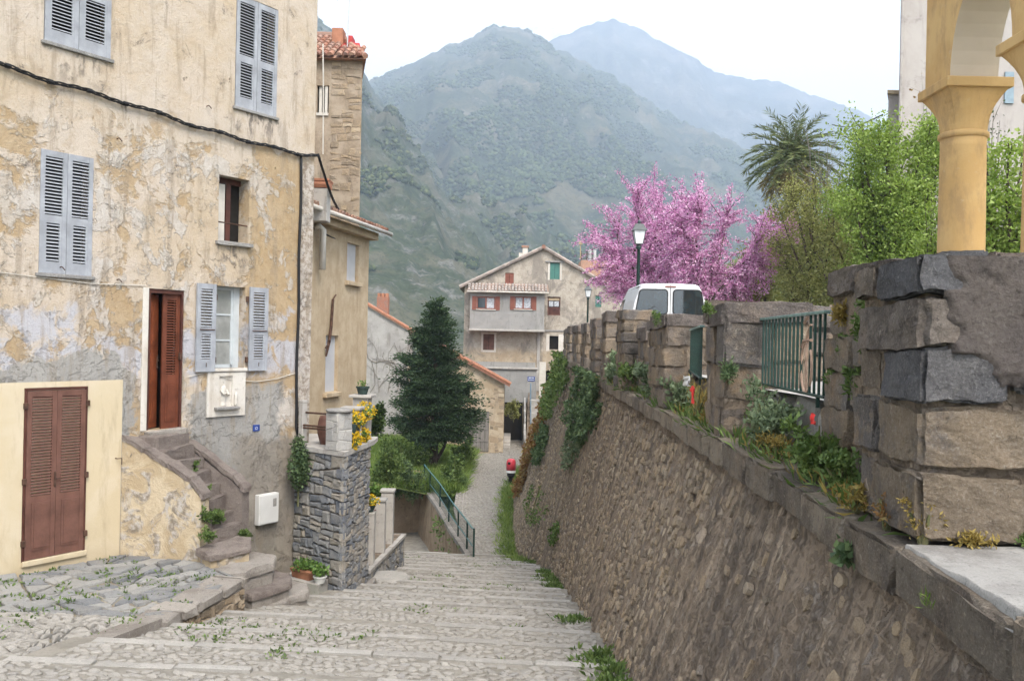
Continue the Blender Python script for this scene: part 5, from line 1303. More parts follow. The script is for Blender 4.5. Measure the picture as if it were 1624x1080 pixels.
part('interior', MB().box(wa.x-.2, wb.x+.2, ty+.22, ty+.3, wb.z-.2, wa.z+.2), M['dark'], tw)
part('window_frame', MB().box(wb.x-.12, wb.x-.04, ty+.03, ty+.1, wb.z, wa.z).box(wb.x-.3, wb.x-.22, ty+.08, ty+.14, wb.z, wa.z).box(wa.x, wb.x, ty-.05, ty+.05, wb.z-.08, wb.z), M['offwhite'], tw)
r_ = random.Random(2)
for pl in splitpoly([(wb.x + .06, tz-6.5), (rx - .02, tz-6.5), (rx - .02, tz-.05), (wb.x + .06, tz-.05)], .07, r_, 1.8, .12):
    if r_.random() < .6:
        st_ = polystone(pl, lambda a, b, h: Vector((a, ty - h, b)), r_, gap=.012, proud=.018, deep=.05, jit=.015, inset=.04, nsub=2)
        if st_: mkstone('stone', st_, M['rubble'], tw)
rz0 = tz + .02; ridz = at(540, 58, ty + 2.2).z
rt_ = part('roof', MB().add([(lx-.2, ty-.25, rz0-.05), (rx+.15, ty-.25, rz0-.05), (rx-1.15, ty+2.2, ridz), (lx-.2, ty+2.2, ridz), (rx-.95, ty+4.8, rz0-.05), (lx-.2, ty+4.8, rz0-.05)],
     [(0, 1, 2, 3), (1, 4, 2), (4, 5, 3, 2), (0, 5, 4, 1)]), M['tile'], tw)
x = part('roof_tiles', tilefield(lx-.2, rx-.75, ty-.3, rz0, ty+2.2, ridz+.02, seed=6), M['tile'], tw); x['kind'] = 'stuff'
x = part('roof_tiles', tilefield(rx-.75, rx+.1, ty-.3, rz0, ty+.9, lerp(rz0, ridz, .5), seed=7), M['tile'], tw); x['kind'] = 'stuff'
part('ridge_tile', MB().tube([(lx-.2, ty+2.2, ridz+.03), (rx-1.15, ty+2.2, ridz+.03)], .1, 7).tube([(rx-1.15, ty+2.2, ridz+.03), (rx+.12, ty-.25, rz0+.03)], .09, 7), M['tile'], tw)
M['redflash'] = m_plain('redflash', (.38, .05, .05), .7, .2, 0, .3, 4)
for (u0, u1, v0, v1, mt) in ((528, 546, 48, 66, 'terracotta'), (552, 561, 60, 80, 'redflash')):
    a, b = at(u0, v1, ty+1.2), at(u1, v0, ty+1.2); part('chimney', MB().bbox(a.x, b.x, ty+1.0, ty+1.5, a.z-.3, b.z, .02), M[mt], tw)
a, b = at(526, 80, ty+.8), at(550, 66, ty+.8); part('flashing', MB().hexa([(a.x, ty+.7, a.z-.1), (b.x+.5, ty+.7, a.z-.25), (b.x+.3, ty+1.3, b.z), (a.x, ty+1.3, b.z), (a.x, ty+.7, a.z+.02), (b.x+.5, ty+.7, a.z-.1), (b.x+.3, ty+1.3, b.z+.12), (a.x, ty+1.3, b.z+.12)]), M['redflash'], tw)
a = at(550, 75, ty+.9)
ant = thing('antenna', 'thin rooftop television aerial on the tower house', 'antenna', (a.x, ty+.9, a.z-.4))
part('mast', MB().tube([(a.x, ty+.9, a.z-.5), (a.x+.1, ty+.9, a.z+2.6)], .018, 5), M['palewin'], ant)
part('crossbar', MB().tube([(a.x-.4, ty+.9, a.z+1.45), (a.x+.5, ty+.9, a.z+1.5)], .012, 4).tube([(a.x-.3, ty+.7, a.z+1.3), (a.x-.3, ty+1.1, a.z+1.6)], .01, 4).tube([(a.x+.4, ty+.7, a.z+1.35), (a.x+.4, ty+1.1, a.z+1.65)], .01, 4), M['palewin'], ant)
# white downpipe/wire in front of the tower, cable from house corner to tan roof
a0, a1, = at(512, 70, 24.5), at(512, 245, 24.5)
single('pale_wire', MB().tube([a0, at(513, 150, 24.5), a1], .02, 5), M['offwhite'], 'pale vertical wire hanging in front of the tower house', 'wire')
e0 = hw(5.25, .06, 3.56); e1 = at(556, 345, 23.5)
single('overhead_cable', MB().tube([e0.lerp(e1, t_) + Vector((0, 0, -.35*math.sin(math.pi*t_))) for t_ in np.linspace(0, 1, 14)], .03, 6), M['black'], 'black cable drooping from the house corner to the tan roof', 'cable', smooth=True)

# ------------------------------------------------------------------ grey gabled house end
M['greywall'] = m_plaster('greywall', (.29, .275, .26), (.36, .345, .325), (.17, .155, .14), 1.0, .7)
gy = 58.0; a, b = at(583, 484, gy), at(652, 524, gy)
gh = thing('grey_gable_house', 'grey rendered house end with a sloping red-tiled verge', 'house', ((a.x+b.x)/2, gy, -7))
x0 = a.x - 5.5; zl = a.z + 3.1*(a.z-b.z)/(b.x-a.x)*0 
sl = (a.z - b.z)/(b.x - a.x)
apx = a.x - 2.2; apz = a.z + 2.2*sl
part('wall', MB().prism([(x0, -8), (b.x-.15, -8), (b.x-.15, b.z + .05), (apx, apz - .05), (x0, apz - (apx-x0)*sl)], gy, gy+3), M['greywall'], gh)
vt = part('roof', MB().hexa([(apx, gy-.15, apz-.05), (b.x+.1, gy-.15, b.z-.15), (b.x+.1, gy+3.1, b.z-.15), (apx, gy+3.1, apz-.05), (apx, gy-.15, apz+.07), (b.x+.1, gy-.15, b.z-.03), (b.x+.1, gy+3.1, b.z-.03), (apx, gy+3.1, apz+.07)]), M['tile'], gh)
n = 12
for k in range(n):
    t0, t1 = k/n, (k+1.06)/n
    p0, p1 = Vector((lerp(apx, b.x+.12, t0), gy-.1, lerp(apz, b.z-.1, t0)+.1)), Vector((lerp(apx, b.x+.12, t1), gy-.1, lerp(apz, b.z-.1, t1)+.08))
    part('verge_tile', MB().tube([p0, p1], [.09, .105], 7), M['terracotta'], gh)
ca, cb_ = at(598, 490, gy+.6), at(617, 466, gy+.6); part('chimney', MB().bbox(ca.x, cb_.x, gy+.4, gy+.9, ca.z-.5, cb_.z-.22, .02), M['tile'], gh)
for k in range(3): part('chimney_pot', MB().bbox(lerp(ca.x, cb_.x, (k+.12)/3), lerp(ca.x, cb_.x, (k+.88)/3), gy+.45, gy+.85, cb_.z-.22, cb_.z+.02, .02), M['terracotta'], gh)
M['vine'] = m_bark('vine', (.12, .1, .08), (.2, .17, .14))
vn = MB(); r_ = random.Random(6)
def vine(p, d, n_, w):
    pts = [p]
    for k in range(n_):
        d = (d + Vector((r_.gauss(0, .35), 0, r_.gauss(0, .3)))).normalized(); p = p + d*.3; pts.append(p)
        if r_.random() < .25 and n_ > 3: vine(p, (d + Vector((r_.choice((-1, 1))*.8, 0, .2))).normalized(), n_ - k - 2, w*.7)
    if len(pts) > 1: vn.tube(pts, w, 4)
for k in range(4): vine(Vector((lerp(a.x, b.x, .1 + .2*k), gy-.04, -3.5)), Vector((.1, 0, 1)), 13, .018)
single('bare_vine', vn, M['vine'], 'bare vine creeping over the grey house end', 'vine', base=(a.x+.5, gy, -3.5))
# ------------------------------------------------------------------ gabled house at the end of the lane
MY = 64.0
M['greytile'] = m_stone('greytile', [(0, (.22, .19, .17)), (.5, (.32, .27, .24)), (1, (.38, .3, .26))], scale=6, bump=.4, bdist=.01, light=(.5, .46, .42))
def mp(u, v, Y=MY): p = at(u, v, Y); return p.x, p.z
M['mainwall'] = m_plaster('mainwall', (.42, .365, .295), (.50, .44, .365), (.24, .21, .18), .5, .9)
def mat_mainwall():
    t = NT('gable_plaster'); v = t.co(); X = t.xyz(v); z = X[2]
    n1 = t.noise(.5, 8, .68, .1, v); n2 = t.noise(2.2, 8, .72, .1, v); n3 = t.noise(9, 7, .75, 0, v)
    c = t.mix(t.ss(n2, .40, .6), (0.340, 0.297, 0.246), (0.425, 0.378, 0.319))
    lowm = t.ss(t.math('ADD', z, t.math('MULTIPLY', n1, 1.0)), .1, -.5)
    c = t.mix(t.math('MULTIPLY', lowm, .8), c, t.mix(t.ss(n2, .4, .6), (0.340, 0.264, 0.178), (0.408, 0.332, 0.238)))
    st = t.noise(.55, 8, .72, .8, t.co(scale=(1.3, 1, .8), off=(3, 0, 0)))
    c = t.mix(t.math('MULTIPLY', t.ss(st, .47, .6), .75), c, (0.196, 0.174, 0.153))
    c = t.mix(t.math('MULTIPLY', t.ss(t.noise(3.5, 7, .75, .5, v), .55, .66), .6), c, (0.145, 0.128, 0.115))
    c = t.mix(t.math('MULTIPLY', t.ss(n3, .55, .7), .4), c, (0.170, 0.153, 0.136))
    return t.out(c, .95, .1, t.bump(n2, .8, .06, t.bump(n3, .6, .02)))
M['mainwall'] = mat_mainwall()
mh = thing('gable_house', 'large old stone house with broad tiled gable and boxed-out bay', 'house', (mp(860, 690)[0], MY, -7.1))
xL, xR = mp(736, 500)[0], mp(983, 500)[0]; ax, az = mp(862, 396); zl = mp(736, 455)[1]; zr = mp(983, 468)[1]
def mrect(u0, u1, v0, v1): a, b = mp(u0, v1), mp(u1, v0); return a[0], b[0], a[1], b[1]
W = dict(attic_red=mrect(801, 815, 433, 450), attic_green=mrect(872, 888, 417, 443), balcony=mrect(868, 889, 471, 500), rgreen=mrect(944, 954, 469, 487), mid=mrect(766, 784, 530, 555), dark=mrect(871, 886, 533, 554), tiny=mrect(808, 815, 594, 603), lowdoor=mrect(865, 876, 588, 622))
# gable wall with real openings: rectangular part up to the eaves, then the gable split into strips
def gablez(x): return lerp(zl, az, (x - xL)/(ax - xL)) if x < ax else lerp(az, zr, (x - ax)/(xR - ax))
gm = MB(); holes = [W[k] for k in W]
xs = sorted(set([xL, xR, ax] + [h[i] for h in holes for i in (0, 1)])); zmax = az + 1
zs = sorted(set([-9.0, zmax] + [h[i] for h in holes for i in (2, 3)]))
for i in range(len(xs)-1):
    for j in range(len(zs)-1):
        cx, cz = (xs[i]+xs[i+1])/2, (zs[j]+zs[j+1])/2
        if any(h[0] < cx < h[1] and h[2] < cz < h[3] for h in holes): continue
        a0, a1 = gablez(xs[i]), gablez(xs[i+1]); z0, z1 = zs[j], zs[j+1]
        if z0 >= max(a0, a1): continue
        gm.quad((xs[i], MY, min(z0, a0)), (xs[i+1], MY, min(z0, a1)), (xs[i+1], MY, min(z1, a1)), (xs[i], MY, min(z1, a0)))
for h in holes:
    a, b, c, d = h; r_ = .22; y = MY
    gm.quad((a, y, c), (a, y, d), (a, y+r_, d), (a, y+r_, c)); gm.quad((b, y, d), (b, y, c), (b, y+r_, c), (b, y+r_, d)); gm.quad((a, y, d), (b, y, d), (b, y+r_, d), (a, y+r_, d)); gm.quad((b, y, c), (a, y, c), (a, y+r_, c), (b, y+r_, c))
gm.quad((xL, MY, -9), (xL, MY, zl), (xL, MY+12, zl), (xL, MY+12, -9)); gm.quad((xR, MY, zr), (xR, MY, -9), (xR, MY+12, -9), (xR, MY+12, zr))
part('wall', gm, M['mainwall'], mh)
part('interior', MB().prism([(xL+.05, -9), (xR-.05, -9), (xR-.05, zr-.2), (ax, az-.3), (xL+.05, zl-.2)], MY+.23, MY+.3), M['dark'], mh)
# roof with verge tiles
ov = .35
for (x0, z0, x1, z1) in ((xL-ov, zl - ov*(az-zl)/(ax-xL), ax, az), (ax, az, xR+ov, zr - ov*(az-zr)/(xR-ax))):
    rf_ = part('roof', MB().hexa([(x0, MY-.25, z0+.03), (x1, MY-.25, z1+.03), (x1, MY+12.2, z1+.03), (x0, MY+12.2, z0+.03), (x0, MY-.25, z0+.14), (x1, MY-.25, z1+.14), (x1, MY+12.2, z1+.14), (x0, MY+12.2, z0+.14)]), M['greytile'], mh)
    L = math.hypot(x1-x0, z1-z0); n = int(L/.42); vt = MB()
    for k in range(n):
        t0, t1 = k/n, (k+1.1)/n; x = link('verge_tile', MB().tube([(lerp(x0, x1, t0), MY-.2, lerp(z0, z1, t0)+.17), (lerp(x0, x1, t1), MY-.2, lerp(z0, z1, t1)+.17)], [.12, .1] if x0 < ax-.1 else [.1, .12], 6).mesh('verge_tile'), M['greytile']); x.parent = rf_
part('ridge', MB().tube([(ax, MY-.3, az+.18), (ax, MY+12.2, az+.18)], .15, 7), M['tile'], mh)
M['redshutter'] = m_plain('redshutter', (.22, .08, .055), .6, .3, 0, .15, 2)
M['greenshutter'] = m_plain('greenshutter', (.07, .19, .16), .6, .3, 0, .15, 2)
M['lace'] = m_plain('lace', (.4, .42, .45), .6, .3, 0, .4, 9)
def plainwin(key, mat, frame=True, pane=None):
    a, b, c, d = W[key]; w = part('window', MB().box(a, a+.07, MY+.06, MY+.14, c, d).box(b-.07, b, MY+.06, MY+.14, c, d).box(a, b, MY+.06, MY+.14, d-.07, d).box(a, b, MY+.06, MY+.14, c, c+.07), M[mat], mh)
    return w, (a, b, c, d)
for key, mt in (('attic_red', 'redshutter'), ('attic_green', 'greenshutter'), ('rgreen', 'greenshutter'), ('mid', 'brownshutter')):
    w, (a, b, c, d) = plainwin(key, mt); m_ = (a+b)/2
    for (p, q) in ((a+.07, m_-.01), (m_+.01, b-.07)):
        sb = MB().box(p, q, MY+.07, MY+.1, c+.07, d-.07)
        n = 7
        for k in range(n): zz = lerp(c+.12, d-.12, (k+.5)/n); sb.box(p+.04, q-.04, MY+.05, MY+.07, zz-.03, zz+.02)
        x = link('shutter', sb.mesh('shutter'), M[mt]); x.parent = w; 
a, b, c, d = W['attic_green']; part('window_surround', MB().box(a-.14, a-.01, MY-.03, MY+.05, c-.05, d+.02), M['lime'], mh); part('window_surround', MB().box(b+.01, b+.14, MY-.03, MY+.05, c-.05, d+.02), M['lime'], mh); part('lintel', MB().bbox(a-.35, b+.35, MY-.12, MY+.05, d+.02, d+.13, .02), M['sill'], mh)
a, b, c, d = W['mid']; part('window_surround', MB().box(a-.14, a, MY-.03, MY+.05, c-.14, d+.12), M['lime'], mh); part('window_surround', MB().box(b, b+.14, MY-.03, MY+.05, c-.14, d+.12), M['lime'], mh); part('window_surround', MB().box(a, b, MY-.03, MY+.05, d, d+.12), M['lime'], mh); part('window_surround', MB().box(a, b, MY-.03, MY+.05, c-.14, c), M['lime'], mh)
a, b, c, d = W['dark']; part('window_surround', MB().box(a-.22, a, MY-.03, MY+.05, c-.12, d+.12), M['lime'], mh); part('window_surround', MB().box(b, b+.45, MY-.03, MY+.05, c-.12, d+.12), M['lime'], mh); part('lintel', MB().bbox(a-.5, b+.5, MY-.05, MY+.1, d+.3, d+.42, .02), M['sill'], mh)
w, (a, b, c, d) = plainwin('balcony', 'brownshutter'); m_ = (a+b)/2
x = link('door_panel', MB().box(a+.07, b-.07, MY+.1, MY+.13, c+.07, lerp(c, d, .45)).mesh('door_panel'), M['darkwood']); x.parent = w
for (p, q) in ((a+.1, m_-.03), (m_+.03, b-.1)):
    x = link('pane', MB().box(p, q, MY+.11, MY+.12, lerp(c, d, .48), lerp(c, d, .76)).mesh('pane'), M['lace']); x.parent = w
x = link('fanlight', MB().box(a+.07, b-.07, MY+.1, MY+.13, lerp(c, d, .8), d-.07).mesh('fanlight'), M['tan']); x.parent = w
w, (a, b, c, d) = plainwin('tiny', 'palewin'); x = link('pane', MB().box(a+.07, b-.07, MY+.12, MY+.13, c+.07, d-.07).mesh('pane'), M['glass']); x.parent = w
# boxed-out grey bay with its little tiled roof and two red-shuttered windows
M['bay'] = m_plaster('bay', (.255, .25, .24), (.30, .293, .28), (.175, .168, .158), .8, .7)
bx0, bx1, bz0, bz1 = mrect(746, 863, 466, 521); by = MY - 1.1
bays = [mrect(757, 786, 472, 491), mrect(816, 843, 472, 491)]
bh = holed_wall(bx0, bx1, bz0, bz1, bays, 1.1, 0, .12); bh.v = [(p[0], p[1] + by, p[2]) for p in bh.v]
bay = part('bay', bh, M['bay'], mh)
x = link('soffit', MB().box(bx0-.06, bx1+.06, by-.06, MY, bz0-.14, bz0).mesh('soffit'), M['concrete']); x.parent = bay
for q, (a, b, c, d) in enumerate(bays):
    f_ = MB().box(a, a+.07, by+.03, by+.1, c, d).box(b-.07, b, by+.03, by+.1, c, d).box(a, b, by+.03, by+.1, d-.08, d).box(a, b, by+.03, by+.1, c, c+.08).box((a+b)/2-.05, (a+b)/2+.05, by+.03, by+.1, c, d)
    w = part('window', f_, M['redshutter'], mh)
    for (p, s_) in ((a+.07, (a+b)/2-.05), ((a+b)/2+.05, b-.07)):
        x = link('pane', MB().box(p, s_, by+.08, by+.09, c+.08, d-.08).mesh('pane'), M['lace'] if q or p > (a+b)/2 else M['glass']); x.parent = w
    for (p, s_) in ((a-.32, a-.01), (b+.01, b+.32)):
        sb = MB().box(p, s_, by-.05, by-.01, c-.05, d+.02)
        for k in range(8): zz = lerp(c+.05, d-.05, (k+.5)/8); sb.box(p+.05, s_-.05, by-.07, by-.05, zz-.03, zz+.02)
        x = link('shutter', sb.mesh('shutter'), M['redshutter']); x.parent = w
    x = link('sill', MB().box(a-.05, b+.05, by-.08, by+.05, c-.06, c-.0).mesh('sill'), M['offwhite']); x.parent = w
tv = tilefield(bx0-.2, bx1+.25, by-.35, bz1+.02, MY-.02, bz1+.66, .23, .45, 9, .1)
br = part('bay_roof', MB().hexa([(bx0-.2, by-.3, bz1-.04), (bx1+.25, by-.3, bz1-.04), (bx1+.25, MY, bz1+.58), (bx0-.2, MY, bz1+.58), (bx0-.2, by-.3, bz1+.0), (bx1+.25, by-.3, bz1+.0), (bx1+.25, MY, bz1+.62), (bx0-.2, MY, bz1+.62)]), M['tile'], mh)
x = link('roof_tiles', tv.mesh('roof_tiles'), M['greytile']); x.parent = br; x['kind'] = 'stuff'
part('gutter', MB().tube([(bx0-.22, by-.38, bz1-.02), (bx1+.28, by-.38, bz1-.02)], .06, 6), M['offwhite'], mh, True)
# lower projecting cement store with flat top, then chimney
lx0, lx1, lz0, lz1 = mrect(745, 851, 586, 636)
part('ground_store', MB().box(lx0-3.5, lx1, MY-.35, MY-.02, lz0, lz1), M['bay'], mh); part('string_course', MB().bbox(lx0-3.5, lx1+.05, MY-.5, MY-.02, lz1, lz1+.13, .02), M['concrete'], mh)
part('cement_band', MB().box(lx0, lx1-.1, MY-.06, MY-.01, lz1+.13, lz1+.48), M['bay'], mh)
a, b = mp(852, 560)[0], mp(856, 560)[0]; part('drain_strip', MB().box(a-.02, b, MY-.08, MY-.005, mp(852, 620)[1], bz0-.15), M['concrete'], mh)  # raised concrete strip down the wall below the bay
p0, p1 = mrect(829, 838, 388, 405)[:2], mrect(829, 838, 386, 410)
ch = part('chimney', MB().bbox(p0[0], p0[1], MY+2, MY+2.5, p1[2]-.8, p1[3]-.1, .02), M['lime'], mh); x = link('chimney_cap', MB().bbox(p0[0]-.07, p0[1]+.07, MY+1.93, MY+2.57, p1[3]-.1, p1[3]+.04, .02).mesh('cap'), M['tile']); x.parent = ch
q0 = mrect(823, 829, 397, 410); part('chimney', MB().bbox(q0[0], q0[1], MY+2, MY+2.4, q0[2]-.8, q0[3], .02), M['lime'], mh)
for q in ((864.5, 876.5),):
    a, b, c, d = W['lowdoor']; part('door_surround', MB().box(a-.45, a, MY-.03, MY+.05, c-.4, d+.6), M['lime'], mh)
# blue street sign
sx0, sx1, sz0, sz1 = mrect(836.5, 848, 597, 604)
sg = thing('street_sign', 'blue enamel street-name sign on the grey store wall', 'sign', ((sx0+sx1)/2, MY-.36, sz0))
part('plate', MB().bbox(sx0, sx1, MY-.375, MY-.352, sz0, sz1, .004), M['blueenamel'], sg)
part('text_line', MB().box(sx0+.06, sx1-.07, MY-.379, MY-.376, lerp(sz0, sz1, .58), lerp(sz0, sz1, .84)), M['lace'], sg); part('text_line', MB().box(sx0+.04, sx1-.04, MY-.379, MY-.376, lerp(sz0, sz1, .2), lerp(sz0, sz1, .38)), M['lace'], sg)
# rooftop terrace with posts behind the ridge on the right
ra = mrect(922, 942, 384, 430)
rb = thing('roof_terrace', 'little brick rooftop terrace with railings behind the gable house', 'building', ((ra[0]+ra[1])/2, MY+9, -5))
def mrY(u0, u1, v0, v1, Y): a, b = at(u0, v1, Y), at(u1, v0, Y); return a.x, b.x, a.z, b.z
q = mrY(921, 940, 413, 440, MY+9); part('wall', MB().bbox(q[0], q[1]+2, MY+9, MY+12, -7, q[3], .03), M['tile'], rb)
for u in (922, 931, 939):
    p = at(u, 405, MY+9); part('rail_post', MB().tube([(p.x, MY+9.1, p.z-.5), (p.x, MY+9.1, p.z+.35)], .03, 5), M['iron'], rb)
p, p2 = at(921, 405, MY+9), at(941, 405, MY+9); part('rail', MB().tube([(p.x, MY+9.1, p.z+.1), (p2.x, MY+9.1, p.z+.1)], .03, 5).tube([(p.x, MY+9.1, p.z-.25), (p2.x, MY+9.1, p.z-.25)], .02, 5), M['iron'], rb)
p = at(921, 386, MY+9); part('lantern', MB().tube([(p.x, MY+9.1, p.z-1.2), (p.x, MY+9.1, p.z)], .035, 5).bbox(p.x-.14, p.x+.14, MY+8.95, MY+9.25, p.z-.1, p.z+.22, .04), M['tan'], rb)
p = at(937, 402, MY+9); part('flue', MB().tube([(p.x, MY+9.4, p.z-.6), (p.x, MY+9.4, p.z+.35)], .16, 10).tube([(p.x+.35, MY+9.4, p.z-.6), (p.x+.35, MY+9.4, p.z+.3)], .13, 10), M['palewin'], rb)
dp = at(991, 480, 58); single('satellite_dish', MB().lathe([(.02, 0), (.25, .03), (.42, .1), (.46, .14), (.43, .11), (.25, .045), (.02, .02)], 16), M['whitepaint'], 'white satellite dish right of the gable house', 'satellite dish', base=(0, 0, 0))
o = [q_ for q_ in C.objects if q_.name == 'satellite_dish'][0]; o.location = dp; o.rotation_euler = (R(80), 0, R(20))
# stairs up to its right-hand door
su = thing('stone_stair', 'small stone stair with thin blue handrail beside the gable house', 'stair', (mp(845, 690, 60)[0], 60, -7))
A_ = at(832, 700, 59); B_ = at(866, 640, 62)
for k in range(7):
    zz = lerp(-6.75, -4.0, (k+1)/7); y0 = 59.2 + .38*k; part('step', MB().bbox(A_.x+.35, A_.x+2.6, y0, 63.0, zz-.4, zz, .02), M['concrete'], su)
face(Vector((A_.x+.0, 59.0, 0)), Vector((A_.x+.4, 59.0, 0)), -7.1, -6.3, .05, 'greypost', su, 5)
part('side_wall', MB().add([(A_.x, 59, -7.2), (A_.x+.42, 59, -7.2), (A_.x+.42, 63.3, -7.2), (A_.x, 63.3, -7.2), (A_.x+.1, 59.1, -6.4), (A_.x+.42, 59.1, -6.4), (A_.x+.42, 63.3, -3.6), (A_.x+.25, 63.3, -3.6)], [(0,3,2,1),(4,5,6,7),(0,1,5,4),(1,2,6,5),(2,3,7,6),(3,0,4,7)]), M['mortar'], su)
face(Vector((A_.x, 63.2, 0)), Vector((A_.x, 59.05, 0)), -7.1, -3.9, .08, 'greypost', su, 6, z1b=-6.5)
M['bluerail'] = m_plain('bluerail', (.12, .19, .25), .5, .4, 0, .15)
part('handrail', MB().tube([(A_.x+.38, 59.2, -5.5), (A_.x+.4, 62.5, -2.9)], .03, 5), M['bluerail'], su)
for y_, z_ in ((59.2, -6.5), (60.9, -5.2), (62.5, -4.0)): part('rail_post', MB().tube([(A_.x+.38, y_, z_), (A_.x+.38, y_, z_+1.05)], .03, 5), M['bluerail'], su)
for k in range(3): single('lane_step', MB().bbox(mp(800, 0, 60)[0], mp(824, 0, 60)[0], 59.4 + .5*k, 63, -7 + .18*k - .3, -6.78 + .2*k, .02), M['concrete'], ['bottom worn step of the lane left of the stone stair', 'middle worn step of the lane left of the stone stair', 'top worn step of the lane left of the stone stair'][k], 'step', group='lane steps')
part('undercroft_shade', MB().box(mp(800, 0)[0], mp(842, 0)[0], MY-.3, MY-.05, -7.2, lz0-.02), M['dark'], mh)  # dark box painted in for the shade under the store
# ------------------------------------------------------------------ small shed with tiled verge and plank door
sy = 57.0
M['shedwall'] = m_plaster('shedwall', (.36, .28, .19), (.46, .38, .28), (.2, .17, .14), 1.3, 1.2)
M['greyplank'] = m_bark('greyplank', (.17, .155, .14), (.24, .22, .2), 6)
sh = thing('shed', 'small rough-plastered shed with red-tiled verge and grey plank door', 'shed', (-1.6, sy, -7.1))
a = at(745, 578, sy); b = at(806, 612, sy); rx_ = at(799, 650, sy).x; lx_ = -6.5; sl = (a.z-b.z)/(b.x-a.x)
dxa, dxb, dz1 = at(744, 700, sy).x - .3, at(775, 700, sy).x, at(760, 652, sy).z
part('wall', (lambda m: (setattr(m, 'v', [(p[0], p[1] + sy, p[2]) for p in m.v]), m)[1])(holed_wall(lx_, rx_, -7.4, b.z+.05, [(dxa, dxb, -7.0, dz1), (at(742, 0, sy).x, at(758, 0, sy).x, at(750, 632, sy).z, at(750, 612, sy).z)], 5, 0, .25)), M['shedwall'], sh)
part('gable', MB().prism([(lx_, b.z+.05), (rx_, b.z+.05), (rx_, b.z+.12), (-4.6, b.z + .12 + (rx_+4.6)*sl), (lx_, b.z + (rx_+4.6)*sl - 1.0)], sy, sy+5), M['shedwall'], sh)
part('interior', MB().box(lx_+.2, rx_-.2, sy+.26, sy+.3, -7.2, b.z), M['dark'], sh)
part('lintel', MB().bbox(at(738, 0, sy).x, at(765, 0, sy).x, sy-.1, sy+.2, at(750, 611, sy).z, at(750, 606, sy).z, .02), M['greyplank'], sh)
rf_ = part('roof', MB().hexa([(-4.6, sy-.3, b.z + (b.x+4.6)*sl), (b.x+.1, sy-.3, b.z-.05), (b.x+.1, sy+5.2, b.z-.05), (-4.6, sy+5.2, b.z + (b.x+4.6)*sl), (-4.6, sy-.3, b.z + (b.x+4.6)*sl+.12), (b.x+.1, sy-.3, b.z+.07), (b.x+.1, sy+5.2, b.z+.07), (-4.6, sy+5.2, b.z + (b.x+4.6)*sl+.12)]), M['tile'], sh)
for k in range(12):
    t0, t1 = k/12, (k+1.1)/12; x = link('verge_tile', MB().tube([(lerp(-4.6, b.x+.12, t0), sy-.25, lerp(b.z + (b.x+4.6)*sl, b.z, t0)+.16), (lerp(-4.6, b.x+.12, t1), sy-.25, lerp(b.z + (b.x+4.6)*sl, b.z, t1)+.16)], [.1, .12], 6).mesh('verge_tile'), M['terracotta']); x.parent = rf_
dm = MB()
for k in range(6): part('door_plank', MB().bbox(lerp(dxa, dxb, k/6)+.006, lerp(dxa, dxb, (k+1)/6)-.006, sy+.06, sy+.1, -6.95, dz1-.03, .008), M['greyplank'], sh)
for z in (-6.3, -5.55): part('door_batten', MB().box(dxa+.05, dxb-.05, sy+.03, sy+.06, z-.05, z+.05), M['greyplank'], sh)
r_ = random.Random(44)
for pl in splitpoly([(dxb+.05, -7.1), (rx_, -7.1), (rx_, b.z), (dxb+.05, b.z)], .09, r_, 1.5, .2):
    if r_.random() < .4:
        st_ = polystone(pl, lambda u, w, h: Vector((u, sy - h, w)), r_, gap=.012, proud=.012, deep=.05, jit=.015, inset=.05, nsub=2)
        if st_: mkstone('stone', st_, M['rubble'], sh)
# ------------------------------------------------------------------ red litter bin
M['binred'] = m_plain('binred', (.55, .05, .07), .4, .4, 0, .08); M['binwhite'] = m_plain('binwhite', (.75, .73, .72), .4, .4, 0, .05)
bp = at(810, 768, 46.5); bz = zstreet(46.5)
bn = thing('litter_bin', 'red and white rounded litter bin on a dark post beside the path', 'litter bin', (bp.x, 46.5, bz))
part('post', MB().lathe([(.12, bz), (.12, bz+.35), (.2, bz+.45), (.2, bz+.62)], 14, (bp.x, 46.5, 0)), M['black'], bn)
part('band', MB().lathe([(.235, bz+.6), (.24, bz+.72)], 18, (bp.x, 46.5, 0)), M['binwhite'], bn)
part('hood', MB().lathe([(.24, bz+.72), (.24, bz+1.08), (.22, bz+1.2), (.15, bz+1.29), (.02, bz+1.31)], 18, (bp.x, 46.5, 0)), M['binred'], bn, True)
part('opening', MB().bbox(bp.x-.17, bp.x-.02, 46.25, 46.35, bz+1.03, bz+1.16, .04), M['dark'], bn)
# ------------------------------------------------------------------ curved wall with green wire fence left of the path
fw = thing('curved_lane_wall', 'brown mossy retaining wall curving below the green wire fence', 'wall', (-1.4, 31, -9.5))
FY = np.linspace(30.6, 46, 30); P = np.zeros((30, 8, 3))
def fwx(Y): return interp(Y, [30.6, 32.5, 35.5, 40, 46], [-1.22, -1.6, -2.25, -3.1, -4.4])
for i, Y in enumerate(FY):
    for j in range(8): z = lerp(zstreet(Y)+.02, -10.2, j/7); P[i, j] = (fwx(Y) - .03*j + .12*(float(vnoise(Y*2, z*2, 3))-.5), Y, z)
M['brownwall'] = m_plaster('brownwall', (.23, .165, .11), (.30, .225, .155), (.12, .09, .065), 1.2, 1.2)
part('face', gridmesh('face', P), M['brownwall'], fw)
cp_ = MB()
for i in range(29):
    a, b = FY[i], FY[i+1]; cp_.hexa([(fwx(a)-.06, a, zstreet(a)-.1), (fwx(a)+.35, a, zstreet(a)-.1), (fwx(b)+.35, b, zstreet(b)-.1), (fwx(b)-.06, b, zstreet(b)-.1), (fwx(a)-.06, a, zstreet(a)+.06), (fwx(a)+.35, a, zstreet(a)+.06), (fwx(b)+.35, b, zstreet(b)+.06), (fwx(b)-.06, b, zstreet(b)+.06)])
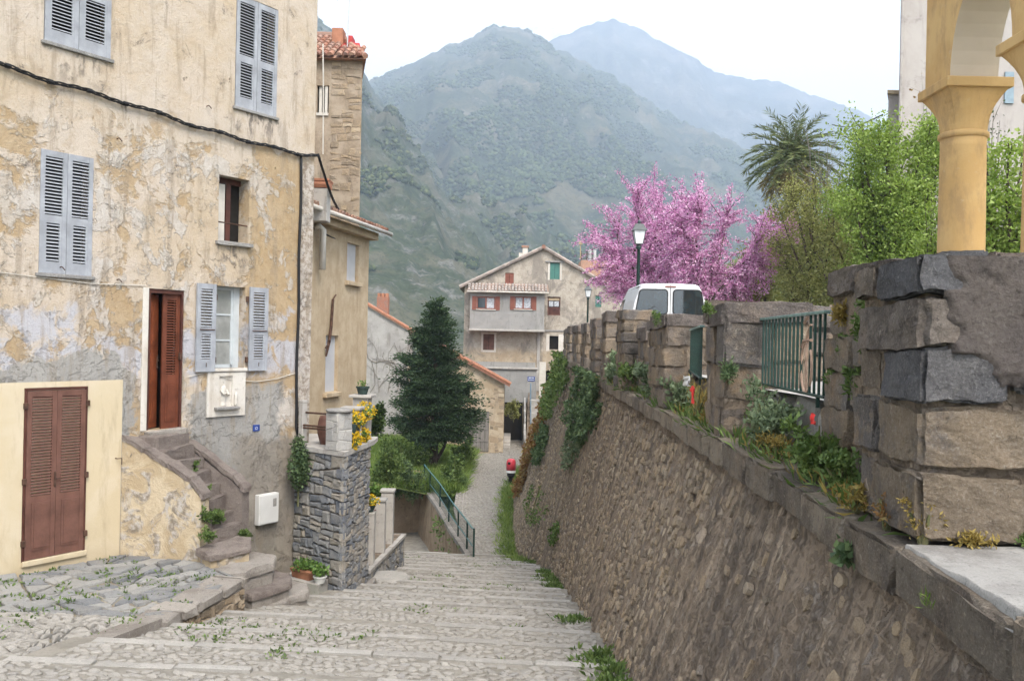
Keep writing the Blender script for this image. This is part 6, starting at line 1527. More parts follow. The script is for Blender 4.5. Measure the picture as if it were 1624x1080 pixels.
part('coping', cp_, M['oldstair'], fw)
P2 = np.zeros((14, 8, 3))
for i in range(14):
    for j in range(8): z = lerp(-6.6, -10.2, j/7); x = lerp(-4.35, -12, i/13); P2[i, j] = (x, 45.9 - .12*i + .15*(float(vnoise(x*2, z*2, 3))-.5), z)
part('return_face', gridmesh('return_face', P2), M['brownwall'], fw)
part('end', MB().box(-1.5, -1.0, 30.45, 30.65, -8.5, -7.38), M['brownwall'], fw)
gf = thing('wire_fence', 'curved green wire-mesh fence along the edge of the path', 'fence', (-1.2, 30.7, zstreet(31)))
posts = [30.7, 32.2, 34.2, 36.8, 40, 43.5, 45.8]
for Y in posts: part('post', MB().tube([(fwx(Y)+.1, Y, zstreet(Y)), (fwx(Y)+.1, Y, zstreet(Y)+1.05)], .035, 6), M['greenmetal'], gf)
YY = np.linspace(30.7, 45.8, 40)
M['teal'] = m_plain('teal', (.05, .14, .14), .5, .4)
part('top_rail', MB().tube([(fwx(Y)+.1, Y, zstreet(Y)+1.03) for Y in YY], .028, 6), M['teal'], gf); part('bottom_rail', MB().tube([(fwx(Y)+.1, Y, zstreet(Y)+.45) for Y in YY], .022, 6), M['teal'], gf)
wm = MB()
for k in range(7): wm.tube([(fwx(Y)+.1, Y, zstreet(Y)+.1+.13*k) for Y in YY[::3]], .004, 3, False)
for Y in np.arange(30.7, 45.8, .14): wm.tube([(fwx(Y)+.1, Y, zstreet(Y)+.08), (fwx(Y)+.1, Y, zstreet(Y)+1.02)], .004, 3, False)
o = part('wire_mesh', wm, M['greenmetal'], gf); o['kind'] = 'stuff'
# ------------------------------------------------------------------ white van on the upper road
M['vanwhite'] = m_plain('vanwhite', (.66, .66, .67), .28, .5, 0, .015, 2, 0)
M['vanglass'] = (lambda t: t.out(t.ramp(t.noise(2.5, 4, .6, .3), [(.35, (.006, .012, .018)), (.65, (.02, .035, .042))]), .03, .9))(NT('vanglass'))
M['rubberblack'] = m_plain('rubberblack', (.015, .015, .016), .7, .3)
VY = 20.6; vcx = at(1063, 480, VY).x; vz = zroad(VY)
van = thing('van', 'white panel van parked behind the parapet, seen from the rear', 'van', (vcx, VY + 2, vz), 0)
# body: cross-sections (half width, z) lofted along the length
sec_lo = [(.55, .28), (.84, .30), (.88, .55), (.885, .95)]
def section(ht, wtop, shoulder):
    # half profile from sill to roof centre
    return [(.70, .26), (.84, .30), (.875, .5), (.885, .85), (.875, 1.0), (lerp(.875, wtop, .45), lerp(1.0, ht, .5)), (wtop, ht-.14), (wtop-.05, ht-.05), (wtop-.14, ht-.01), (0.0, ht)]
stations = [(0.0, section(1.76, .685, 1), 0), (.05, section(1.79, .70, 1), 0), (.6, section(1.815, .715, 1), 0), (2.2, section(1.82, .715, 1), 0), (2.75, section(1.70, .69, 1), 0), (3.2, section(1.28, .72, 1), 0), (3.5, section(1.06, .72, 1), 0), (4.0, section(.92, .66, 1), 0), (4.12, section(.75, .6, 1), 0)]
body = MB(); ring = []
for y, s_, _ in stations:
    pts = [(vcx + w, VY + y, vz + z) for w, z in s_] + [(vcx - w, VY + y, vz + z) for w, z in s_[::-1][1:]]
    ring.append(len(body.v)); body.v.extend(pts)
n = len(stations[0][1])*2 - 1
for i in range(len(ring)-1):
    for k in range(n-1): body.f.append((ring[i]+k, ring[i]+k+1, ring[i+1]+k+1, ring[i+1]+k))
    body.f.append((ring[i]+n-1, ring[i], ring[i+1], ring[i+1]+n-1))
body.f.append(tuple(range(n))[::-1]); body.f.append(tuple(ring[-1]+k for k in range(n)))
part('body', body, M['vanwhite'], van)
def roundrect(x0, x1, z0, z1, r, inL=0, inR=0, n=5):
    pts = []
    for (cx, cz, a0) in ((x1-r, z1-r, 0), (x0+r, z1-r, 90), (x0+r, z0+r, 180), (x1-r, z0+r, 270)):
        for k in range(n+1):
            t_ = R(a0 + 90*k/n); pts.append([cx + r*math.cos(t_), cz + r*math.sin(t_)])
    for p in pts:
        f_ = (p[1]-z0)/(z1-z0); p[0] += inL*f_ if p[0] < (x0+x1)/2 else -inR*f_
    return [tuple(p) for p in pts]
gw = [(vcx-.80, vcx-.05, .1, 0), (vcx+.05, vcx+.80, 0, .1)]
for (x0, x1, l, r_) in gw:
    part('window_seal', MB().prism(roundrect(x0, x1, vz+1.08, vz+1.66, .09, l, r_), VY-.012, VY+.01), M['rubberblack'], van)
    part('rear_window', MB().prism(roundrect(x0+.025, x1-.025, vz+1.105, vz+1.635, .075, l, r_), VY-.018, VY-.01), M['vanglass'], van)
part('door_gap', MB().box(vcx-.006, vcx+.006, VY-.006, VY+.01, vz+.45, vz+1.74), M['rubberblack'], van)
part('brake_light', MB().bbox(vcx-.12, vcx+.12, VY-.02, VY+.03, vz+1.70, vz+1.73, .005), M['redshutter'], van)
part('wiper', MB().tube([(vcx-.18, VY-.03, vz+1.06), (vcx-.5, VY-.035, vz+1.2)], .008, 5).tube([(vcx-.34, VY-.03, vz+1.27), (vcx-.62, VY-.035, vz+1.11)], .006, 5), M['rubberblack'], van)
part('roof_seam', MB().box(vcx-.70, vcx-.69, VY+.06, VY+2.3, vz+1.695, vz+1.712).box(vcx+.69, vcx+.70, VY+.06, VY+2.3, vz+1.695, vz+1.712), M['rubberblack'], van)
part('door_handle', MB().bbox(vcx+.08, vcx+.2, VY-.03, VY, vz+.93, vz+.98, .008), M['rubberblack'], van)
part('bumper', MB().bbox(vcx-.86, vcx+.86, VY-.1, VY+.1, vz+.3, vz+.52, .04), M['rubberblack'], van)
M['taillight'] = m_plain('taillight', (.4, .02, .02), .25, .5)
for s in (-1, 1): part('tail_light', MB().bbox(vcx+s*.83-.04, vcx+s*.83+.04, VY-.03, VY+.05, vz+.62, vz+.98, .02), M['taillight'], van)
badge = part('badge_strip', MB().box(vcx-.67, vcx-.15, VY-.014, VY-.002, vz+.855, vz+.935), M['rubberblack'], van)
textmesh('badge_lettering', 'CITROEN', .085, M['palewin'], van, (vcx-.41, VY-.0155, vz+.893), (R(90), 0, 0))
part('number_plate', MB().bbox(vcx-.62, vcx-.12, VY-.02, VY, vz+.62, vz+.73, .005), M['whiteenamel'], van)
for sx in (-1, 1):
    for yy_ in (.75, 3.35):
        w = part('wheel', MB().tube([(vcx+sx*.68, VY+yy_, vz+.3), (vcx+sx*.88, VY+yy_, vz+.3)], .3, 20), M['rubberblack'], van); x = link('rim', MB().tube([(vcx+sx*.86, VY+yy_, vz+.3), (vcx+sx*.895, VY+yy_, vz+.3)], .18, 14).mesh('rim'), M['palewin']); x.parent = w
    part('mirror', MB().bbox(vcx+sx*.98-.09, vcx+sx*.98+.09, VY+2.75, VY+2.9, vz+1.0, vz+1.22, .04), M['rubberblack'], van)
    part('side_window', MB().hexa([(vcx+sx*.884, VY+1.9, vz+1.05), (vcx+sx*.884, VY+2.75, vz+1.05), (vcx+sx*.86, VY+2.75, vz+1.05), (vcx+sx*.86, VY+1.9, vz+1.05), (vcx+sx*.785, VY+1.9, vz+1.5), (vcx+sx*.785, VY+2.45, vz+1.5), (vcx+sx*.75, VY+2.45, vz+1.5), (vcx+sx*.75, VY+1.9, vz+1.5)]), M['vanglass'], van)

# ------------------------------------------------------------------ street lanterns
M['lampglass'] = m_plain('lampglass', (.72, .74, .76), .2, .5, 0, .04, 4, 0)
M['lampdark'] = m_plain('lampdark', (.04, .055, .06), .45, .4)
def lamp(p, ztop, zb_, label, sc=1.0, lean=0):
    t = thing('street_lamp', label, 'street lamp', (p.x, p.y, zb_), 0, 'green lantern street lamps'); x, y = p.x, p.y
    zl_ = ztop - .72*sc
    part('post', MB().lathe([(.11, zb_), (.11, zb_+.35), (.075, zb_+.45), (.055, zb_+1.1), (.045, zl_-.12), (.075, zl_-.1), (.075, zl_-.02), (.03, zl_)], 12, (x, y, 0)), M['greenmetal'], t, True)
    def frus(w0, w1, z0, z1): return [(x-w0, y-w0, z0), (x+w0, y-w0, z0), (x+w0, y+w0, z0), (x-w0, y+w0, z0), (x-w1, y-w1, z1), (x+w1, y-w1, z1), (x+w1, y+w1, z1), (x-w1, y+w1, z1)]
    s = sc
    part('cradle', MB().hexa(frus(.05*s, .105*s, zl_, zl_+.04*s)), M['lampdark'], t)
    part('glass', MB().hexa(frus(.10*s, .165*s, zl_+.04*s, zl_+.42*s)), M['lampglass'], t)
    fr = MB()
    for sx, sy_ in ((-1, -1), (1, -1), (1, 1), (-1, 1)): fr.tube([(x+sx*.102*s, y+sy_*.102*s, zl_+.04*s), (x+sx*.168*s, y+sy_*.168*s, zl_+.42*s)], .011*s, 4)
    part('frame', fr, M['lampdark'], t)
    part('hood', MB().hexa(frus(.195*s, .11*s, zl_+.42*s, zl_+.60*s)).hexa(frus(.205*s, .2*s, zl_+.405*s, zl_+.425*s)), M['lampdark'], t)
    part('finial', MB().lathe([(.05*s, zl_+.6*s), (.04*s, zl_+.64*s), (.055*s, zl_+.67*s), (.03*s, zl_+.71*s), (.005, ztop)], 10, (x, y, 0)), M['lampdark'], t, True)
l1 = at(1014, 349, 26.0); lamp(l1, l1.z, zroad(26), 'green lantern street lamp rising beside the white van')
l2 = at(933, 451, 50.0); lamp(l2, l2.z, zroad(50), 'small distant green lantern street lamp in front of the gable house')

# ------------------------------------------------------------------ yellow arcade on the right
def mat_ochre():
    t = NT('ochre_render'); n = t.noise(.9, 5, .6, .3); n2 = t.noise(40, 4, .6)
    c = t.mix(t.ss(n, .4, .62), (.50, .32, .135), (.56, .375, .17))
    c = t.mix(t.math('MULTIPLY', t.ss(t.noise(2.5, 6, .7, .3, t.co(scale=(1, 1, .35))), .56, .72), .35), c, (.36, .23, .1))
    c = t.mix(t.math('MULTIPLY', t.ss(t.noise(1.4, 8, .74, .1, t.co(scale=(1.5, 1.5, .5), off=(4, 1, 0))), .48, .64), .55), c, (.30, .2, .11))
    c = t.mix(t.math('MULTIPLY', t.ss(t.noise(9, 6, .75), .6, .7), .4), c, (.52, .42, .28))
    return t.out(c, .88, .12, t.bump(n2, .35, .006, t.bump(n, .4, .03)))
M['ochre'] = mat_ochre(); M['intrados'] = m_plain('intrados', (.52, .43, .33), .9, .1, 0, .06, 1.5)
arc = thing('arcade', 'yellow ochre loggia with round columns and arch at the right edge', 'arcade', (5.8, 12.4, -.4))
k_ = 1.25; cY1, cY2 = 9.9*k_, 8.25*k_
cX = at(1526, 300, cY1).x; zab = at(1505, 120, 9.55*k_).z; ab = .44
def column(X, Y):
    r0 = .29
    part('shaft', MB().lathe([(r0*1.06, -.45), (r0*1.03, 1.0), (r0*.99, zab-.86), (r0*1.0, zab-.72)], 32, (X, Y, 0)), M['ochre'], arc, True)
    part('astragal', MB().lathe([(r0*1.0, zab-.74), (r0*1.1, zab-.72), (r0*1.1, zab-.67), (r0*1.0, zab-.65)], 32, (X, Y, 0)), M['ochre'], arc, True)
    cp = MB(); n = 32; rows = []
    for q in range(7):
        f_ = q/6; vs = []
        for k in range(n):
            a = 2*math.pi*k/n; ci, si = math.cos(a), math.sin(a); sq = 1/max(abs(ci), abs(si)); w = ab*.9
            rr_ = lerp(r0, w*lerp(1, sq, f_**.8), f_**1.5); vs.append((X + rr_*ci, Y + rr_*si, zab - .65 + .52*f_))
        rows.append(vs)
    cp.v = [p for r_ in rows for p in r_]; cp.f = [(i*n+k, i*n+(k+1) % n, (i+1)*n+(k+1) % n, (i+1)*n+k) for i in range(6) for k in range(n)]
    part('capital', cp, M['ochre'], arc)
    part('abacus', MB().bbox(X-ab, X+ab, Y-ab, Y+ab, zab-.13, zab, .012), M['ochre'], arc)
column(cX, cY1); column(cX, cY2)
# wall above with the arch between the two columns: outer face towards the road, soffit pale
wx0, wx1 = cX - .34, cX + .30
ar = MB(); so = MB(); ya, yb = cY2 + .26, cY1 - .30; yc = (ya+yb)/2; ry = (yb-ya)/2; rz_ = 1.15; N = 20
arcp = [(yc + ry*math.cos(math.pi*k/N), zab + .0 + rz_*math.sin(math.pi*k/N)) for k in range(N+1)]
ztop = zab + 3.2
for k in range(N):
    (y0, z0), (y1, z1) = arcp[k], arcp[k+1]
    for X in (wx0, wx1): ar.quad((X, y0, z0), (X, y1, z1), (X, y1, ztop), (X, y0, ztop))
    so.quad((wx0, y0, z0), (wx1, y0, z0), (wx1, y1, z1), (wx0, y1, z1))
ar.box(wx0, wx1, yb, cY1 + .42, zab, ztop); ar.box(wx0, wx1, cY2 - .5, ya, zab, ztop)
part('spandrel', ar, M['ochre'], arc); part('soffit', so, M['intrados'], arc, True)
# return arch at the far end going right, and plinth
part('far_wall', MB().box(wx1, wx1 + 5, cY1 + .1, cY1 + .5, zab + 1.6, ztop).box(wx0, wx1+5, 9, 13, ztop, ztop+.1), M['ochre'], arc)
part('plinth', MB().bbox(cX-.45, cX+5, 8.5, cY1+.5, -.6, -.3, .03), M['concrete'], arc)
# pale tall building behind
M['palewall'] = m_plaster('palewall', (.37, .335, .315), (.42, .385, .365), (.30, .27, .255), .4, .4)
py_ = 30.0; pa = at(1427, 100, py_)
pb_ = thing('pale_tall_building', 'tall pale grey-pink building behind the arcade', 'building', (pa.x + 4, py_, 0))
part('wall', MB().prismz([(pa.x, py_), (pa.x + 9, py_), (pa.x + 14, py_ + 9), (pa.x + 4.2, py_ + 9)], -1, 15), M['palewall'], pb_)
wv0, wv1 = at(1593, 115, py_), at(1606, 165, py_)
M['paleblue'] = m_plain('paleblue', (.24, .31, .36), .6, .2, 0, .1)
part('shutter', MB().box(wv0.x, wv1.x, py_-.06, py_-.01, wv1.z, wv0.z), M['paleblue'], pb_)
part('drainpipe', MB().tube([(pa.x+.02, py_-.06, -1), (pa.x+.02, py_-.06, 15)], .05, 6), M['palewall'], pb_)
qa = at(1409, 150, 31.0); part('annex', MB().prismz([(qa.x, 31), (pa.x + .6, 31), (pa.x + 3, 36), (qa.x + 2.3, 36)], -1, qa.z), M['palewall'], pb_); part('annex_coping', MB().prismz([(qa.x-.08, 30.9), (pa.x + .6, 30.9), (pa.x + 3, 36), (qa.x + 2.2, 36)], qa.z, qa.z+.12), M['tan'], pb_)
w0, w1 = at(1320, 198, 45), at(1400, 182, 31)
single('overhead_wire', MB().tube([w0.lerp(w1, t_) + Vector((0, 0, -.25*math.sin(math.pi*t_))) for t_ in np.linspace(0, 1, 12)], .025, 4), M['black'], 'thin overhead wire between the palm and the pale building', 'wire')
# ------------------------------------------------------------------ trees
M['bark'] = m_bark('bark', (.055, .042, .034), (.11, .085, .07)); M['palebark'] = m_bark('palebark', (.2, .18, .16), (.3, .27, .24))
M['pink'] = m_leaf('pink', (.38, .12, .29), (.62, .28, .50), (.78, .52, .69), 1.6, .3, .6)
M['palepink'] = m_leaf('palepink', (.55, .26, .44), (.74, .45, .64), (.84, .64, .77), 1.6, .3, .6)
M['pinktip'] = m_leaf('pinktip', (.2, .2, .05), (.36, .3, .12), (.45, .4, .2), 3, .3, .6)
M['lime_leaf'] = m_leaf('lime_leaf', (.10, .165, .03), (.23, .33, .07), (.38, .48, .15), 1.1, .45)
M['olive_leaf'] = m_leaf('olive_leaf', (.12, .14, .04), (.27, .285, .095), (.41, .41, .17), 1.2, .42)
M['dark_leaf'] = m_leaf('dark_leaf', (.02, .04, .012), (.045, .08, .022), (.09, .14, .04), 1.2, .2)
M['conifer_leaf'] = m_leaf('conifer_leaf', (.012, .028, .012), (.03, .058, .024), (.06, .1, .04), 1.0, .12, .7)
M['palm_leaf'] = m_leaf('palm_leaf', (.04, .06, .02), (.095, .125, .04), (.18, .2, .075), .8, .2, .5)
M['palm_dry'] = m_leaf('palm_dry', (.1, .075, .02), (.2, .155, .05), (.26, .22, .08), .8, .2, .6)
def tree(name, label, base, cc, cr, seed, nl=7, nt=9, leaf='lime_leaf', lsize=.1, per=60, spread=.2, trunk=.14, twig=.9, group=None, second=None, dense=None, fork=.25, up=.5, bark='bark', skew=(0, 0, 0), along=None):
    rs = np.random.RandomState(seed); r_ = random.Random(seed); base = Vector(base); cc = Vector(cc)
    t = thing(name, label, 'tree', base, 0, group); wood = MB(); pts = []
    fk = base.lerp(cc, fork) + Vector((r_.gauss(0, .1), r_.gauss(0, .1), 0))
    wood.tube([base - Vector((0, 0, .2)), base.lerp(fk, .5) + Vector((r_.gauss(0, .06), r_.gauss(0, .06), 0)), fk], [trunk*1.25, trunk, trunk*.9], 8)
    for i in range(nl):
        a = 2*math.pi*(i + r_.random()*.7)/nl; e = r_.uniform(-.25, .95)
        d = Vector((math.cos(a)*math.cos(e), math.sin(a)*math.cos(e), math.sin(e)))
        tip = cc + Vector((d.x*cr[0], d.y*cr[1], d.z*cr[2]))*r_.uniform(.72, 1.0) + Vector(skew)*d.z
        m1 = fk.lerp(tip, .4) + Vector((r_.gauss(0, .15)*cr[0], r_.gauss(0, .15)*cr[1], .18*cr[2])); 
        limb = [fk, fk.lerp(m1, .5) + Vector((r_.gauss(0, .06)*cr[0], r_.gauss(0, .06)*cr[0], 0)), m1, m1.lerp(tip, .5) + Vector((r_.gauss(0, .08)*cr[0], 0, r_.gauss(0, .08)*cr[2])), tip]
        wood.tube(limb, [trunk*.65, trunk*.5, trunk*.36, trunk*.22, trunk*.06], 6)
        for k in range(nt):
            f_ = r_.uniform(.3, 1.0); q = f_*4; j = min(3, int(q)); p = limb[j].lerp(limb[j+1], q - j)
            od = Vector(((p.x-cc.x)/cr[0], (p.y-cc.y)/cr[1], (p.z-cc.z)/cr[2])); od = od.normalized() if od.length > 1e-6 else Vector((0, 0, 1))
            td = (od*1.0 + Vector((r_.gauss(0, .6), r_.gauss(0, .6), r_.gauss(0, .5) + up))).normalized(); L = twig*r_.uniform(.5, 1.3)
            tw = [p, p + td*L*.5 + Vector((r_.gauss(0, .05), r_.gauss(0, .05), 0))*L, p + td*L + Vector((0, 0, r_.uniform(-.1, .15)))*L]
            wood.tube(tw, [trunk*.12, trunk*.08, trunk*.03], 4)
            n = per; u = rs.rand(n)*2; jj = (u >= 1).astype(int); T = np.array([tuple(v) for v in tw]); pp = T[jj]*(1 - (u-jj))[:, None] + T[jj+1]*(u-jj)[:, None]
            pts.append(pp + rs.normal(0, spread, (n, 3))*np.array([1, 1, .8]))
        n = per*2; u = 1.6 + rs.rand(n)*2.4; jj = np.minimum(3, u.astype(int)); T = np.array([tuple(v) for v in limb]); pts.append(T[jj]*(1 - (u-jj))[:, None] + T[jj+1]*(u-jj)[:, None] + rs.normal(0, spread*.8, (n, 3)))
    P = np.concatenate(pts)
    part('trunk', wood, M[bark], t)
    part('crown', leafmesh('crown', P, lsize, .6, .25, seed), M[leaf], t)
    if second:
        k = rs.rand(len(P)) < second[1]; part('young_leaves', leafmesh('young_leaves', P[k] + rs.normal(0, spread, (k.sum(), 3)), lsize*.9, .6, .3, seed+1), M[second[0]], t)
    return t
zb_ = zroad(36)
def crown(u, v, ru, rv, Y): c = at(u, v, Y); return c, (ru/FPX*Y, ru/FPX*Y*.9, rv/FPX*Y)
J = dict(lsize=.085, leaf='pink', spread=.06, twig=1.25, nt=42, per=72, up=.35, second=('palepink', .4))
c, r = crown(1016, 374, 60, 80, 37); tree('judas_tree', 'pink blossoming tree farthest left, beside the lamp post', (at(1033, 0, 37).x, 37, zroad(37)), c, r, 51, nl=9, trunk=.15, fork=.3, group='pink blossoming trees', **J)
c, r = crown(1062, 352, 52, 66, 40); tree('judas_tree', 'middle pink blossoming tree rising behind the van roof', (at(1066, 0, 40).x, 40, zroad(40)), c, r, 52, nl=8, trunk=.14, fork=.3, group='pink blossoming trees', **J)
c, r = crown(1146, 364, 98, 62, 34); tree('judas_tree', 'broad pink blossoming tree with forked dark trunk right of the van', (at(1130, 0, 34).x, 34, zroad(34)), c, r, 53, nl=11, trunk=.16, fork=.32, group='pink blossoming trees', **J)
G = 'green trees on the right hillside'
def gz(X, Y): return -1.2 + 13*min(1, max(0, (X - 9)/38))**1.1*min(1.6, max(.15, Y/60))
def gtree(name, label, u, v, ru, rv, Y, seed, **kw):
    c, r = crown(u, v, ru, rv, Y); zb2 = min(gz(c.x, Y), c.z - r[2]*1.05) if c.x > 9 else zroad(Y)
    tree(name, label, (c.x + r[0]*.1, Y, zb2), c, r, seed, **kw)
gtree('leafy_tree', 'bright green leafy tree left of the arcade column', 1412, 290, 98, 128, 27, 61, nl=18, nt=20, leaf='lime_leaf', lsize=.095, per=110, spread=.2, twig=.7, group=G)
gtree('leafy_tree', 'olive-green feathery tree between the pink blossom and the bright green tree', 1288, 362, 62, 92, 31, 62, nl=13, nt=17, leaf='olive_leaf', lsize=.085, per=80, spread=.17, twig=.7, group=G, up=.9)
gtree('leafy_tree', 'fresh green tree seen between the two arcade columns', 1592, 290, 52, 110, 19, 63, nl=10, nt=12, leaf='lime_leaf', lsize=.1, per=70, spread=.16, twig=.5, group=G)
gtree('leafy_tree', 'sparse yellow-green sapling just left of the arcade column', 1487, 345, 24, 62, 20, 64, nl=7, nt=9, leaf='lime_leaf', lsize=.085, per=40, spread=.1, twig=.3, trunk=.05, group=G)
gtree('evergreen_tree', 'dark evergreen mass behind the bright green tree', 1490, 262, 48, 92, 34, 65, nl=9, nt=10, leaf='dark_leaf', lsize=.16, per=90, spread=.3, twig=.8, group=G)
gtree('evergreen_tree', 'dark evergreen behind the second arcade column', 1610, 190, 48, 70, 33, 66, nl=8, nt=9, leaf='dark_leaf', lsize=.16, per=60, spread=.3, twig=.8, group=G)
gtree('leafy_tree', 'dull green small tree behind the garden wall', 1195, 428, 42, 40, 37, 67, nl=9, nt=10, leaf='olive_leaf', lsize=.11, per=60, spread=.2, twig=.6, group=G)
gtree('leafy_tree', 'low mid-green tree right of the garden wall', 1355, 425, 62, 45, 29, 68, nl=9, nt=12, leaf='olive_leaf', lsize=.11, per=80, spread=.22, twig=.6, group=G)
gtree('leafy_tree', 'soft yellow-green tree filling the gap under the palm', 1345, 330, 45, 70, 36, 72, nl=11, nt=14, leaf='lime_leaf', lsize=.1, per=80, spread=.25, twig=.7, group=G)
gtree('leafy_tree', 'muted olive tree hiding the palm trunk', 1262, 375, 40, 62, 48, 73, nl=11, nt=14, leaf='olive_leaf', lsize=.13, per=70, spread=.28, twig=.8, group=G)
gtree('bare_tree', 'pale leafless twiggy tree in front of the palm', 1300, 262, 22, 62, 40, 69, nl=7, nt=9, leaf='olive_leaf', lsize=.05, per=2, spread=.03, twig=1.4, trunk=.1, group=G, bark='palebark', up=1.4)
gtree('bare_tree', 'thin bare branches with seed heads against the pale building', 1475, 130, 20, 70, 28, 70, nl=5, nt=4, leaf='rustweed', lsize=.1, per=3, spread=.04, twig=.5, trunk=.05, group=G, bark='palebark', up=1.0)
gtree('bare_tree', 'grey forked trunk visible between the arcade columns', 1572, 200, 18, 60, 26, 71, nl=5, nt=4, leaf='dark_leaf', lsize=.08, per=6, spread=.1, twig=.5, trunk=.1, group=G, bark='palebark', up=.8)

# palm
def palm(label, c, Rf, base):
    t = thing('palm_tree', label, 'palm', base); r_ = random.Random(9); G_ = [], []
    stem = MB(); sp = []; dp = []; sd = []; dd = []
    c = Vector(c)
    part('trunk', MB().tube([Vector(base) - Vector((0, 0, .5)), Vector(base).lerp(c, .5), c - Vector((0, 0, .2))], [.45, .4, .5], 12), M['bark'], t)
    for k in range(110):
        a = k*2.399; e = lerp(1.45, -.95, (k/109)**.85); d = Vector((math.cos(a)*math.cos(e), math.sin(a)*math.cos(e), math.sin(e))); L = Rf*r_.uniform(.85, 1.1)*(1 if e > -.3 else .9)
        pts = []; p = c.copy(); v = d.copy()
        for q in range(9):
            pts.append(p.copy()); p = p + v*(L/8); v = (v + Vector((0, 0, -.125 - .05*(e > .3)))).normalized()
        stem.tube(pts, [.05, .045, .04, .035, .03, .022, .016, .01, .005], 4)
        side = d.cross(Vector((0, 0, 1))); side = side.normalized() if side.length > .05 else Vector((1, 0, 0))
        for q in range(2, 46):
            f_ = q/46*8; j = min(7, int(f_)); pp = pts[j].lerp(pts[j+1], f_ - j); td = (pts[j+1]-pts[j]).normalized()
            for s in (-1, 1):
                dv = (side*s*.8 + td*.75 + Vector((0, 0, .12 - .25*r_.random()))).normalized()
                (dp if e < -.32 else sp).append(tuple(pp)); (dd if e < -.32 else sd).append(tuple(dv))
    part('frond_stalks', stem, M['stem'], t)
    part('fronds', leafmesh('fronds', sp, Rf*.16, .1, 0, 3, sd, .12, .02), M['palm_leaf'], t)
    part('dry_fronds', leafmesh('dry_fronds', dp, Rf*.16, .1, 0, 4, dd, .15, .02), M['palm_dry'], t)
pc = at(1257, 252, 70); palm('tall date palm rising behind the pink blossom', pc, 4.0, (pc.x, 70, 2.0))

# conifer in the garden
def conifer(label, base, H, W, seed):
    rs = np.random.RandomState(seed); r_ = random.Random(seed); t = thing('conifer_tree', label, 'tree', base); B = Vector(base); wood = MB(); pts = []; dirs = []
    wood.tube([B - Vector((0, 0, .2)), B + Vector((.05, 0, H*.3)), B + Vector((0, 0, H*.97))], [.26, .2, .03], 9)
    wood.tube([B + Vector((0, 0, .3)), B + Vector((.5, .2, 1.2)), B + Vector((.9, .3, 2.2))], [.12, .09, .05], 6)
    z = H*.2
    while z < H:
        f_ = (z/H - .2)/.8; rad = W*(1.0*(1-f_)**.78)*(.66 + .34*min(1, f_*4 + .2))*(.92 + .14*math.sin(z*4.1)**2)
        n = 9 if f_ < .8 else 6
        for k in range(n):
            a = r_.random()*6.28; L = max(.15, rad*r_.uniform(.5, 1.12)); p0 = B + Vector((0, 0, z + r_.uniform(-.2, .2)))
            d = Vector((math.cos(a), math.sin(a), r_.uniform(-.22, .18) + .45*f_)); p1 = p0 + d*L*.6; p2 = p0 + d*L + Vector((0, 0, .12*L))
            wood.tube([p0, p1, p2], [.05*(1.2-f_), .03, .008], 4)
            m = int(190*L + 70)
            u = np.sqrt(rs.rand(m))*.92 + .08; pp = np.array(p0)[None]*(1-u)[:, None] + np.array(p2)[None]*u[:, None]
            sp = (.10 + .30*u*(1-u*.45))*min(1.3, .55+L*.3)
            off = rs.normal(0, 1, (m, 3))*sp[:, None]*np.array([1, 1, .38]); off[:, 2] -= .05
            pts.append(pp + off); dirs.append(np.tile(np.array(d), (m, 1)) + off*1.2)
        z += .30
    part('trunk', wood, M['bark'], t)
    part('crown', leafmesh('crown', np.concatenate(pts), .17, .34, 0, seed, np.concatenate(dirs), .5), M['conifer_leaf'], t)
cb0 = at(686, 752, 49.0); conifer('dark bushy conifer standing in the garden left of the path', (cb0.x, 49, zstreet(49) + .1), 9.1, 2.65, 5)

# ------------------------------------------------------------------ shrubs and ground plants
def shrub(name, label, c, r, n, leaf, ls, seed, cat='shrub', group=None, shell=.35, aspect=.55, up=.5, clumps=6, stems=True):
    rs = np.random.RandomState(seed); t = thing(name, label, cat, (c[0], c[1], c[2] - r[2]), 0, group); P = [blobpts((c[0], c[1], c[2] - r[2]*.2), [q*.6 for q in r], n//5, rs, .1)]
    clumps = max(9, clumps)
    for k in range(clumps):                       # many uneven sprays instead of one ball
        d = rs.normal(size=3); d /= np.linalg.norm(d); d[2] = d[2]*.8 + .1; cc = np.array(c) + d*np.array(r)*rs.uniform(.35, .85); m = int(n*.8/clumps*rs.uniform(.4, 1.6))
        ax_ = d*np.array(r)*rs.uniform(.2, .55); u = rs.uniform(-1, 1, (m, 1)); P.append(cc + ax_*u + rs.normal(0, 1, (m, 3))*np.array(r)*rs.uniform(.1, .2)*(1.1 - .6*np.abs(u)))
    P = np.concatenate(P); part('foliage', leafmesh('foliage', P, ls, aspect, up, seed), M[leaf], t)
    if stems:
        w = MB(); b = Vector((c[0], c[1], c[2] - r[2]))
        for k in range(6):
            e = Vector((c[0] + rs.uniform(-.6, .6)*r[0], c[1] + rs.uniform(-.6, .6)*r[1], c[2] + rs.uniform(0, .7)*r[2])); w.tube([b, b.lerp(e, .5) + Vector((0, 0, .1*r[2])), e], [.02*max(1, r[2]), .013, .005], 4)
        part('stem', w, M['stem'], t)
    return t
GB = 'green shrubs beside the lane'
def gs(u, v, Y, ru, rv, label, leaf, ls, n, seed, **kw):
    c = at(u, v, Y); shrub('shrub', label, tuple(c), (ru/FPX*Y, ru/FPX*Y*.9, rv/FPX*Y), n, leaf, ls, seed, group=GB, **kw)
gs(722, 758, 45, 27, 48, 'bright green shrub right of the conifer trunk at the path edge', 'weed', .15, 4200, 101)
gs(737, 716, 52, 18, 26, 'leafy green shrub just left of the shed door', 'weed', .15, 1800, 102)
gs(645, 722, 47.5, 36, 40, 'green shrub left of the conifer trunk', 'weed', .15, 5000, 103)
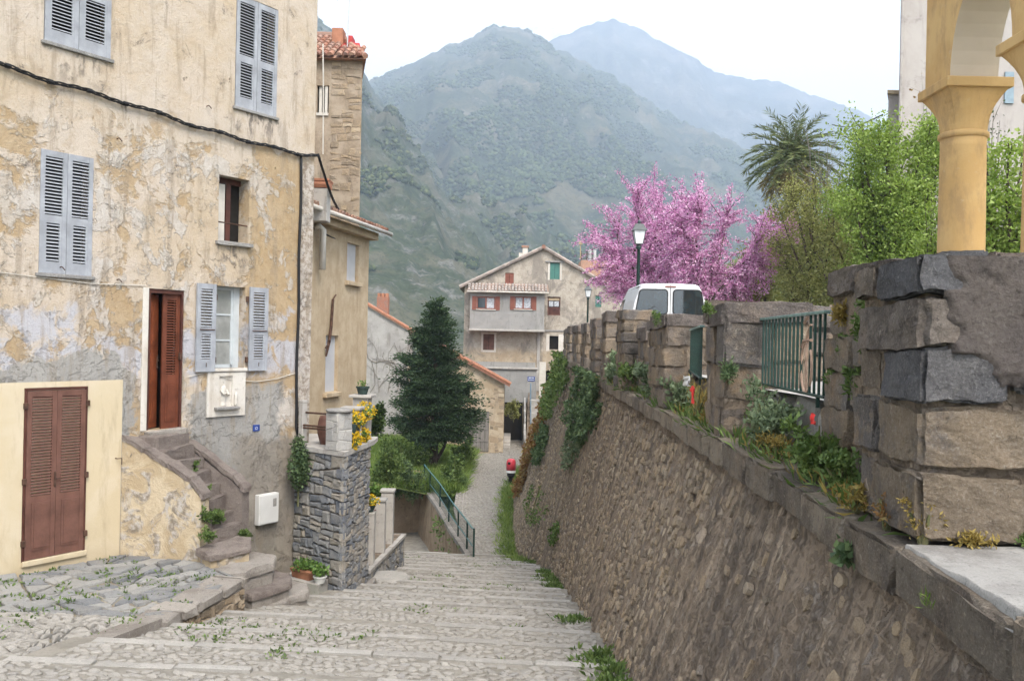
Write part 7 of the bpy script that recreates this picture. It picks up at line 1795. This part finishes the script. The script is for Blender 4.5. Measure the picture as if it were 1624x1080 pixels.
gs(712, 785, 44, 18, 20, 'low green shrub behind the wire fence posts', 'weed', .13, 2000, 110)
gs(615, 735, 38, 30, 52, 'yellow-green climbing shrub behind the far terrace post', 'weed', .12, 4600, 104)
gs(655, 768, 43.5, 30, 34, 'dark green creeper hanging over the left end of the wire fence', 'ivy', .12, 2800, 105)
gs(600, 782, 27, 18, 20, 'pale green bush above the concrete posts', 'potgreen', .1, 1500, 106)
gs(598, 668, 38, 20, 34, 'dark green bush under the grey gable house', 'dark_leaf', .14, 2400, 107)
gs(815, 650, 61, 14, 20, 'yellow-green bush in front of the dark space under the store', 'olive_leaf', .15, 900, 108)
gs(868, 615, 61, 10, 12, 'small green bush at the top of the stone stair', 'weed', .15, 500, 109)
# ivy and creepers on the far wall
def wallplant(name, label, Y0, Y1, t0, t1, n, leaf, ls, seed, out=.25, cat='creeper'):
    rs = np.random.RandomState(seed); pts = []; k = 0
    ym, tm = (Y0+Y1)/2, (t0+t1)/2
    while len(pts) < n and k < n*6:
        k += 1; u, w = rs.uniform(-1, 1), rs.uniform(-1, 1)
        if u*u + w*w > .65 + .5*float(vnoise(u*2.5+seed, w*2.5, seed)): continue
        Y, t_ = ym + u*(Y1-Y0)/2, min(.99, max(-.05, tm + w*(t1-t0)/2))
        if float(vnoise(Y*1.5, t_*9, seed+1)) < .3: continue
        p, nn = wallpt(Y, max(0, t_)); h = out*float(vnoise(Y*2.2, t_*12, seed+2))*rs.rand()**.4; p = p + nn*h + Vector((0, 0, .1 if t_ < 0.02 else 0)); pts.append(tuple(p))
    p, nn = wallpt(ym, min(1, t1)); tt = thing(name, label, cat, tuple(p)); part('foliage', leafmesh('foliage', np.array(pts), ls, .65, -.2, seed), M[leaf], tt)
    q, _ = wallpt(ym, max(0, t0)); part('stem', MB().tube([tuple(q + nn*.05), tuple(q.lerp(p, .5) + nn*.08), tuple(p + nn*.04)], [.03, .02, .01], 5), M['stem'], tt)
wallplant('ivy', 'dark grey-green ivy cascading over the bend of the retaining wall', 20.5, 27.5, -.06, .34, 5200, 'ivy', .1, 201, .5)
wallplant('ivy', 'second dark ivy tongue hanging lower down the retaining wall', 23.5, 26.5, .22, .48, 900, 'sage', .09, 207, .35)
wallplant('ivy', 'round tuft of dark ivy midway down the far wall', 31.5, 35, .34, .54, 1500, 'ivy', .12, 202, .5)
wallplant('creeper', 'rust-coloured creeper down the far silhouette of the wall', 36, 45, -.03, .92, 5000, 'rustweed', .15, 203, .5)
wallplant('creeper', 'yellow-green creeper along the top of the far wall', 29.5, 42, -.06, .32, 3800, 'weed', .12, 204, .6)
wallplant('creeper', 'thin green tufts rooted low in the dark far wall', 28, 33, .6, .8, 350, 'weed', .09, 205, .2)
wallplant('creeper', 'small green tuft rooted in the wall above the grass strip', 24, 26, .72, .84, 260, 'weed', .09, 206, .2)
# plants on the ledge of the near wall
LG = 'plants on the wall ledge'
def ledge(Y, dx, r, n, leaf, ls, label, seed, name='ledge_plant', z=None, **kw):
    z0 = (zc(Y) if z is None else z); c = (xe(Y) + dx, Y, z0 + r[2]*.9); return shrub(name, label, c, r, n, leaf, ls, seed, 'plant', LG, **kw)
ledge(6.0, .22, (0.230, 0.324, 0.230), 1530, 'weed', .045, 'lush green nettle-like plant at the foot of the ferny pier', 301)
ledge(5.45, .2, (0.162, 0.243, 0.135), 646, 'weed', .035, 'smaller green plant right beside the red plastic scrap', 309)
ledge(7.55, .26, (0.270, 0.446, 0.297), 2210, 'sage', .045, 'grey-green bushy plant spilling over the coping before the thick pier', 302)
ledge(8.4, .5, (0.297, 0.405, 0.216), 850, 'weed', .045, 'green plant in front of the railing base', 310)
ledge(12.0, .25, (0.270, 0.945, 0.270), 1870, 'sage', .06, 'low grey-green plants on the coping left of the thick pier', 303)
ledge(14.3, .25, (0.324, 1.080, 0.351), 2550, 'sage', .07, 'grey-green clump on the coping below the van', 304)
ledge(17.0, .2, (0.338, 1.350, 0.378), 2550, 'weed', .08, 'mixed green weeds on the coping below the left van pier', 305)
ledge(19.6, .2, (0.338, 1.620, 0.405), 2550, 'sage', .09, 'weeds on the coping where the ivy begins', 311)
ledge(10.6, .2, (0.162, 0.675, 0.270), 442, 'dryweed', .07, 'straw-coloured dry grass by the white plastic scrap', 306, aspect=.12, up=2.0)
ledge(9.6, .16, (0.135, 0.472, 0.121), 442, 'dryweed', .05, 'yellowing weeds at the foot of the thick pier', 312, aspect=.3)
ledge(4.45, .1, (0.081, 0.121, 0.095), 510, 'rustweed', .025, 'russet weeds at the corner of the near pier', 307, aspect=.4)
ledge(4.08, .13, (0.095, 0.095, 0.115), 782, 'dryweed', .022, 'orange-yellow dry weeds at the foot of the near pier', 308, aspect=.35)
ledge(4.9, .1, (0.095, 0.189, 0.081), 544, 'dryweed', .03, 'yellow-green weeds along the coping before the near pier', 313, aspect=.4)
ledge(6.9, .16, (0.121, 0.405, 0.135), 510, 'dryweed', .035, 'thin yellowish weeds along the coping edge below the railing', 314, aspect=.3)
FG = 'ferns in the pier joints'
def fern(u, v, Y, r, n, label, seed, leaf='weed'):
    p = at(u, v, Y); shrub('fern', label, (p.x - .02, p.y, p.z), (r*.75, r*1.25, r*1.25), int(n*1.6), leaf, .036, seed, 'fern', FG, aspect=.35, stems=False, shell=.2)
fern(1384, 478, 5.40, .085, 340, 'fern high on the ferny pier next to the near pier', 321)
fern(1380, 528, 5.42, .11, 520, 'thick fern midway up the ferny pier', 322)
fern(1338, 500, 5.98, .07, 220, 'small fern beside the top rail end', 323, 'dryweed')
fern(1345, 549, 5.95, .06, 200, 'dark fern tuft left of the pier centre', 324)
fern(1360, 608, 5.75, .12, 560, 'broad fern clump low on the ferny pier', 325)
fern(1322, 600, 6.2, .05, 150, 'fern tuft at the railing end', 326)
fern(1412, 712, 4.75, .06, 200, 'fern in the joint beside the middle block of the near pier', 327)
fern(1128, 492, 8.75, .07, 150, 'green tuft near the top of the thick pier', 328)
fern(1158, 588, 8.42, .12, 420, 'green plant in the face of the thick pier', 329, 'ivy')
fern(1045, 505, 12.25, .1, 160, 'tuft on the corner of the pier below the van', 330)
p = at(1349, 878, 4.62); shrub('wall_plant', 'broad-leaved sprig growing from under the coping', (p.x - .02, p.y, p.z), (.05, .075, .07), 70, 'ivy', .05, 340, 'plant', None, aspect=.8, stems=False)
p = at(1478, 958, 3.62); shrub('grass_tuft', 'little tuft of grass under the pale slab', (p.x - .02, p.y, p.z), (.02, .03, .035), 40, 'grass', .06, 341, 'plant', None, aspect=.08, up=1.5, stems=False)
spl = []; spl2 = []
for k in range(330):
    Y = random.Random(k).uniform(4.3, 22); q = random.Random(k+999); (spl if q.random() < .6 else spl2).append((xe(Y) + q.uniform(.06, .5), Y, zc(Y) + q.uniform(-.02, .03)))
for k, (dx_, n_, lf, lab) in enumerate(((.3, 200, 'dryweed', 'sparse yellow weeds along the front foot of the near pier'), (.62, 420, 'weed', 'green weeds at the front foot of the near pier beside the frame edge'))):
    shrub('pier_foot_weeds', lab, (xe(4.0) + dx_, 4.0, -.835), (.14, .03, .035), n_, lf, .028, 360 + k, 'plant', LG, aspect=.35, stems=False)
# scraps of plastic caught in the weeds
M['redplastic'] = m_plain('redplastic', (.7, .03, .03), .3, .5, 0, .1); M['whiteplastic'] = m_plain('whiteplastic', (.7, .68, .66), .35, .5, 0, .1)
def scrap(name, label, p, w, h, mat, seed):
    rs = np.random.RandomState(seed); n = 7; P_ = np.zeros((n, n, 3))
    for i in range(n):
        for j in range(n): P_[i, j] = (p.x + rs.normal(0, w*.06) + .1*w*math.sin(i*1.3), p.y + (i/(n-1)-.5)*w + rs.normal(0, w*.04), p.z + (j/(n-1))*h*(1 - .6*abs(i/(n-1)-.4)) + rs.normal(0, w*.05))
    single(name, gridmesh(name, P_), M[mat], label, 'litter', base=tuple(p))
p = at(1288, 672, 5.75); scrap('plastic_scrap', 'bright red plastic scrap caught on the ledge plant', p, .085, .07, 'redplastic', 1)
p = at(1098, 640, 9.9); scrap('plastic_scrap', 'red and dark plastic strip hanging before the thick pier', p, .12, .2, 'redplastic', 2)
p = at(1088, 612, 10.1); scrap('plastic_bag', 'crumpled white plastic on the weeds left of the thick pier', p, .25, .12, 'whiteplastic', 3)
# stair plants of the front door
def spx(u, v, s):       # point on the vertical plane across the stair at house position s
    r_ = ray(u, v); O = hw(s, 0, 0); return r_*(O.dot(HD)/r_.dot(HD))
for k, (u, v, s, r, lab) in enumerate(((304, 742, 2.1, .12, 'uppermost green plant growing on the door stair'), (322, 783, 1.95, .15, 'middle green plant on the door stair'), (347, 817, 2.0, .16, 'bushy plant near the bottom of the door stair'), (326, 818, 1.7, .13, 'small plant against the left parapet of the door stair'), (330, 848, 1.6, .12, 'tuft at the end of the left stair parapet'), (388, 850, 2.5, .09, 'little tuft below the end of the right stair parapet'))):
    p = spx(u, v, s); shrub('stair_plant', lab, tuple(p), (r, r, r*1.1), 420, 'weed', .05, 400 + k, 'plant', 'plants on the door stair', stems=False)

# grass and weeds: masses nobody could count
def tufts(name, label, spots, leaf, ls, per, seed, aspect=.14, up=1.3, sp=.05):
    rs = np.random.RandomState(seed); S_ = np.array(spots); P_ = np.repeat(S_, per, 0) + rs.normal(0, 1, (len(S_)*per, 3))*np.array([sp, sp, .006]); return structure(name, leafmesh(name, P_, ls, aspect, up, seed), M[leaf], kind='stuff', label=label)
tufts('ledge_grass', 'grasses and low weeds along the wall ledge', spl, 'weed', .13, 10, 8, .16, 1.5, .06); tufts('ledge_dry_grass', 'dry straw and seed heads along the wall ledge', spl2, 'dryweed', .12, 7, 9, .1, 1.8, .05)
rg = random.Random(90); sp1 = []; sp2 = []; sp3 = []
for k in range(2600):
    Y = rg.uniform(7.5, 30); e = rg.random()
    X = xb(Y) - abs(rg.gauss(0, .16)) if e < .42 else rg.uniform(xl(Y) if Y > 9 else -5, xb(Y))
    if e >= .42 and float(vnoise(X*.9, Y*.7, 77)) < .68: continue
    if X < (xl(Y) if Y > 9 else -6): continue
    if e < .42 and (float(vnoise(Y*.8, 3, 9)) < .52 if Y < 19 else float(vnoise(Y*.8, 3, 9)) < .35): continue
    (sp1 if e < .42 else sp2).append((X, Y, zstep(X, Y) - .01))
tufts('wall_foot_weeds', 'green weeds along the foot of the retaining wall', sp1, 'weed', .075, 13, 1, .4, .9, .05)
tufts('joint_weeds', 'small weeds and grass between the cobbles of the steps', sp2, 'weed', .045, 14, 2, .5, .5, .045)
for k in range(800):
    Y = rg.uniform(29, 52); sp3.append((xb(Y) - abs(rg.gauss(.0, .24)), Y, zstreet(Y)))
tufts('verge_grass', 'strip of fresh grass between path and wall', sp3, 'grass', .2, 11, 3, .1, 1.6, .1)
sp4 = []
for k in range(420):
    s, q = rg.uniform(-4, 1.2), rg.uniform(.02, 4.2)
    if q > interp(s, [-4, -2.58, -.78, 1.27], [4.5, 4.1, 3.45, 2.6]) or (s > .95 and q < 1.9): continue
    if float(vnoise(s*1.5, q*1.5, 5)) < .45 and q > .15: continue
    sp4.append(tuple(hw(s, q, zfc(s, q) - .01)))
tufts('forecourt_weeds', 'weeds and moss in the joints of the forecourt', sp4, 'weed', .05, 13, 4, .5, .5, .04)
sp5 = []
for k in range(5200):
    Y = rg.uniform(43.5, 60); x1 = (xpl(Y) if Y > 44 else interp(Y, [31, 36, 41, 45], [-5.2, -4.2, -3.2, xpl(45)])); X = x1 - rg.random()**1.3*7; sp5.append((X, Y, zstreet(Y) - .03 + .5*smooth(0, 4, x1 - X)))
tufts('garden_grass', 'tall green grass of the garden left of the path', sp5, 'grass', .5, 14, 5, .08, 1.7, .2)
sp6 = []
for k in range(120):
    t_ = rg.random(); sp6.append((lerp(-3.9, -1.3, t_), 30.55 + rg.uniform(-.3, .1), -7.42))
for k in range(26):
    Y = rg.uniform(30.7, 40); sp6.append((fwx(Y) - .1, Y, rg.uniform(-8.6, -7.4)))
tufts('lane_wall_weeds', 'weeds on the landing and the brown lane wall', sp6, 'weed', .14, 14, 6, .4, .8, .12)
sp7 = []
for k in range(2600):
    X = rg.uniform(8.7, 40); Y = rg.uniform(15, 80); sp7.append((X, Y, gz(X, Y)))
tufts('hillside_scrub', 'rough green growth covering the right hillside', sp7, 'olive_leaf', .6, 26, 7, .3, .9, .5)

# ------------------------------------------------------------------ air: one even haze round everything
hz = MB().box(-4000, 4000, -2000, 5400, -130, 1560)
hm = bpy.data.materials.new('haze_air'); hm.use_nodes = True; nt_ = hm.node_tree; nt_.nodes.remove(nt_.nodes['Principled BSDF'])
pv = nt_.nodes.new('ShaderNodeVolumePrincipled'); pv.inputs['Color'].default_value = (.66, .79, 1.0, 1); pv.inputs['Density'].default_value = 3.6e-4; pv.inputs['Anisotropy'].default_value = .2
nt_.links.new(pv.outputs[0], nt_.nodes['Material Output'].inputs['Volume'])
structure('haze', hz, hm, kind='stuff', label='pale blue haze over the valley')
